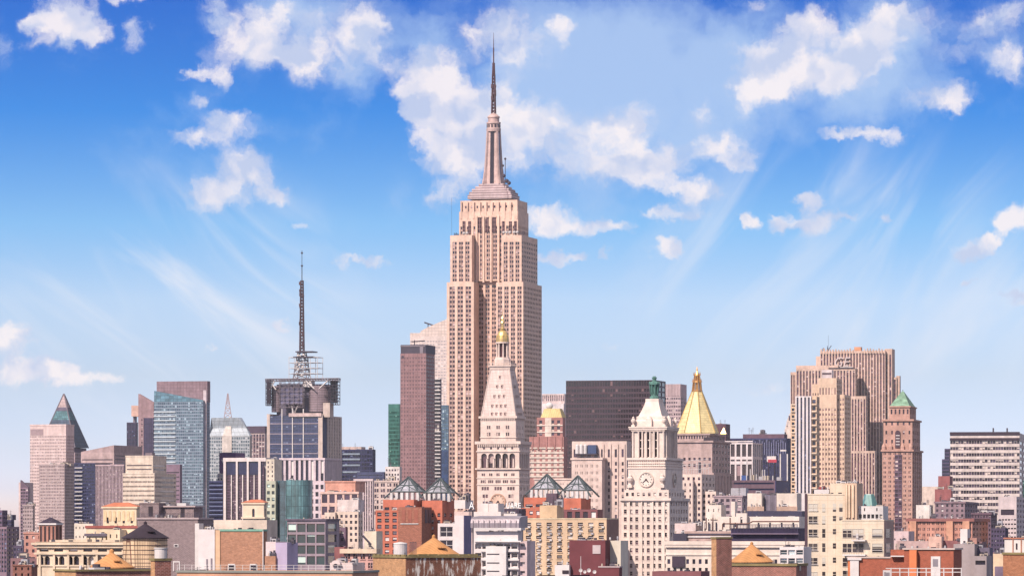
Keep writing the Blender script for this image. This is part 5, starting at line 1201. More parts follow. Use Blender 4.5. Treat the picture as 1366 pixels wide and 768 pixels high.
# ---------------------------------------------------------------- right middle ground
BRK = lambda n, c, **k: wall(n, c, .16, .2, **k)
b = Bld('brick_tower', 'stepped dark red brick tower block left of the banded slab', 'building', 1267, 2000, wallm=BRK('br_red', rgb(172,98,98)), glassm=GD, th=10)
b.block('wall', 1251.5, 1267, 1271, 634.5, yv=700, fs=S(3,9,.2,.2,mt=14)); b.block('step', 1247, 1269, 1280, 652, v0=-3, dp=2.9); b.clutter(30, 4, .9)
b.finish()
b = Bld('apartment_block', 'pale flat block far behind the red brick stepped tower', 'building', 1251, 3300, wallm=wall('w_palefar', rgb(232,205,190)), glassm=GD, th=10)
b.block('wall', 1229, 1251, 1252, 648.5, dp=20); b.finish()
b = Bld('apartment_block', 'mauve apartment block with rows of white windows, below the red brick tower', 'building', 1287, 1850, wallm=BRK('w_mauve', rgb(160,130,140)), glassm=glass('glass_arch', rgb(92,72,92,.7), (240,228,225), .45), th=10)
b.block('wall', 1247, 1287, 1304, 669, fs=S(6,6.6,.42,.52,arch=False), rs=S(5,6.6,.4,.5), yv=694, cop=(.8,.4,None)); b.clutter(31, 8, 1.0); b.finish()
b = Bld('brick_apartments', 'long orange-pink brick apartment block with bay windows and cornice below the grey-mauve block', 'building', 1297, 1650, wallm=BRK('br_orange', rgb(225,155,132)), glassm=GD, th=10)
b.block('wall', 1211, 1297, 1318, 692, fs=[(692,S(14,7.6,.55,.5,g=2,gf=.7)),], rs=S(5,7.6,.5,.5), yv=732, cop=(1.2,.8,wall('cp_red', rgb(175,110,105)))); b.clutter(32, 6, 1.0)
for i, p in enumerate((1213,1262,1284)): b.pbox('bay', p, p+9, 694.5, 730, v=-1.2, dp=1.18, m=BRK('br_or2', rgb(240,170,135)))
b.finish()
b = Bld('flat_white_block', 'white rooftop box with a dark blue side, behind the orange-pink brick apartments', 'building', 1240, 1900, wallm=wall('w_whb', rgb(240,228,220)), glassm=GD, th=10)
b.block('wall', 1222, 1240, 1250, 673, dp=20, rs=S(1,16,.9,.8,mt=2)); b.clutter(33, 3, .9); b.finish()
b = Bld('office_block', 'dark mauve block of dim windows right of the orange-pink apartments', 'building', 1322, 1800, wallm=wall('w_dkm', rgb(125,95,112)), glassm=GD, th=10)
b.block('wall', 1296, 1322, 1330, 684, fs=S(7,6,.5,.5), rs=S(3,6,.5,.5), yv=740, cop=(.8,.3,None)); b.clutter(34, 6, 1.1); b.finish()
b = Bld('office_tower', 'pale grey plain tower with one dark slot window near its top, right edge', 'tower', 1356, 1700, wallm=wall('w_slot', rgb(226,205,205), .1), glassm=GD, th=10)
b.block('wall', 1332, 1356, 1367, 662, fs=[(662,S(1,30,.74,.25,mt=17,rows=1)),(688,S(6,5.8,.7,.35))], rs=S(3,7,.5,.5), yv=740); b.finish()
b = Bld('glass_tower', 'sliver of dark green glass tower cut off by the right edge of the picture', 'tower', 1380, 2150, wallm=wall('w_grn3', rgb(48,92,96)), glassm=glass('glass_emerald', rgb(34,102,92,.8)), th=10)
b.block('wall', 1364.2, 1380, None, 640, dp=16, fs=S(8,6,.8,.7), yv=768); b.finish()

# ================================================================ middle ground, left
CT = wall('cone_tan', rgb(222,152,80), .12, .3, plank=(.45,40,.03,.05))
b = Bld('brick_apartments', 'reddish brick apartment block at the lower left, below the roof with the dark pyramid cap', 'building', 52, 1250, wallm=wall('br_l1', rgb(205,142,125), .2, .2), glassm=GD)
b.block('wall', 32, 57, 60, 710, fs=S(3,9,.4,.5,mt=4,rec=.3), yv=745, cop=(.5,.2,None)); b.clutter(40, 3, .7)
b.block('upper', 35, 56, None, 708.5, v0=6, dp=8); b.finish()
b = Bld('brick_tower', 'brick rooftop tower with vertical ribs and a dark slate pyramid cap, lower left', 'building', 75, 1200, wallm=wall('br_l2', rgb(200,135,115), .18, .2), glassm=GBR)
b.block('wall', 52, 74, 83, 699, fs=S(4,30,.5,.75,mt=2.5,rows=1,st='punch',rec=.25), rs=S(2,30,.5,.75,mt=2.5,rows=1,rec=.25), gm=None)
u0,u1,v0,v1,z0,z1 = b.last; ledge(b, 698.4, .35, .5, b.last, m=WHT)
cu, cv = (u0+u1)/2, (v0+v1)/2
mb = MB(); mb.frust(u0-.3,u1+.3,v0-.3,v1+.3,z1+.3,cu-.15,cu+.15,cv-.15,cv+.15,b.z(689.5,cu,cv)); b.part('pyramid_roof', mb, wall('slate_dk', rgb(66,52,72), .2, .1)); b.finish()
b = Bld('cream_block', 'plain cream block left of the small arched penthouse with the orange roof', 'building', 126, 1300, wallm=wall('w_crb', rgb(245,226,205), .08), glassm=GD)
b.block('wall', 99, 124, 128, 698, fs=S(5,12,.25,.25,mt=4,rec=.3), yv=722); b.clutter(41, 4, .7); b.finish()
b = Bld('arched_penthouse', 'cream penthouse with blind arches and an orange tiled hip roof, on stepped terraces', 'building', 186, 1150, wallm=wall('w_pent1', rgb(248,220,180), .1), glassm=GD)
b.block('wall', 137.5, 182, 187, 676.5, fs=S(4,40,.3,.2,mt=13,rows=1,e=.02), rs=S(1,40,.3,.2,mt=13,rows=1))
u0,u1,v0,v1,z0,z1 = b.last; cu, cv = (u0+u1)/2, (v0+v1)/2
ledge(b, 676.2, .35, .5, b.last)
mb = MB(); mb.frust(u0-.4,u1+.4,v0-.4,v1+.4,z1+.3,u0+2.8,u1-2.8,cv-.4,cv+.4,b.z(669.8,cu,cv)); b.part('tiled_roof', mb, wall('tile_orange', rgb(215,120,80), .2, .1))
for i in range(7):
    p = 140.5+i*6.1; x = b.lx(p,-.05); w = 1.75*b.px; mb = MB(); zc_ = b.z(682.5)
    mb.box(x-w,x+w,-.14,-.01,b.z(694),zc_); mb.loft([(x+w*cos(a*pi/8),-.14,zc_+w*sin(a*pi/8)) for a in range(9)],[(x+w*cos(a*pi/8),-.02,zc_+w*sin(a*pi/8)) for a in range(9)]); b.part('blind_arch', mb, wall('w_pent2', rgb(250,212,158)))
b.block('terrace', 115, 186, None, 701.5, v0=-3, dp=2.9, cop=(.7,.25,plain('cop_red', rgb(180,85,75))))
b.block('lower_terrace', 115.5, 141, None, 712, v0=-7, dp=3.9, cop=(.7,.5,plain('cop_gr', rgb(110,95,110))), fs=S(3,20,.2,.2,mt=4,rows=1))
b.block('lower_terrace', 143, 160, None, 706, v0=-8, dp=4.9, fs=S(2,20,.2,.25,mt=6,rows=1)); b.finish()
# arcade
AR = wall('w_arc', rgb(240,212,180), .12, .2)
b = Bld('arcaded_building', 'cream building with a long row of round-arched windows and a heavy cornice, lower left', 'building', 166, 950, wallm=AR, glassm=GDW)
b.block('wall', 49, 166, None, 725, dp=18, fs=[(725,None),(730,S(6,6.2,.62,.62,mt=1.2,rows=1,rec=.5)),(739,S(6,40,.86,.315,g=2,gf=.86,mt=2.2,rows=1,rec=.9,arch=True)),(755,S(6,13,.86,.7,g=2,gf=.86,mt=2.5,rec=.6))], yv=766)
bb = b.last
for y, pr_, h in ((724.8,1.0,.5),(728.6,.55,.5),(737.8,.5,.45),(754,.25,.35)): ledge(b, y, pr_, h, bb)
for i in range(7): b.pbox('pier', 51.5+i*19.0, 54.2+i*19.0, 739.5, 768, v=-.35, dp=.33)
mb = MB(); u0,u1,v0,v1 = bb[:4]
for i in range(90): x = u0+(u1-u0)*(i+.5)/90; mb.box(x-.06,x+.06,v0-.9,v0-.6,b.z(724),b.z(722.6))
mb.box(u0,u1,v0-.95,v0-.55,b.z(722.6),b.z(722.2)); b.part('balustrade', mb, AR)
b.clutter(42, 9, .6, kinds='uuvb'); b.clutter(142, 16, .5, kinds='uvvu'); b.finish()
b = Bld('brick_house', 'small dark brick block with a cream parapet at the bottom left corner', 'building', 47, 800, wallm=wall('br_l3', rgb(165,105,90), .25, .25, brick=(.5,.18,.03,.15)), glassm=GD)
b.block('wall', 17, 42, 50, 753, fs=S(3,8,.3,.5,mt=3), yv=768, cop=(.3,.15,None)); b.clutter(43, 4, .6); b.finish()
b = Bld('brick_house', 'mauve-brown brick block with white rooftop units behind the bottom left corner block', 'building', 40, 1000, wallm=wall('br_l4', rgb(150,108,112), .2, .2), glassm=GD)
b.block('wall', 14, 49, 53, 744, fs=S(4,8,.35,.5,mt=4), yv=760); b.clutter(44, 5, .7); b.finish()
b = Bld('office_block', 'dark slate block behind the lower-left corner roofs, broken up by lit panels', 'building', 32, 1500, wallm=wall('w_dksl', rgb(92,78,105)), glassm=GN)
b.block('wall', 18, 31, 33, 727, fs=S(3,7,.5,.5), yv=750); b.clutter(45, 4, .9); b.finish()
# grey brick building
GBK = wall('br_grey', rgb(128,108,112), .22, .2, brick=(.62,.21,.05,.25), mortar=rgb(175,150,150))
b = Bld('grey_brick_building', 'blank dark grey brick building with a roof terrace and penthouse behind the wooden water tank', 'building', 266, 900, wallm=GBK, glassm=GDW, framem=WHT)
b.block('wall', 183.5, 264, 284, 690.5, cop=(.35,.25,plain('cop_pale', rgb(200,175,175))))
bg_ = b.last; b.block('penthouse', 186.5, 212, None, 670.5, 690.4, v0=4, dp=7, cop=(.3,.1,None))
b.pbox('doorway', 198, 203.5, 675, 688, v=3.9, dp=.09, m=plain('door_dark', rgb(50,34,48)))
b.block('penthouse', 211.5, 258.5, None, 674.5, 690.4, v0=6, dp=6, cop=(.3,.5,plain('cop_pale', rgb(200,175,175))))
b.pbox('doorway', 241, 246, 677, 689, v=5.9, dp=.09, m=plain('door_dark', rgb(50,34,48)))
for p, q_, y in ((214,221,669.5),(236,248,670.5),(222,226,672)): b.pbox('rooftop_unit', p, q_, y, 674.5, v=8, dp=2, m=UNITM[1])
mb = MB(); u0,u1,v0,v1,z0,z1 = bg_
for i in range(40): x = u0+(u1-u0)*i/39; mb.box(x-.03,x+.03,v0+.4,v0+.46,z1+.1,z1+1.0)
for k in range(3): mb.box(u0,u1,v0+.4,v0+.46,z1+.35+k*.3,z1+.39+k*.3)
b.part('railing', mb, STEEL)
for i, p in enumerate((207,214,219,223,227,232,238)): b.pbox('terrace_planter', p, p+2.6, 686+(i%3), 690.8, v=1.6, dp=.8, m=UNITM[(i*3)%4])
mb = MB(); mb.box(b.lx(232,-.05),b.lx(238,-.05),-.1,-.01,b.z(729.3),b.z(725.2)); o = b.part('window', mb, WHT); mb = MB(); mb.box(b.lx(233,-.05),b.lx(237,-.05),-.14,-.105,b.z(728.5),b.z(726)); k = b.part('pane', mb, plain('door_dark', rgb(50,34,48))); k.parent = o
mb = MB(); mb.box(b.lx(231,-.05),b.lx(240,-.05),-.12,-.01,b.z(761),b.z(748)); o = b.part('door', mb, WHT); mb = MB(); mb.box(b.lx(232.2,-.05),b.lx(238.8,-.05),-.16,-.125,b.z(761),b.z(749.4)); k = b.part('door_panel', mb, GBK); k.parent = o
for i, y in enumerate((698,722,736,748)): b.pbox('wall_bracket', 260.5, 265, y, y+(9 if i == 0 else 4), v=-1.2, dp=1.15, m=WHT)
b.finish()
# brick and white building
BB = wall('br_tan', rgb(205,140,100), .15, .15, brick=(.42,.14,.03,.2), mortar=rgb(185,135,110))
b = Bld('brick_building', 'tan brick building with a green coping, two white-framed windows and a white left wing', 'building', 354, 620, wallm=BB, glassm=GDW, framem=WHT)
b.block('wall', 293.5, 350.5, 356, 706, m=BB, cop=(.3,.12,plain('cop_green', rgb(130,190,165))))
b.block('tan_strip', 286.5, 293.4, None, 706.5, v0=-.15, dp=5, m=plain('strip_tan', rgb(238,190,145)))
b.block('white_wing', 264.5, 286.4, None, 705.5, v0=-.3, dp=6, m=wall('w_whw', rgb(244,230,228), .06, .1))
b.block('white_turret', 260, 265.5, None, 697.5, v0=2, dp=2, m=WHT)
b.pbox('downpipe', 350.2, 351.2, 706, 765, v=-.12, dp=.1, m=WHT)
b.pbox('slot_window', 275, 277, 745, 762, v=-.38, dp=.07, m=STEELM); b.pbox('slot_window', 281, 283, 744, 762, v=-.38, dp=.07, m=STEELM)
for p, q_ in ((304.5,313.5),(333.5,342.5)):
    mb = MB(); mb.box(b.lx(p),b.lx(q_),-.08,-.01,b.z(761),b.z(751.5)); o = b.part('window', mb, WHT)
    mb = MB(); mb.box(b.lx(p+1),b.lx(q_-1),-.11,-.085,b.z(760),b.z(753)); k = b.part('pane', mb, GDW); k.parent = o
    mb = MB(); mb.box(b.lx(p+.9),b.lx(q_-.9),-.14,-.112,b.z(757.2),b.z(756.4)); k = b.part('glazing_bar', mb, WHT); k.parent = o
b.block('rear_cream', 285, 356, None, 693, v0=9, dp=5, m=wall('w_rc', rgb(238,215,195)))
b.finish()
b = Bld('tiled_penthouse', 'cream penthouse with one slim arched window and orange tiled roof', 'building', 352, 1000, wallm=wall('w_pent3', rgb(248,222,190), .08), glassm=GDW)
b.block('wall', 324, 352, 356, 671, fs=[(671,S(1,50,.12,.22,mt=7,rows=1,arch=True)),], rs=S(1,50,.3,.22,mt=7,rows=1,arch=True)); b.wins = b.wins
u0,u1,v0,v1,z0,z1 = b.last; cu, cv = (u0+u1)/2, (v0+v1)/2; ledge(b, 670.9, .3, .4, b.last); ledge(b, 690, .35, .4, b.last)
mb = MB(); mb.frust(u0-.4,u1+.4,v0-.4,v1+.4,z1+.25,u0+2,u1-1,cv-.4,cv+.4,b.z(665.8,cu,cv)); b.part('tiled_roof', mb, wall('tile_orange', rgb(215,120,80), .2, .1)); b.finish()
b = Bld('lavender_block', 'pale pink and lavender painted block beside the tan brick building, railing in front', 'building', 368, 606, wallm=wall('w_lav0', rgb(238,215,215), .05), glassm=GD)
b.block('wall', 354.5, 368, None, 722, dp=5); b.block('lavender_wing', 367.6, 383, None, 723, v0=-.5, dp=5, m=wall('w_lav', rgb(205,185,218), .05, .08))
b.block('brick_base', 353.5, 367.5, None, 741, v0=-1, dp=.9, m=BB); b.finish()
# roof terrace with railing along the bottom
b = Bld('terrace_roof', 'long tan rooftop with a thin white railing along the bottom edge, left of centre', 'building', 470, 420, wallm=wall('w_terr', rgb(222,160,125), .15, .2), glassm=GD)
b.block('wall', 236, 470, None, 761.5, dp=9, cop=(.22,.12,plain('cop_grn2', rgb(150,150,140))))
u0,u1,v0,v1,z0,z1 = b.last; mb = MB()
for i in range(25): x = u0+(u1-u0)*i/24; mb.box(x-.02,x+.02,v0+.1,v0+.14,z1,z1+.62)
for k in (.3,.6): mb.box(u0,u1,v0+.1,v0+.14,z1+k-.015,z1+k+.015)
b.part('railing', mb, WHT); b.finish()
# ---------------------------------------------------------------- water tanks
def water_tank(label, px, ytip, yeave, ybot, rpx, D, roofm, bodym, group=None, finial=True, hoops=7):
    r = rpx*D/F; X = (px-CX)*D/F; z = lambda y: ZC+(HY-y)*D/F
    o = bpy.data.objects.new('water_tank', None); COL.objects.link(o); o.location = (X, D+r, z(ybot)-2.2); tag(o, label, 'water tank', group)
    zb = z(ybot)-o.location[2]; ze = z(yeave)-o.location[2]; zt = z(ytip)-o.location[2]; rb = r*.93
    mb = MB(); mb.lathe(0, 0, [(rb*1.02,zb),(rb,ze)], 36); mb.build('tank_body', bodym, o)
    mb = MB(); mb.lathe(0, 0, [(r,ze-.08),(r,ze+.03),(r*.5,ze+(zt-ze)*.52),(.12,zt)], 32)
    if finial: mb.lathe(0, 0, [(.22,zt-.1),(.22,zt+.2),(.05,zt+.35)], 8)
    rf = mb.build('conical_roof', roofm, o)
    mb = MB(); mb.box(r*.15,r*.42,-r*.72,-r*.45,ze+(zt-ze)*.42,ze+(zt-ze)*.5); mb.build('hatch', roofm, rf)
    for k in range(hoops):
        t = zb+(ze-zb)*((k+.5)/hoops)**1.15; mb = MB(); mb.lathe(0, 0, [(rb*1.02+.02,t-.035),(rb*1.02+.05,t),(rb*1.02+.02,t+.035)], 36); mb.build('hoop', plain('hoop_iron', rgb(120,88,82)), o)
    for k in range(4):
        a = pi/4+k*pi/2; mb = MB(); mb.bar((rb*.8*cos(a),rb*.8*sin(a),0),(rb*.8*cos(a),rb*.8*sin(a),zb),.14); mb.build('leg', STEEL, o)
    mb = MB(); mb.box(-rb,rb,-rb,rb,zb-.25,zb-.01); mb.build('platform', STEEL, o)
    mb = MB(); 
    for s_x in (-.22,.22): mb.bar((rb*.55+s_x,-rb*.86,0),(rb*.55+s_x,-rb*.86,ze),.03)
    for k in range(14): mb.bar((rb*.55-.22,-rb*.86,ze*k/14),(rb*.55+.22,-rb*.86,ze*k/14),.02)
    mb.build('ladder', STEEL, o)
    return o
WOOD = wall('tank_wood', rgb(244,206,160), .15, .6, plank=(.26,40,.03,.12), mortar=rgb(150,105,85))
TG = 'wooden rooftop water tanks'
water_tank('wooden rooftop water tank with weathered planks, iron hoops and a black conical roof, lower left', 191, 698, 717, 757, 32, 560, wall('tank_black', rgb(62,48,62), .2, .2), WOOD, TG)
b = Bld('tank_house', 'brick roof base carrying the black-roofed wooden water tank', 'building', 214, 550, wallm=wall('br_base', rgb(150,100,82), .2, .2, brick=(.42,.14,.03,.2)))
b.block('wall', 166, 214, None, 778, dp=9); b.finish()
water_tank('tan conical roof of a rooftop tank behind the brick parapet at the bottom left', 146, 736.5, 756.5, 775, 31, 400, CT, WOOD, TG)
water_tank('large tan conical tank roof behind the stained brick wall at the bottom centre', 578, 716.5, 740.5, 765, 37, 480, CT, WOOD, TG)
water_tank('tan conical tank roof with a small hatch behind the brick wall at the lower right', 1004.5, 725.5, 749, 775, 30, 560, CT, WOOD, TG)
# ---------------------------------------------------------------- foreground brick, seen corner-on
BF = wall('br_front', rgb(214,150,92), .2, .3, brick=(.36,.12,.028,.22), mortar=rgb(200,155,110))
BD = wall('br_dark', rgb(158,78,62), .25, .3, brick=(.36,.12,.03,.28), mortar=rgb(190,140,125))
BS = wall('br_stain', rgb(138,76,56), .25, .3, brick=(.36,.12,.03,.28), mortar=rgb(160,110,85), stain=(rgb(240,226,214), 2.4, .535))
OLV = wall('cop_olive', rgb(150,132,82), .25, .3)
def deck(name, label, xl, xm, xr, yt, D, mf, md, th=58, seed=1, merlon=True):
    b = Bld(name, label, 'building', xm, D, th=th, wallm=mf)
    b.block('wall', xl, xm, xr, yt+4.6)
    u0,u1,v0,v1,z0,z1 = b.last
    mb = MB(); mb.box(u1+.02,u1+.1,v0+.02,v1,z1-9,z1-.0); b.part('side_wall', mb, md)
    mb = MB(); mb.box(u0-.08,u1+.2,v0-.12,v0+.4,z1+.01,z1+.16); mb.box(u1-.35,u1+.22,v0+.42,v1,z1+.01,z1+.16); b.part('coping', mb, OLV)
    if merlon:
        mb = MB(); rq = random.Random(seed); n = int((v1-v0)/1.25)
        for i in range(n): y = v0+.3+(v1-v0-.5)*i/n; mb.box(u1-.2,u1+.12,y,y+1.05,z1+.17,z1+.36+rq.uniform(0,.05))
        n = max(2, int((u1-u0)/.8))
        for i in range(n): x = u0+(u1-u0)*i/n; mb.box(x,x+.6,v0-.05,v0+.2,z1+.17,z1+.36)
        b.part('parapet_blocks', mb, OLV)
    return b
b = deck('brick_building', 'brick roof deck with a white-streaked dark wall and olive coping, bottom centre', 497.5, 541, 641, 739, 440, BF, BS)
for i in range(5):
    mb = MB(); v = 3+i*4.4; mb.box(b.last[1]+.11,b.last[1]+.2,v,v+2.2,b.last[5]-3.4,b.last[5]-1.9); b.part('window', mb, plain('door_dark', rgb(50,34,48)))
mb = MB(); x = b.lx(534,2.5); zt_ = b.z(724,0,2.5); mb.lathe(x, 2.5, [(.72,b.last[5]-.5),(.72,zt_-.12),(.76,zt_-.1),(.7,zt_),(.1,zt_+.12)], 20); b.part('vent_drum', mb, WHT)
mb = MB()
for k in range(3):
    x = b.lx(547+k*3.2,4); z = b.last[5]; mb.bar((x,4,z),(x,4,z+1.6),.035); mb.bar((x,4,z+1.6),(x+.25,4,z+1.6),.035); mb.bar((x+.25,4,z+1.6),(x+.25,4,z),.035)
b.part('ladder_rails', mb, STEEL)
b.finish()
b = deck('brick_building', 'brick parapet roof with dark red brick side, bottom left', 73, 101, 206, 757, 350, BF, BD, seed=2, merlon=False); b.finish()
def stack(label, xl, xm, xr, yt, D, cap=None):
    b = Bld('brick_chimney', label, 'chimney', xm, D, th=58, wallm=BF)
    b.block('wall', xl, xm, xr, yt+1.5); u0,u1,v0,v1,z0,z1 = b.last
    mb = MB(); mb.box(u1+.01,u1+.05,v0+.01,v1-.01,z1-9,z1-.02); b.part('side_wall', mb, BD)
    mb = MB(); mb.box(u0-.08,u1+.1,v0-.08,v1+.08,z1+.01,z1+.2); b.part('cap', mb, OLV)
    if cap:
        cu, cv = (u0+u1)/2, (v0+v1)/2; mb = MB(); mb.lathe(cu, cv, [(cap,z1+.2),(cap,z1+.95),(cap*1.12,z1+.97),(cap*1.12,z1+1.05)], 18); b.part('chimney_pot', mb, WHT)
    return b
stack('square brick chimney topped by a white round pot, right of the black-roofed water tank', 201, 206.5, 228, 746, 335, .5)
stack('tall red brick chimney with a thin bright left edge, lower right of centre', 949, 955.5, 976, 716.5, 470)
b = Bld('brick_building', 'long red-brown brick parapet wall beside the tall red chimney, lower right of centre', 'building', 1062, 520, wallm=BD)
b.block('wall', 975, 1062, None, 752, dp=7, cop=(.3,.15,OLV)); b.finish()
b = Bld('brick_building', 'low mauve brick roof at the bottom edge left of the tall red chimney', 'building', 935, 620, wallm=wall('br_mauve', rgb(150,90,95), .2, .2))
b.block('wall', 870, 935, None, 761.5, dp=6); b.finish()

# ================================================================ middle ground, centre
b = Bld('pink_office', 'pink-topped office block with strip windows, right of the white-gridded block', 'building', 478, 2000, wallm=wall('w_pnk', rgb(240,196,180), .1), glassm=GD)
b.block('wall', 428, 478, 483, 656, fs=S(5,16,.72,.7,mt=3), yv=720, cop=(1,.3,None)); b.block('cap', 434, 474, 476, 641.5, 655.9, v0=4, dp=16, m=wall('w_pnkcap', rgb(238,165,140)), cop=(.6,.4,None)); b.clutter(50, 4, .9)
b.finish()
b = Bld('stepped_office', 'stepped pinkish block with a white box penthouse in front of the pink-topped office', 'building', 478, 1750, wallm=wall('w_stp', rgb(238,210,190), .12), glassm=GD)
b.block('wall', 446, 478, 484, 682, fs=S(5,8,.5,.5,rec=.4), rs=S(2,8,.4,.5), yv=725)
b.block('left_wing', 433, 447, None, 683, v0=-2, dp=6, fs=S(3,9,.4,.4), yv=705)
b.block('penthouse', 450, 478, 481, 666, 681.9, v0=2, dp=8, m=wall('w_pw', rgb(240,218,212))); b.finish()
b = Bld('dark_block', 'small dark mauve block with a classical columned front below the pink stepped block', 'building', 461, 1500, wallm=wall('w_dkmv', rgb(135,105,125)), glassm=GDW)
b.block('wall', 443, 461, 464, 703, fs=S(2,9,.4,.4), yv=730); b.block('porch', 433, 448, None, 708, v0=-4, dp=3.9, m=wall('w_porch', rgb(205,172,150)), fs=S(4,40,.5,.35,mt=10,rows=2), yv=768, cop=(1,.8,None)); b.finish()
PKB = wall('w_pkb', rgb(222,165,155), .14, .2)
b = Bld('pink_row_building', 'pink brick row building with pairs of white windows and a cornice, bottom left of centre', 'building', 499, 950, wallm=PKB, glassm=glass('glass_row', rgb(96,66,80,.7), (245,232,225), .6), framem=WHT)
b.block('wall', 459, 499, 503, 733, fs=S(4,12,.8,.6,g=2,gf=.66,mt=5,det=1,sill=True), yv=768, cop=(1.0,.8,wall('w_corn', rgb(235,205,175)))); b.clutter(51, 7, .5)
b.block('left_part', 446, 459.2, None, 729, v0=2, dp=7, m=wall('br_pk2', rgb(165,98,100))); 
b.block('cream_side', 486, 502, None, 708, v0=8, dp=5, m=wall('w_crs2', rgb(248,228,200)))
mb = MB(); mb.bar((b.lx(484,6),6,b.z(714)),(b.lx(495,6),6,b.z(726)),.25); b.part('duct', mb, STEEL)
b.finish()
b = Bld('domed_roof_house', 'small white vaulted roof hood with a dark arch, bottom edge left of centre', 'building', 465, 800, wallm=wall('w_dom', rgb(235,210,205), .08), glassm=GD)
b.block('wall', 440, 470, 472, 750, dp=8)
mb = MB(); x0 = b.lx(449,-.3); r_ = 6.5*b.px; zc_ = b.z(752.5); mb.loft([(x0+r_*cos(a*pi/10),-.9,zc_+r_*.9*sin(a*pi/10)) for a in range(11)],[(x0+r_*cos(a*pi/10),4,zc_+r_*.9*sin(a*pi/10)) for a in range(11)]); b.part('vaulted_hood', mb, wall('w_dom', rgb(235,210,205)))
mb = MB(); r2 = r_*.55; mb.loft([(x0+r2*cos(a*pi/10),-.95,zc_-.3+r2*sin(a*pi/10)) for a in range(11)],[(x0+r2*cos(a*pi/10),-.905,zc_-.3+r2*sin(a*pi/10)) for a in range(11)]); b.part('arch_opening', mb, plain('door_dark', rgb(50,34,48)))
b.clutter(52, 4, .6); b.finish()
# ---- brick towers with glass pyramids
OR = wall('br_orng', rgb(222,118,86), .14, .2, rough=.9); ORB = wall('br_brn', rgb(196,120,92), .12, .12, brick=(.9,.3,.07,.25)); ORD = wall('br_brn2', rgb(150,88,92), .15, .15)
def glass_pyramid(b, apx, ya, xl, xr, yb, v, seed=0):
    u0, u1 = b.lx(xl, v), b.lx(xr, v); w = (u1-u0)/2; cu, cv = (u0+u1)/2, v+w; w *= .95; za, zb = b.z(ya, cu, cv), b.z(yb, cu, cv)
    o = bpy.data.objects.new('pyramid_skylight', None); COL.objects.link(o); o.parent = b.o
    zm = zb+(za-zb)*.28; wm = w*.80
    mb = MB(); mb.frust(cu-wm*.9,cu+wm*.9,cv-wm*.9,cv+wm*.9,zm,cu-.1,cu+.1,cv-.1,cv+.1,za-.3); mb.build('glazing', wall('pyr_glass', rgb(172,170,180), .3, .1, rough=.3, spec=.7, plank=(2.2,2.2,.1,.2)), o)
    mb = MB(); A = Vector((cu,cv,za))
    for k in range(4):
        c0 = [(-1,-1),(1,-1),(1,1),(-1,1)][k]; c1 = [(-1,-1),(1,-1),(1,1),(-1,1)][(k+1)%4]
        P0, P1 = Vector((cu+c0[0]*w,cv+c0[1]*w,zb)), Vector((cu+c1[0]*w,cv+c1[1]*w,zb))
        mb.bar(P0, A, .34)
        for t in (.3,.6):
            mb.bar(P0.lerp(A,t), P1.lerp(A,t), .22)
        for t in (1/3,2/3):
            mb.bar(P0.lerp(P1,t).lerp(A,.3), A, .18); 
        mb.bar(P0.lerp(A,.3), P1.lerp(P0,.5).lerp(A,.6), .18); mb.bar(P1.lerp(A,.3), P1.lerp(P0,.5).lerp(A,.6), .18)
    mb.build('frame', plain('frame_teal', rgb(84,96,100)), o)
    mb = MB()
    for i in range(6):
        x = cu-w*.7+w*1.4*i/5; mb.box(x-.5,x+.5,cv-w*.8,cv-w*.6,zb-1.0,zm-.2)
    mb.build('louvre', plain('unit_white', rgb(228,220,218)), o)
for (dx, base, lab, sd_) in ((0, 1500, 'left pair of red-orange brick towers with open-framed glass pyramids, by the brown tower', 1),):
    b = Bld('brick_pyramid_block', 'brick block with two glass pyramids and a tall brown shaft, below the brown tower', 'building', 570, 1500, wallm=OR, glassm=glass('glass_or', rgb(62,42,66,.7), (240,225,220), .3), framem=WHT)
    b.block('upper_wall', 511, 552, 567, 666, v0=10, fs=S(4,50,.62,.11,mt=10,rows=1), rs=None, m=OR)
    b.block('left_wing', 501, 531.5, None, 680, v0=4, dp=10, fs=S(3,8.3,.56,.62,mt=3,rec=.35,det=1), yv=742)
    b.block('brown_shaft', 531, 562.5, 576, 676, v0=0, m=ORB)
    for p in (536,544,552.5):
        for k in (0,): b.pbox('recess_panel', p, p+5, 679.5, 697, v=-.12, dp=.1, m=wall('br_rc', rgb(180,100,78)))
    b.pbox('ledge', 534, 558, 697.5, 698.6, v=-.3, dp=.28, m=WHT)
    mb = MB(); uu = b.lx(562.5); 
    for k in range(2): mb.box(uu+.02,uu+.2,4+k*4.5,7.4+k*4.5,b.z(697,uu),b.z(679,uu))
    b.part('louvre', mb, STEEL)
    b.block('right_wing', 563, 590, 606, 667, v0=14, fs=[(667,None),(682,S(3,9,.42,.55,mt=2,det=1))], rs=[(667,None),(682,S(2,9,.42,.55,mt=2,det=1))], yv=720)
    glass_pyramid(b, 539, 635.6, 511, 564, 664, 13); glass_pyramid(b, 575.5, 637.5, 556, 605, 665, 18)
    b.finish()
b = Bld('brick_pyramid_block', 'brick block with two glass pyramids, directly behind the tan apartment block', 'building', 778, 1480, wallm=OR, glassm=glass('glass_or', rgb(62,42,66,.7), (240,225,220), .3), framem=WHT)
b.block('upper_wall', 699, 740, 752, 663, v0=10, fs=S(3,50,.7,.08,mt=9,rows=1), m=OR)
b.block('left_wing', 686, 740, None, 677, v0=5, dp=4.9, fs=S(6,9,.5,.6,mt=4,det=1), yv=700)
b.block('right_wing', 752, 775, 788, 664, v0=12, fs=[(664,None),(678,S(3,9,.45,.6,mt=3,rows=1,arch=True))])
b.block('dark_shaft', 728.5, 742.5, 744, 657.5, v0=2, dp=2.9, m=wall('sh_dk', rgb(112,88,104)))
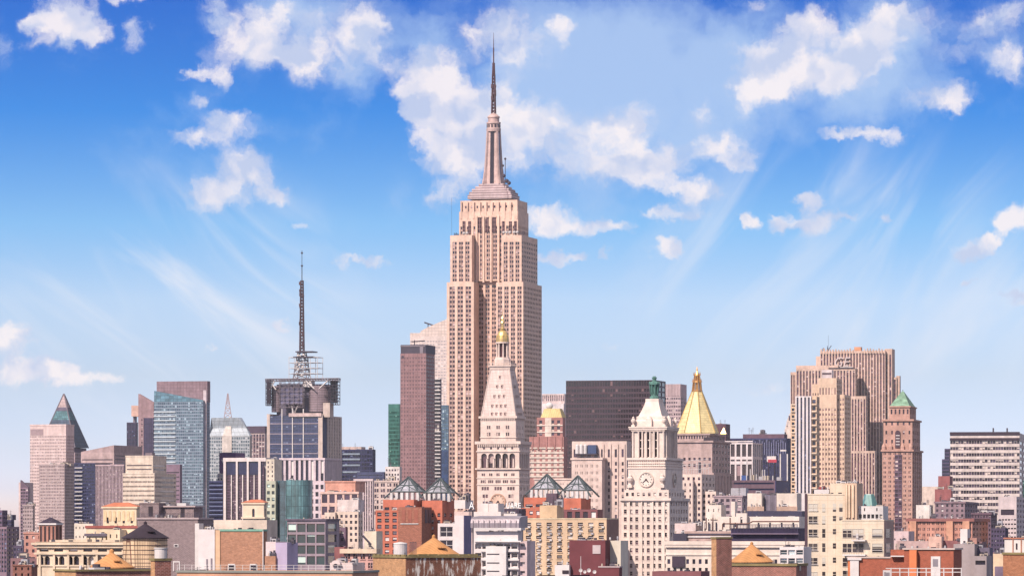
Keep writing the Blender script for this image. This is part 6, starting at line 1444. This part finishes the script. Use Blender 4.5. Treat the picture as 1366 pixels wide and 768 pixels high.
b.block('right_low', 744, 797, 800, 679, v0=4, dp=7.9, m=ORD, fs=S(5,12,.6,.7,mt=3,rows=1))
glass_pyramid(b, 726, 632, 699, 748, 660, 13); glass_pyramid(b, 761, 634, 741, 789, 662, 18)
b.finish()
b = Bld('tan_apartments', 'tan brick apartment block with eight columns of windows and air conditioners, bottom centre right', 'building', 810, 900, wallm=wall('br_tanap', rgb(236,198,158), .1, .15), glassm=glass('glass_tan', rgb(66,40,60,.7), (240,225,210), .45, col2=rgb(120,95,105)), framem=WHT)
b.block('wall', 698, 809, 825, 691, fs=S(8,8.7,.5,.52,mt=5.5,rec=.3,det=1,sill=True), rs=None, yv=768, cop=(.25,.1,wall('cop_tan', rgb(250,222,180))))
u0,u1,v0,v1,z0,z1 = b.last
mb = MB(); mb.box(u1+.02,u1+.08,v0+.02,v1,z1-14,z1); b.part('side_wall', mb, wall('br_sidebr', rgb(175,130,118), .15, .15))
rq = random.Random(11); bay = (u1-u0)/8
for i in range(8):
    for k in range(8):
        z = z1-5.5*b.px-8.7*b.px*k; 
        if rq.random() < .8:
            mb = MB(); x = u0+bay*(i+.32)+rq.uniform(0,.25)*bay; mb.box(x,x+.55,v0-.35,v0-.02,z-8.7*b.px*.52-.42,z-8.7*b.px*.52-.05); b.part('air_conditioner', mb, UNITM[rq.randrange(2)])
b.block('penthouse', 720, 743, 752, 673.5, 690.5, v0=3, m=wall('br_tanp2', rgb(235,195,150), .12, .15)); b.clutter(53, 5, .6)
b.finish()
b = Bld('maroon_block', 'plain maroon block with a pale square vent and cream right side', 'building', 808, 640, wallm=wall('w_maroon', rgb(128,62,70), .15, .15), glassm=GD)
b.block('wall', 759.5, 807.5, None, 720, dp=6); b.block('cream_side', 808, 828, None, 720.5, v0=3, dp=5, m=wall('w_crsd', rgb(240,226,205), .06))
b.block('low_front', 799, 826, None, 755, v0=-2, dp=1.9, cop=(.2,.1,plain('cop_pale', rgb(200,175,175))))
b.pbox('vent', 790.5, 801, 726.5, 738, v=-.1, dp=.08, m=plain('vent_pale', rgb(205,185,185)))
b.block('white_front', 740, 759.3, None, 753, v0=-1, dp=5, m=WHT); b.pbox('window', 750, 758.5, 760, 764.5, v=-1.1, dp=.08, m=plain('door_dark', rgb(50,34,48)))
b.finish()
for i, (p, y, r) in enumerate(((774.5,760,.22),(780,762,.2),(785.5,760,.24),(793,762,.22))):
    o = bpy.data.objects.new('satellite_dish', None); COL.objects.link(o); D_ = 625; o.location = ((p-CX)*D_/F, D_, ZC+(HY-768)*D_/F)
    tag(o, ('leftmost', 'second from left', 'third from left', 'rightmost')[i]+' of four small white satellite dishes in front of the maroon block', 'satellite dish', 'satellite dishes by the maroon block')
    zc_ = (768-y)*D_/F; mb = MB(); mb.bar((0,.1,-1),(0,.1,zc_),.03); mb.build('pole', STEEL, o)
    mb = MB(); n = 16; R_ = r*1.25
    for k in range(3):
        ra, rb_ = R_*k/3, R_*(k+1)/3
        for j in range(n):
            a0, a1 = 2*pi*j/n, 2*pi*(j+1)/n; f = lambda rr, a: (rr*cos(a), .05-.25*(rr*rr)/R_, zc_+rr*sin(a)); mb.poly([f(ra+.001,a0),f(ra+.001,a1),f(rb_,a1),f(rb_,a0)])
            g_ = lambda rr, a: (rr*cos(a), .08-.25*(rr*rr)/R_, zc_+rr*sin(a)); mb.poly([g_(ra+.001,a0),g_(ra+.001,a1),g_(rb_,a1),g_(rb_,a0)])
    mb.build('reflector', WHT, o)
o = bpy.data.objects.new('flagpole', None); COL.objects.link(o); o.location = ((774.8-CX)*622/F, 622, ZC+(HY-770)*622/F); tag(o, 'thin white pole standing in front of the maroon block', 'pole')
mb = MB(); mb.lathe(0,0,[(.05,0),(.04,3.1),(.02,3.2)],8); mb.build('shaft', WHT, o)
# ---- white modern building, centre
WW = wall('w_modern', rgb(242,226,224), .05, .08)
b = Bld('modern_white_block', 'white modern block with a ribbed metal vault roof and stacked balconies, bottom centre', 'building', 694, 760, wallm=WW, glassm=glass('glass_mod', rgb(62,58,78,.7), (190,190,190), .35, col2=rgb(140,135,145)), framem=WHT)
b.block('wall', 633, 691, 697, 708, fs=[(708,S(6,30,.9,.58,mt=2,rows=1,rec=1.2,det=2)),(722,S(6,11.8,.86,.55,mt=3,det=2,rec=.6))], yv=768)
u0,u1,v0,v1,z0,z1 = b.last
mb = MB(); pts = [(v0-.2, b.z(703.5)), (v0-.2, b.z(697)), (v0+.2, b.z(692)), (v0+1.0, b.z(689.5)), (v0+2.2, b.z(688.5)), (v0+6, b.z(687.5)), (v0+6, b.z(703.5))]
ua_, ub_ = b.lx(628), b.lx(692.5); mb.loft([(ua_,y,z) for y,z in pts], [(ub_,y,z) for y,z in pts]); b.part('vault_roof', mb, wall('vault_metal', rgb(175,160,168), .12, .4, rough=.45, metal=.3, plank=(1.05,30,.05,.1)))
for i in range(9): x = ua_+(ub_-ua_)*(i+.5)/9; mb = MB(); mb.box(x-.05,x+.05,v0-.3,v0-.21,b.z(703),b.z(693)); b.part('rib', mb, STEELM)
b.pbox('slab_edge', 632, 695, 703.6, 706.8, v=-.9, dp=3, m=WHT); b.pbox('slab_edge', 632, 695, 720.5, 722.4, v=-.9, dp=1, m=WHT)
for i in range(4): b.pbox('slab_edge', 641, 692, 733.2+i*11.7, 735.4+i*11.7, v=-.5, dp=.5, m=WHT)
b.block('white_box', 648, 675, None, 728, v0=-1.2, dp=1.15, m=WHT)
for y in (737.8,749.5,760.5): b.pbox('slot_window', 649.5, 666, y, y+1.4, v=-1.25, dp=.06, m=plain('door_dark', rgb(50,34,48)))
b.block('pink_side', 692.2, 703, None, 721, v0=.6, dp=6, m=wall('w_pinks', rgb(235,205,205)), fs=S(1,12,.5,.25,mt=4), yv=768)
b.finish()
b = Bld('white_tower_block', 'white stair tower with blue-grey side, left of the vault-roofed white block', 'building', 618, 800, wallm=WW, glassm=glass('glass_navyw', rgb(30,26,48,.8), (60,55,80), .1), framem=WHT)
b.block('wall', 584, 607, None, 697.5, dp=7, v0=1, fs=S(1,18,.74,.76,mt=4.5,det=3,rec=.25), yv=740)
b.block('stair_tower', 606.5, 618.5, 628.5, 687, v0=0, m=WW); u0,u1,v0,v1,z0,z1 = b.last
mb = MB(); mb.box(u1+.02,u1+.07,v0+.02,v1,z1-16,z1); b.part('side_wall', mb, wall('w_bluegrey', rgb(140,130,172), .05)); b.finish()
b = Bld('rooftop_block', 'cluster of white rooftop boxes behind the vault roof, below the campanile clock', 'building', 680, 1050, wallm=wall('w_rtb', rgb(245,228,222), .05), glassm=GD)
b.block('wall', 632, 668, 674, 682, dp=8); b.block('box', 637.5, 651, None, 671, v0=2, dp=5); b.block('box', 651.5, 664.5, 672.5, 671, v0=1)
b.block('box', 672, 690, None, 684.5, v0=1, dp=4)
b.finish()
b = Bld('rooftop_block', 'white rooftop box over a low pink base, left of the campanile clock', 'building', 622, 1100, wallm=wall('w_rtb', rgb(245,228,222), .05), glassm=GD)
b.block('wall', 606, 630, None, 682, dp=8, m=wall('w_rtpk', rgb(238,205,195))); b.block('box', 606, 620.5, 628, 666.5, 678, v0=1, dp=8)
b.clutter(54, 6, .7); b.finish()
def sign(label, txt, px, py_, size_px, D, shear=0, th=15, rail=True):
    o = bpy.data.objects.new('roof_sign', None); COL.objects.link(o); o.location = ((px-CX)*D/F, D, 0); o.rotation_euler[2] = -radians(th); tag(o, label, 'sign')
    me = text_mesh(txt, 1.0, .03, shear); me.materials.append(plain('sign_white', rgb(252,250,250,.95), .5, 0, .4, .02)); zt = ZC+(HY-py_)*D/F; sz = size_px*D/F
    k = bpy.data.objects.new('lettering', me); COL.objects.link(k); k.parent = o; k.location = (0,0,zt); k.rotation_euler = (pi/2,0,0); k.scale = (sz,sz*1.25,2)
    w = max(v.co.x for v in me.vertices)*sz
    if rail:
        mb = MB(); mb.box(-.3,w+.3,.2,.4,zt-.5,zt-.2)
        for i in range(5): mb.bar((w*i/4,.4,ZC-6 if False else zt-6),(w*i/4,.4,zt+sz*.5),.08)
        mb.build('frame', STEEL, o)
    return o
sign('white UARE roof letters on a dark frame, right of the campanile clock', 'UARE', 674.5, 677.5, 8.6, 1200)
sign('single white letter A standing on a rooftop left of the white boxes', 'A', 625.5, 678.5, 11, 1080)
b = Bld('low_block', 'dark low roof block under the white roof letters', 'building', 690, 1220, wallm=wall('w_dkl', rgb(92,72,92)), glassm=GD)
b.block('wall', 672, 692, None, 678, dp=8); b.finish()

# ================================================================ middle ground, right of the white clock tower
CR = wall('w_cream4', rgb(246,224,208), .1, .18)
b = Bld('corniced_building', 'long cream corniced building with dark rooftop railing, right of the white clock tower', 'building', 1073, 1250, wallm=CR, glassm=GDW, framem=WHT)
b.block('wall', 888, 1073, None, 722, dp=25, fs=[(722,None),(727,S(22,30,.6,.5,g=2,gf=.55,mt=2,rows=1)),(740,S(22,11.5,.45,.55))], yv=768)
bb = b.last; ledge(b, 723.8, .9, 1.1, bb, dent=70); ledge(b, 739.5, .3, .35, bb)
b.pbox('dark_panel', 896.5, 913.5, 741.5, 756, v=-.5, dp=.48, m=plain('pan_dk', rgb(66,44,66)))
b.block('attic', 975, 1065, None, 704, 721.9, v0=3, dp=18, m=wall('w_attdk', rgb(70,58,92))); u0,u1,v0,v1,z0,z1 = b.last
mb = MB()
for i in range(46): x = u0+(u1-u0)*i/45; mb.box(x-.07,x+.07,v0-1.2,v0-1.08,z1-.2,z1+1.1)
mb.box(u0,u1,v0-1.25,v0-1.05,z1+1.0,z1+1.15); b.part('railing', mb, STEEL)
b.pbox('dark_ledge', 975, 1065, 711, 712, v=1.6, dp=1.3, m=plain('line_mauve', rgb(150,125,150)))
b.block('attic', 913, 975, None, 708, 721.9, v0=4, dp=12, m=wall('w_att2', rgb(205,170,160))); b.pbox('pale_rail', 913, 975, 714.5, 716.3, v=3.6, dp=.38, m=WHT); b.pbox('dark_rail', 913, 975, 711, 713, v=3.7, dp=.28, m=STEEL)
b.block('dark_tank_deck', 898, 916, None, 711, 721.9, v0=3, dp=3, m=plain('deck_dark', rgb(62,54,78)))
b.finish()
b = Bld('cream_block', 'cream rooftop volumes with dark downpipes stacked behind the dark railing', 'building', 1000, 1450, wallm=wall('w_cream5', rgb(248,228,214), .08, .12), glassm=GDW)
b.block('wall', 958, 1066, None, 688.5, dp=15, fs=S(7,30,.16,.2,mt=8,rows=1)); b.block('upper', 942, 962, None, 673, v0=2, dp=8, fs=S(3,14,.2,.3,mt=5), yv=705)
b.block('upper', 975, 980.5, None, 668.5, v0=3, dp=4); b.block('upper', 982, 996, None, 684, v0=-2, dp=1.9, fs=S(1,30,.2,.3,mt=5,rows=1))
b.block('left_low', 900, 928, 938, 697.5, v0=3, m=wall('w_lowl', rgb(232,205,200))); b.clutter(60, 8, .6)
mb = MB(); 
for (pts_) in (((964,706),(964,698),(998,698),(1004,695),(1066,695)),((942,706),(942,690)),((951,706),(951,690)),((983,709),(983,698)),((974,706),(974,690))):
    for i in range(len(pts_)-1): mb.bar((b.lx(pts_[i][0],-2.3),-2.3,b.z(pts_[i][1],0,-2.3)),(b.lx(pts_[i+1][0],-2.3),-2.3,b.z(pts_[i+1][1],0,-2.3)),.22)
b.part('pipe', mb, plain('pipe_brown', rgb(130,85,75)))
b.block('low_row', 938, 958, None, 694, v0=0, dp=4, fs=S(4,30,.4,.4,mt=2,rows=2)); b.finish()
b = Bld('cooling_tower_roof', 'two big cream rooftop cooling enclosures above a dark slab, left of the cream balcony building', 'building', 1070, 1550, wallm=wall('w_cool', rgb(244,224,208), .06), glassm=GD)
b.block('deck', 997, 1070, None, 681, dp=14, m=plain('deck_navy', rgb(62,58,92)))
b.block('enclosure', 997, 1016, 1021, 657.5, 680.5, v0=1, dp=9); b.block('enclosure', 1036, 1063, 1070, 657.5, 680.5, v0=1, dp=9)
b.block('enclosure_base', 996.5, 1019, None, 675, 680.9, v0=.4, dp=.5, m=wall('w_coolb', rgb(210,172,150))); b.block('enclosure_base', 1036, 1063.5, None, 675, 680.9, v0=.4, dp=.5, m=wall('w_coolb', rgb(210,172,150)))
b.block('pipes_core', 1020, 1037, None, 660, 680.9, v0=4, dp=5, m=wall('w_corem', rgb(150,138,158), .3, .3, plank=(.8,30,.1,.3))); b.finish()
b = Bld('office_block', 'grey-brown block with small windows, behind the cream cooling enclosures', 'building', 990, 2000, wallm=wall('w_gb6', rgb(185,158,165), .14), glassm=GD)
b.block('wall', 952, 990, 1000, 661, fs=S(5,8,.6,.5), rs=S(2,8,.5,.5), yv=705, cop=(.8,.3,None)); b.clutter(61, 12, 1.0)
b.block('white_tank', 975, 995, None, 650.5, 660.9, v0=4, dp=6, m=plain('unit_grey', rgb(185,180,188))); b.finish()
b = Bld('glass_front_block', 'low white block with pale blue window bands beside the cream balcony building, lower right', 'building', 1071, 820, wallm=wall('w_gfb', rgb(244,230,228), .05), glassm=glass('glass_gfb', rgb(70,100,120,.7), (205,225,230), .5, col2=rgb(150,180,195,.7)), framem=WHT)
b.block('wall', 1040, 1072, None, 729, dp=8, fs=S(3,11,.85,.6,mt=4,det=2), yv=768); b.clutter(62, 4, .5); b.finish()
# ---- cream balcony building
CB = wall('w_balc', rgb(240,218,190), .06, .1, plank=(1.6,1.6,.03,.02), mortar=rgb(225,190,155))
b = Bld('balcony_apartments', 'tall cream apartment building with wide dark windows and projecting balconies, lower right', 'building', 1125, 850, wallm=CB, glassm=glass('glass_balc', rgb(52,36,50,.7), (205,195,180), .3, col2=rgb(105,92,92)), framem=plain('frame_cream2', rgb(232,212,190)))
b.block('wall', 1077.5, 1128, None, 658.5, dp=16, cop=(.25,.08,None))
u0,u1,v0,v1,z0,z1 = b.last
b.pbox('dark_edge', 1073.5, 1077.3, 658, 772, v=.4, dp=15, m=plain('edge_dark', rgb(84,54,70)))
rows_ = [671,687.5,705,724,743,762]
def win(b, xl, xr, yt, yb, v=0.0, det=2, parts=None):
    w, h = b.lx(xr,v)-b.lx(xl,v), b.z(yt,0,v)-b.z(yb,0,v); b.wins.append(('F', (b.lx(xl,v), v-.02, b.z(yb,0,v)), w, h, det, 0))
for y in rows_:
    win(b, 1078.2, 1091, y, y+11, det=3); win(b, 1096.8, 1101, y, y+11.5, det=1); win(b, 1111, 1115.3, y, y+(11 if y < 680 else 7), det=1)
    if y < 700: win(b, 1119.5, 1124, y, y+(11 if y < 680 else 6), det=1)
    b.pbox('balcony_rail', 1078.3, 1091, y+8.6, y+9.2, v=-.35, dp=.05, m=WHT)
b.block('upper_shaft', 1107, 1127, None, 644, v0=4, dp=8); b.block('tall_core', 1126.8, 1143, 1151, 644, v0=-.6, m=wall('w_balc2', rgb(226,190,160), .06, .1))
for p in (1128,1131.5,1136.5): b.pbox('pier', p, p+2.4, 646, 690, v=-1.0, dp=.38, m=wall('w_balc3', rgb(244,210,175)))
b.block('stair_head', 1086, 1106, None, 652.5, 658.4, v0=4, dp=5, m=WHT); b.pbox('red_tank', 1092, 1099.5, 649, 653, v=5, dp=2, m=plain('tank_red', rgb(160,45,50)))
b.block('right_wing', 1123, 1179, 1192, 693, v0=-2.5, cop=(.25,.08,None), m=CB); ur = b.last
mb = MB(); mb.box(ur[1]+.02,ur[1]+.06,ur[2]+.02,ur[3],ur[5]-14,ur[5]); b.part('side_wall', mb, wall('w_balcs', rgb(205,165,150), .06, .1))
for y in (704.5,724,743,760):
    win(b, 1123.8, 1136.5, y, y+12.5, v=-2.5, det=3); win(b, 1137, 1152.5, y, y+12.5, v=-2.5, det=3); win(b, 1163, 1177.5, y, y+12.5, v=-2.5, det=2)
    b.pbox('balcony_rail', 1163.2, 1177.3, y+9, y+9.6, v=-2.85, dp=.05, m=WHT)
    b.wins.append(('R', (ur[1]+.09, ur[2]+1.5, b.z(y+12.5,ur[1],ur[2])), 5.5, 12.5*b.px, 2, pi/2))
for i, (xa_, xb_, y) in enumerate(((1136,1154,719.5),(1124,1154,739))):
    b.pbox('balcony', xa_, xb_, y, y+1.8, v=-4.4, dp=1.88, m=WHT)
    mb = MB(); ua_, ub_ = b.lx(xa_,-4.35), b.lx(xb_,-4.35); zz0 = b.z(y,0,-4.4)
    for k in range(14): x = ua_+(ub_-ua_)*k/13; mb.box(x-.02,x+.02,-4.35,-4.3,zz0,zz0+.95)
    mb.box(ua_,ub_,-4.36,-4.29,zz0+.93,zz0+.99); b.part('railing', mb, STEELM)
mb = MB(); mb.box(b.lx(1142,-3.5),b.lx(1145,-3.5),-3.6,-3.2,b.z(719,0,-3.5),b.z(711,0,-3.5)); mb.box(b.lx(1147,-3.5),b.lx(1151,-3.5),-3.9,-3.3,b.z(719,0,-3.5),b.z(717,0,-3.5)); b.part('balcony_furniture', mb, UNITM[1])
b.block('penthouse', 1145, 1178, None, 674.5, 692.9, v0=1, dp=6, m=WHT, fs=[(674.5,S(2,30,.10,.14,mt=2.5,rows=1)),(682,S(6,30,.7,.18,mt=3.5,rows=1))]); 
mb = MB(); mb.box(b.lx(1138,.5),b.lx(1147,.5),.5,.8,b.z(677.8),b.z(676.9)); b.part('awning_rod', mb, WHT)
b.finish()
b = Bld('green_cupola', 'small green glass cupola peeping over the cream balcony building', 'cupola', 1161, 1100, wallm=WHT)
x = b.lx(1157); mb = MB(); mb.lathe(x, 3, [(2.2,0),(2.2,b.z(674)),(1.3,b.z(659.5)),(1.2,b.z(658.5))], 6); b.part('cupola_shell', mb, wall('cup_green', rgb(105,165,160), .2, .1, rough=.3, plank=(.9,30,.08,.1)))
# ---- bottom right
RB = wall('br_red2', rgb(180,82,52), .16, .15, brick=(.36,.12,.025,.16), mortar=rgb(190,110,80)); RO = wall('br_or9', rgb(238,128,62), .12, .1)
b = Bld('red_brick_building', 'red brick roof building with a pale coping, white door and white balustrade, bottom right', 'building', 1272.5, 560, wallm=RB, glassm=GDW, framem=WHT)
b.block('wall', 1206, 1272, None, 731, dp=7, cop=(.22,.2,plain('cop_gry', rgb(215,190,180))))
b.block('orange_return', 1213, 1222.5, None, 733, v0=-.9, dp=.88, m=RO); b.block('left_wing', 1188, 1207, None, 732.5, v0=1, dp=5)
mb = MB(); mb.box(b.lx(1242),b.lx(1254.5),-.12,-.01,b.z(768),b.z(741.5)); o = b.part('door', mb, WHT)
mb = MB(); mb.box(b.lx(1244.6),b.lx(1251.5),-.15,-.125,b.z(755),b.z(745)); k = b.part('door_pane', mb, plain('vent_gr', rgb(150,140,150))); k.parent = o
b.pbox('white_ledge', 1188, 1206, 740.5, 742, v=.2, dp=.7, m=WHT)
b.finish()
b = Bld('red_brick_building', 'lower red brick wall with a white pilaster and long coping, left of the white door', 'building', 1206, 580, wallm=RB, glassm=GDW, framem=WHT)
b.block('wall', 1131, 1206, None, 742.5, dp=6, cop=(.2,.15,plain('cop_gry', rgb(215,190,180))))
b.pbox('pilaster', 1134, 1145.5, 744, 775, v=-.3, dp=.28, m=WHT); b.pbox('orange_strip', 1131, 1134, 743.5, 775, v=-.2, dp=.18, m=RO); b.pbox('pilaster_head', 1130.5, 1149, 743.5, 746.5, v=-.4, dp=.38, m=WHT)
b.finish()
o = bpy.data.objects.new('balustrade', None); COL.objects.link(o); D_ = 520; o.location = ((1188-CX)*D_/F, D_, ZC+(HY-772)*D_/F); tag(o, 'white post and rail balustrade in front of the white door, bottom right', 'railing')
w = (1283-1188)*D_/F; h = 14.5*D_/F
mb = MB()
for zz_ in (h, h*.66, h*.2): mb.box(-.6,w,-.04,.04,zz_-.05,zz_+.05)
mb.build('rail', WHT, o)
for i in range(9): 
    mb = MB(); x = w*(i+.05)/8.1; mb.box(x-.06,x+.06,-.06,.06,-3,h+.08); mb.build('post', WHT, o)
o = bpy.data.objects.new('vent_box', None); COL.objects.link(o); D_ = 540; o.location = ((1183-CX)*D_/F, D_, ZC+(HY-775)*D_/F); tag(o, 'small white louvred box at the foot of the red brick wall, bottom right', 'vent box')
mb = MB(); mb.box(-.45,.45,0,.7,0,1.45); mb.build('casing', WHT, o); mb = MB()
for k in range(6): mb.box(-.35,.35,-.05,-.01,.4+k*.15,.47+k*.15)
mb.build('louvre', STEELM, o)
b = Bld('grey_block', 'plain grey concrete block right of the red brick building with the white door', 'building', 1300, 700, wallm=wall('w_gry7', rgb(178,160,160), .12, .2), glassm=GDW)
b.block('wall', 1272, 1300, None, 725, dp=7); b.block('right_step', 1299.5, 1316, 1320, 741, v0=-1, dp=6, fs=S(1,40,.8,.14,mt=6,rows=2)); b.block('dark_step', 1300.5, 1320, None, 730, v0=3, dp=4, m=wall('w_gry8', rgb(120,108,130))); b.finish()
b = Bld('shed', 'white rooftop box and pipes standing behind the grey concrete block, lower right', 'building', 1292, 900, wallm=wall('w_shed', rgb(245,232,228), .05), glassm=GDW)
b.block('wall', 1281, 1290.5, 1296, 705, dp=4); b.block('side', 1290.6, 1303, None, 717, v0=1, dp=5, m=wall('w_shd2', rgb(220,160,145))); b.block('base', 1277, 1310, None, 722, v0=2, dp=6, m=wall('w_shd3', rgb(150,110,115))); b.finish()
b = Bld('low_building', 'jumble of low pinkish roofs with white pipes below the green-roofed hotel tower', 'building', 1235, 1200, wallm=wall('w_jmb', rgb(232,200,200), .12), glassm=GDW)
b.block('wall', 1190, 1212, None, 708, dp=10, fs=S(3,12,.2,.2), yv=730); b.block('front', 1196, 1240, None, 721, v0=-4, dp=3.9, m=wall('w_jmb2', rgb(200,165,160))); b.clutter(70, 14, .5)
b.block('peach_box', 1239, 1256, None, 715, v0=-6, dp=5, m=wall('w_jmb3', rgb(235,185,165))); b.block('maroon_box', 1256, 1277, None, 720.5, v0=-3, dp=5, m=wall('w_jmb4', rgb(160,98,100))); b.finish()
b = Bld('dark_block', 'dark slate block with small stacked windows, left of the pale slot tower', 'building', 1341, 1100, wallm=wall('w_dkbg', rgb(90,76,105)), glassm=glass('glass_dkbg', rgb(50,46,72,.7), (235,225,225), .35))
b.block('wall', 1322, 1341, 1345, 704, fs=S(5,6,.5,.5), yv=745); b.clutter(71, 5, .8); b.finish()
b = Bld('brick_building', 'dark maroon block with cream low shed, lower right before the tan brick corner', 'building', 1336, 750, wallm=wall('w_mrn3', rgb(150,108,118), .2), glassm=GDW)
b.block('wall', 1314, 1326, None, 736, dp=6); b.block('cream_shed', 1323, 1340, None, 738, v0=-1, dp=.9, m=wall('w_crsh', rgb(240,205,165))); b.clutter(72, 4, .5)
b.block('vent_hump', 1327, 1339, None, 755, v0=-3, dp=1.5, m=wall('w_hump', rgb(130,108,130))); b.finish()
b = Bld('brick_building', 'tan brick corner building with a white panelled rooftop storey, bottom right corner', 'building', 1372, 600, wallm=wall('br_tanc', rgb(205,132,88), .2, .2, brick=(.4,.14,.03,.2)), glassm=GDW, framem=WHT)
b.block('wall', 1338, 1376, None, 737, dp=7, fs=[(737,None),(760,S(4,20,.5,.6,mt=2.5))], yv=772, cop=(.3,.15,OLV)); b.block('white_storey', 1340, 1376, None, 717, 736.9, v0=1, dp=5, m=wall('w_pan', rgb(246,234,226), .04), cop=(.2,.15,plain('cop_ora', rgb(205,120,85))))
for p in (1350.5, 1361.5): b.pbox('panel_joint', p, p+1.4, 718, 736.5, v=.9, dp=.09, m=wall('br_tanj', rgb(205,132,98)))
b.pbox('slot_window', 1355, 1357, 724, 732, v=.9, dp=.09, m=plain('door_dark', rgb(50,34,48))); b.finish()

# ---------------------------------------------------------------- filler blocks in gaps of the distance
FW = [wall('fill_a', rgb(205,175,175), .15), wall('fill_b', rgb(170,135,145), .15), wall('fill_c', rgb(232,205,190), .12), wall('fill_d', rgb(120,98,122), .15)]
for i, (xl, xr_, yt, D_, lab) in enumerate((
    (18, 30, 712, 3900, 'far pale block between the left edge towers and the thin slanted tower'),
    (240, 262, 650, 3900, 'far mauve block glimpsed behind the cream ribbon-window office'),
    (1040, 1060, 622, 4100, 'far dark block just left of the slim striped tower'),
    (1225, 1262, 668, 3700, 'far pale block at the foot of the green-roofed hotel tower'),
    (470, 520, 652, 4000, 'far grey block behind the low blue-grey roofed block'),
    (1345, 1380, 690, 3600, 'far mauve block low behind the pale slot-windowed tower'))):
    b = Bld('distant_block', lab, 'building', xr_, D_, wallm=FW[i % 4], glassm=GD); b.block('wall', xl, xr_, None, yt, dp=30, fs=S(6,5,.5,.5), yv=yt+25); b.finish()

# ---------------------------------------------------------------- air
hz = MB(); hz.box(-2600, 2600, -60, 6500, -1.0, 560.0)
hm = bpy.data.materials.new('haze_air'); hm.use_nodes = True; ht_ = hm.node_tree; ht_.nodes.clear()
ho = ht_.nodes.new('ShaderNodeOutputMaterial'); hv = ht_.nodes.new('ShaderNodeVolumePrincipled')
hv.inputs['Color'].default_value = (.93, .93, .95, 1); hv.inputs['Density'].default_value = 2.0e-5; hv.inputs['Anisotropy'].default_value = .1
ht_.links.new(hv.outputs[0], ho.inputs['Volume'])
tag(hz.build('haze', hm), kind='stuff')
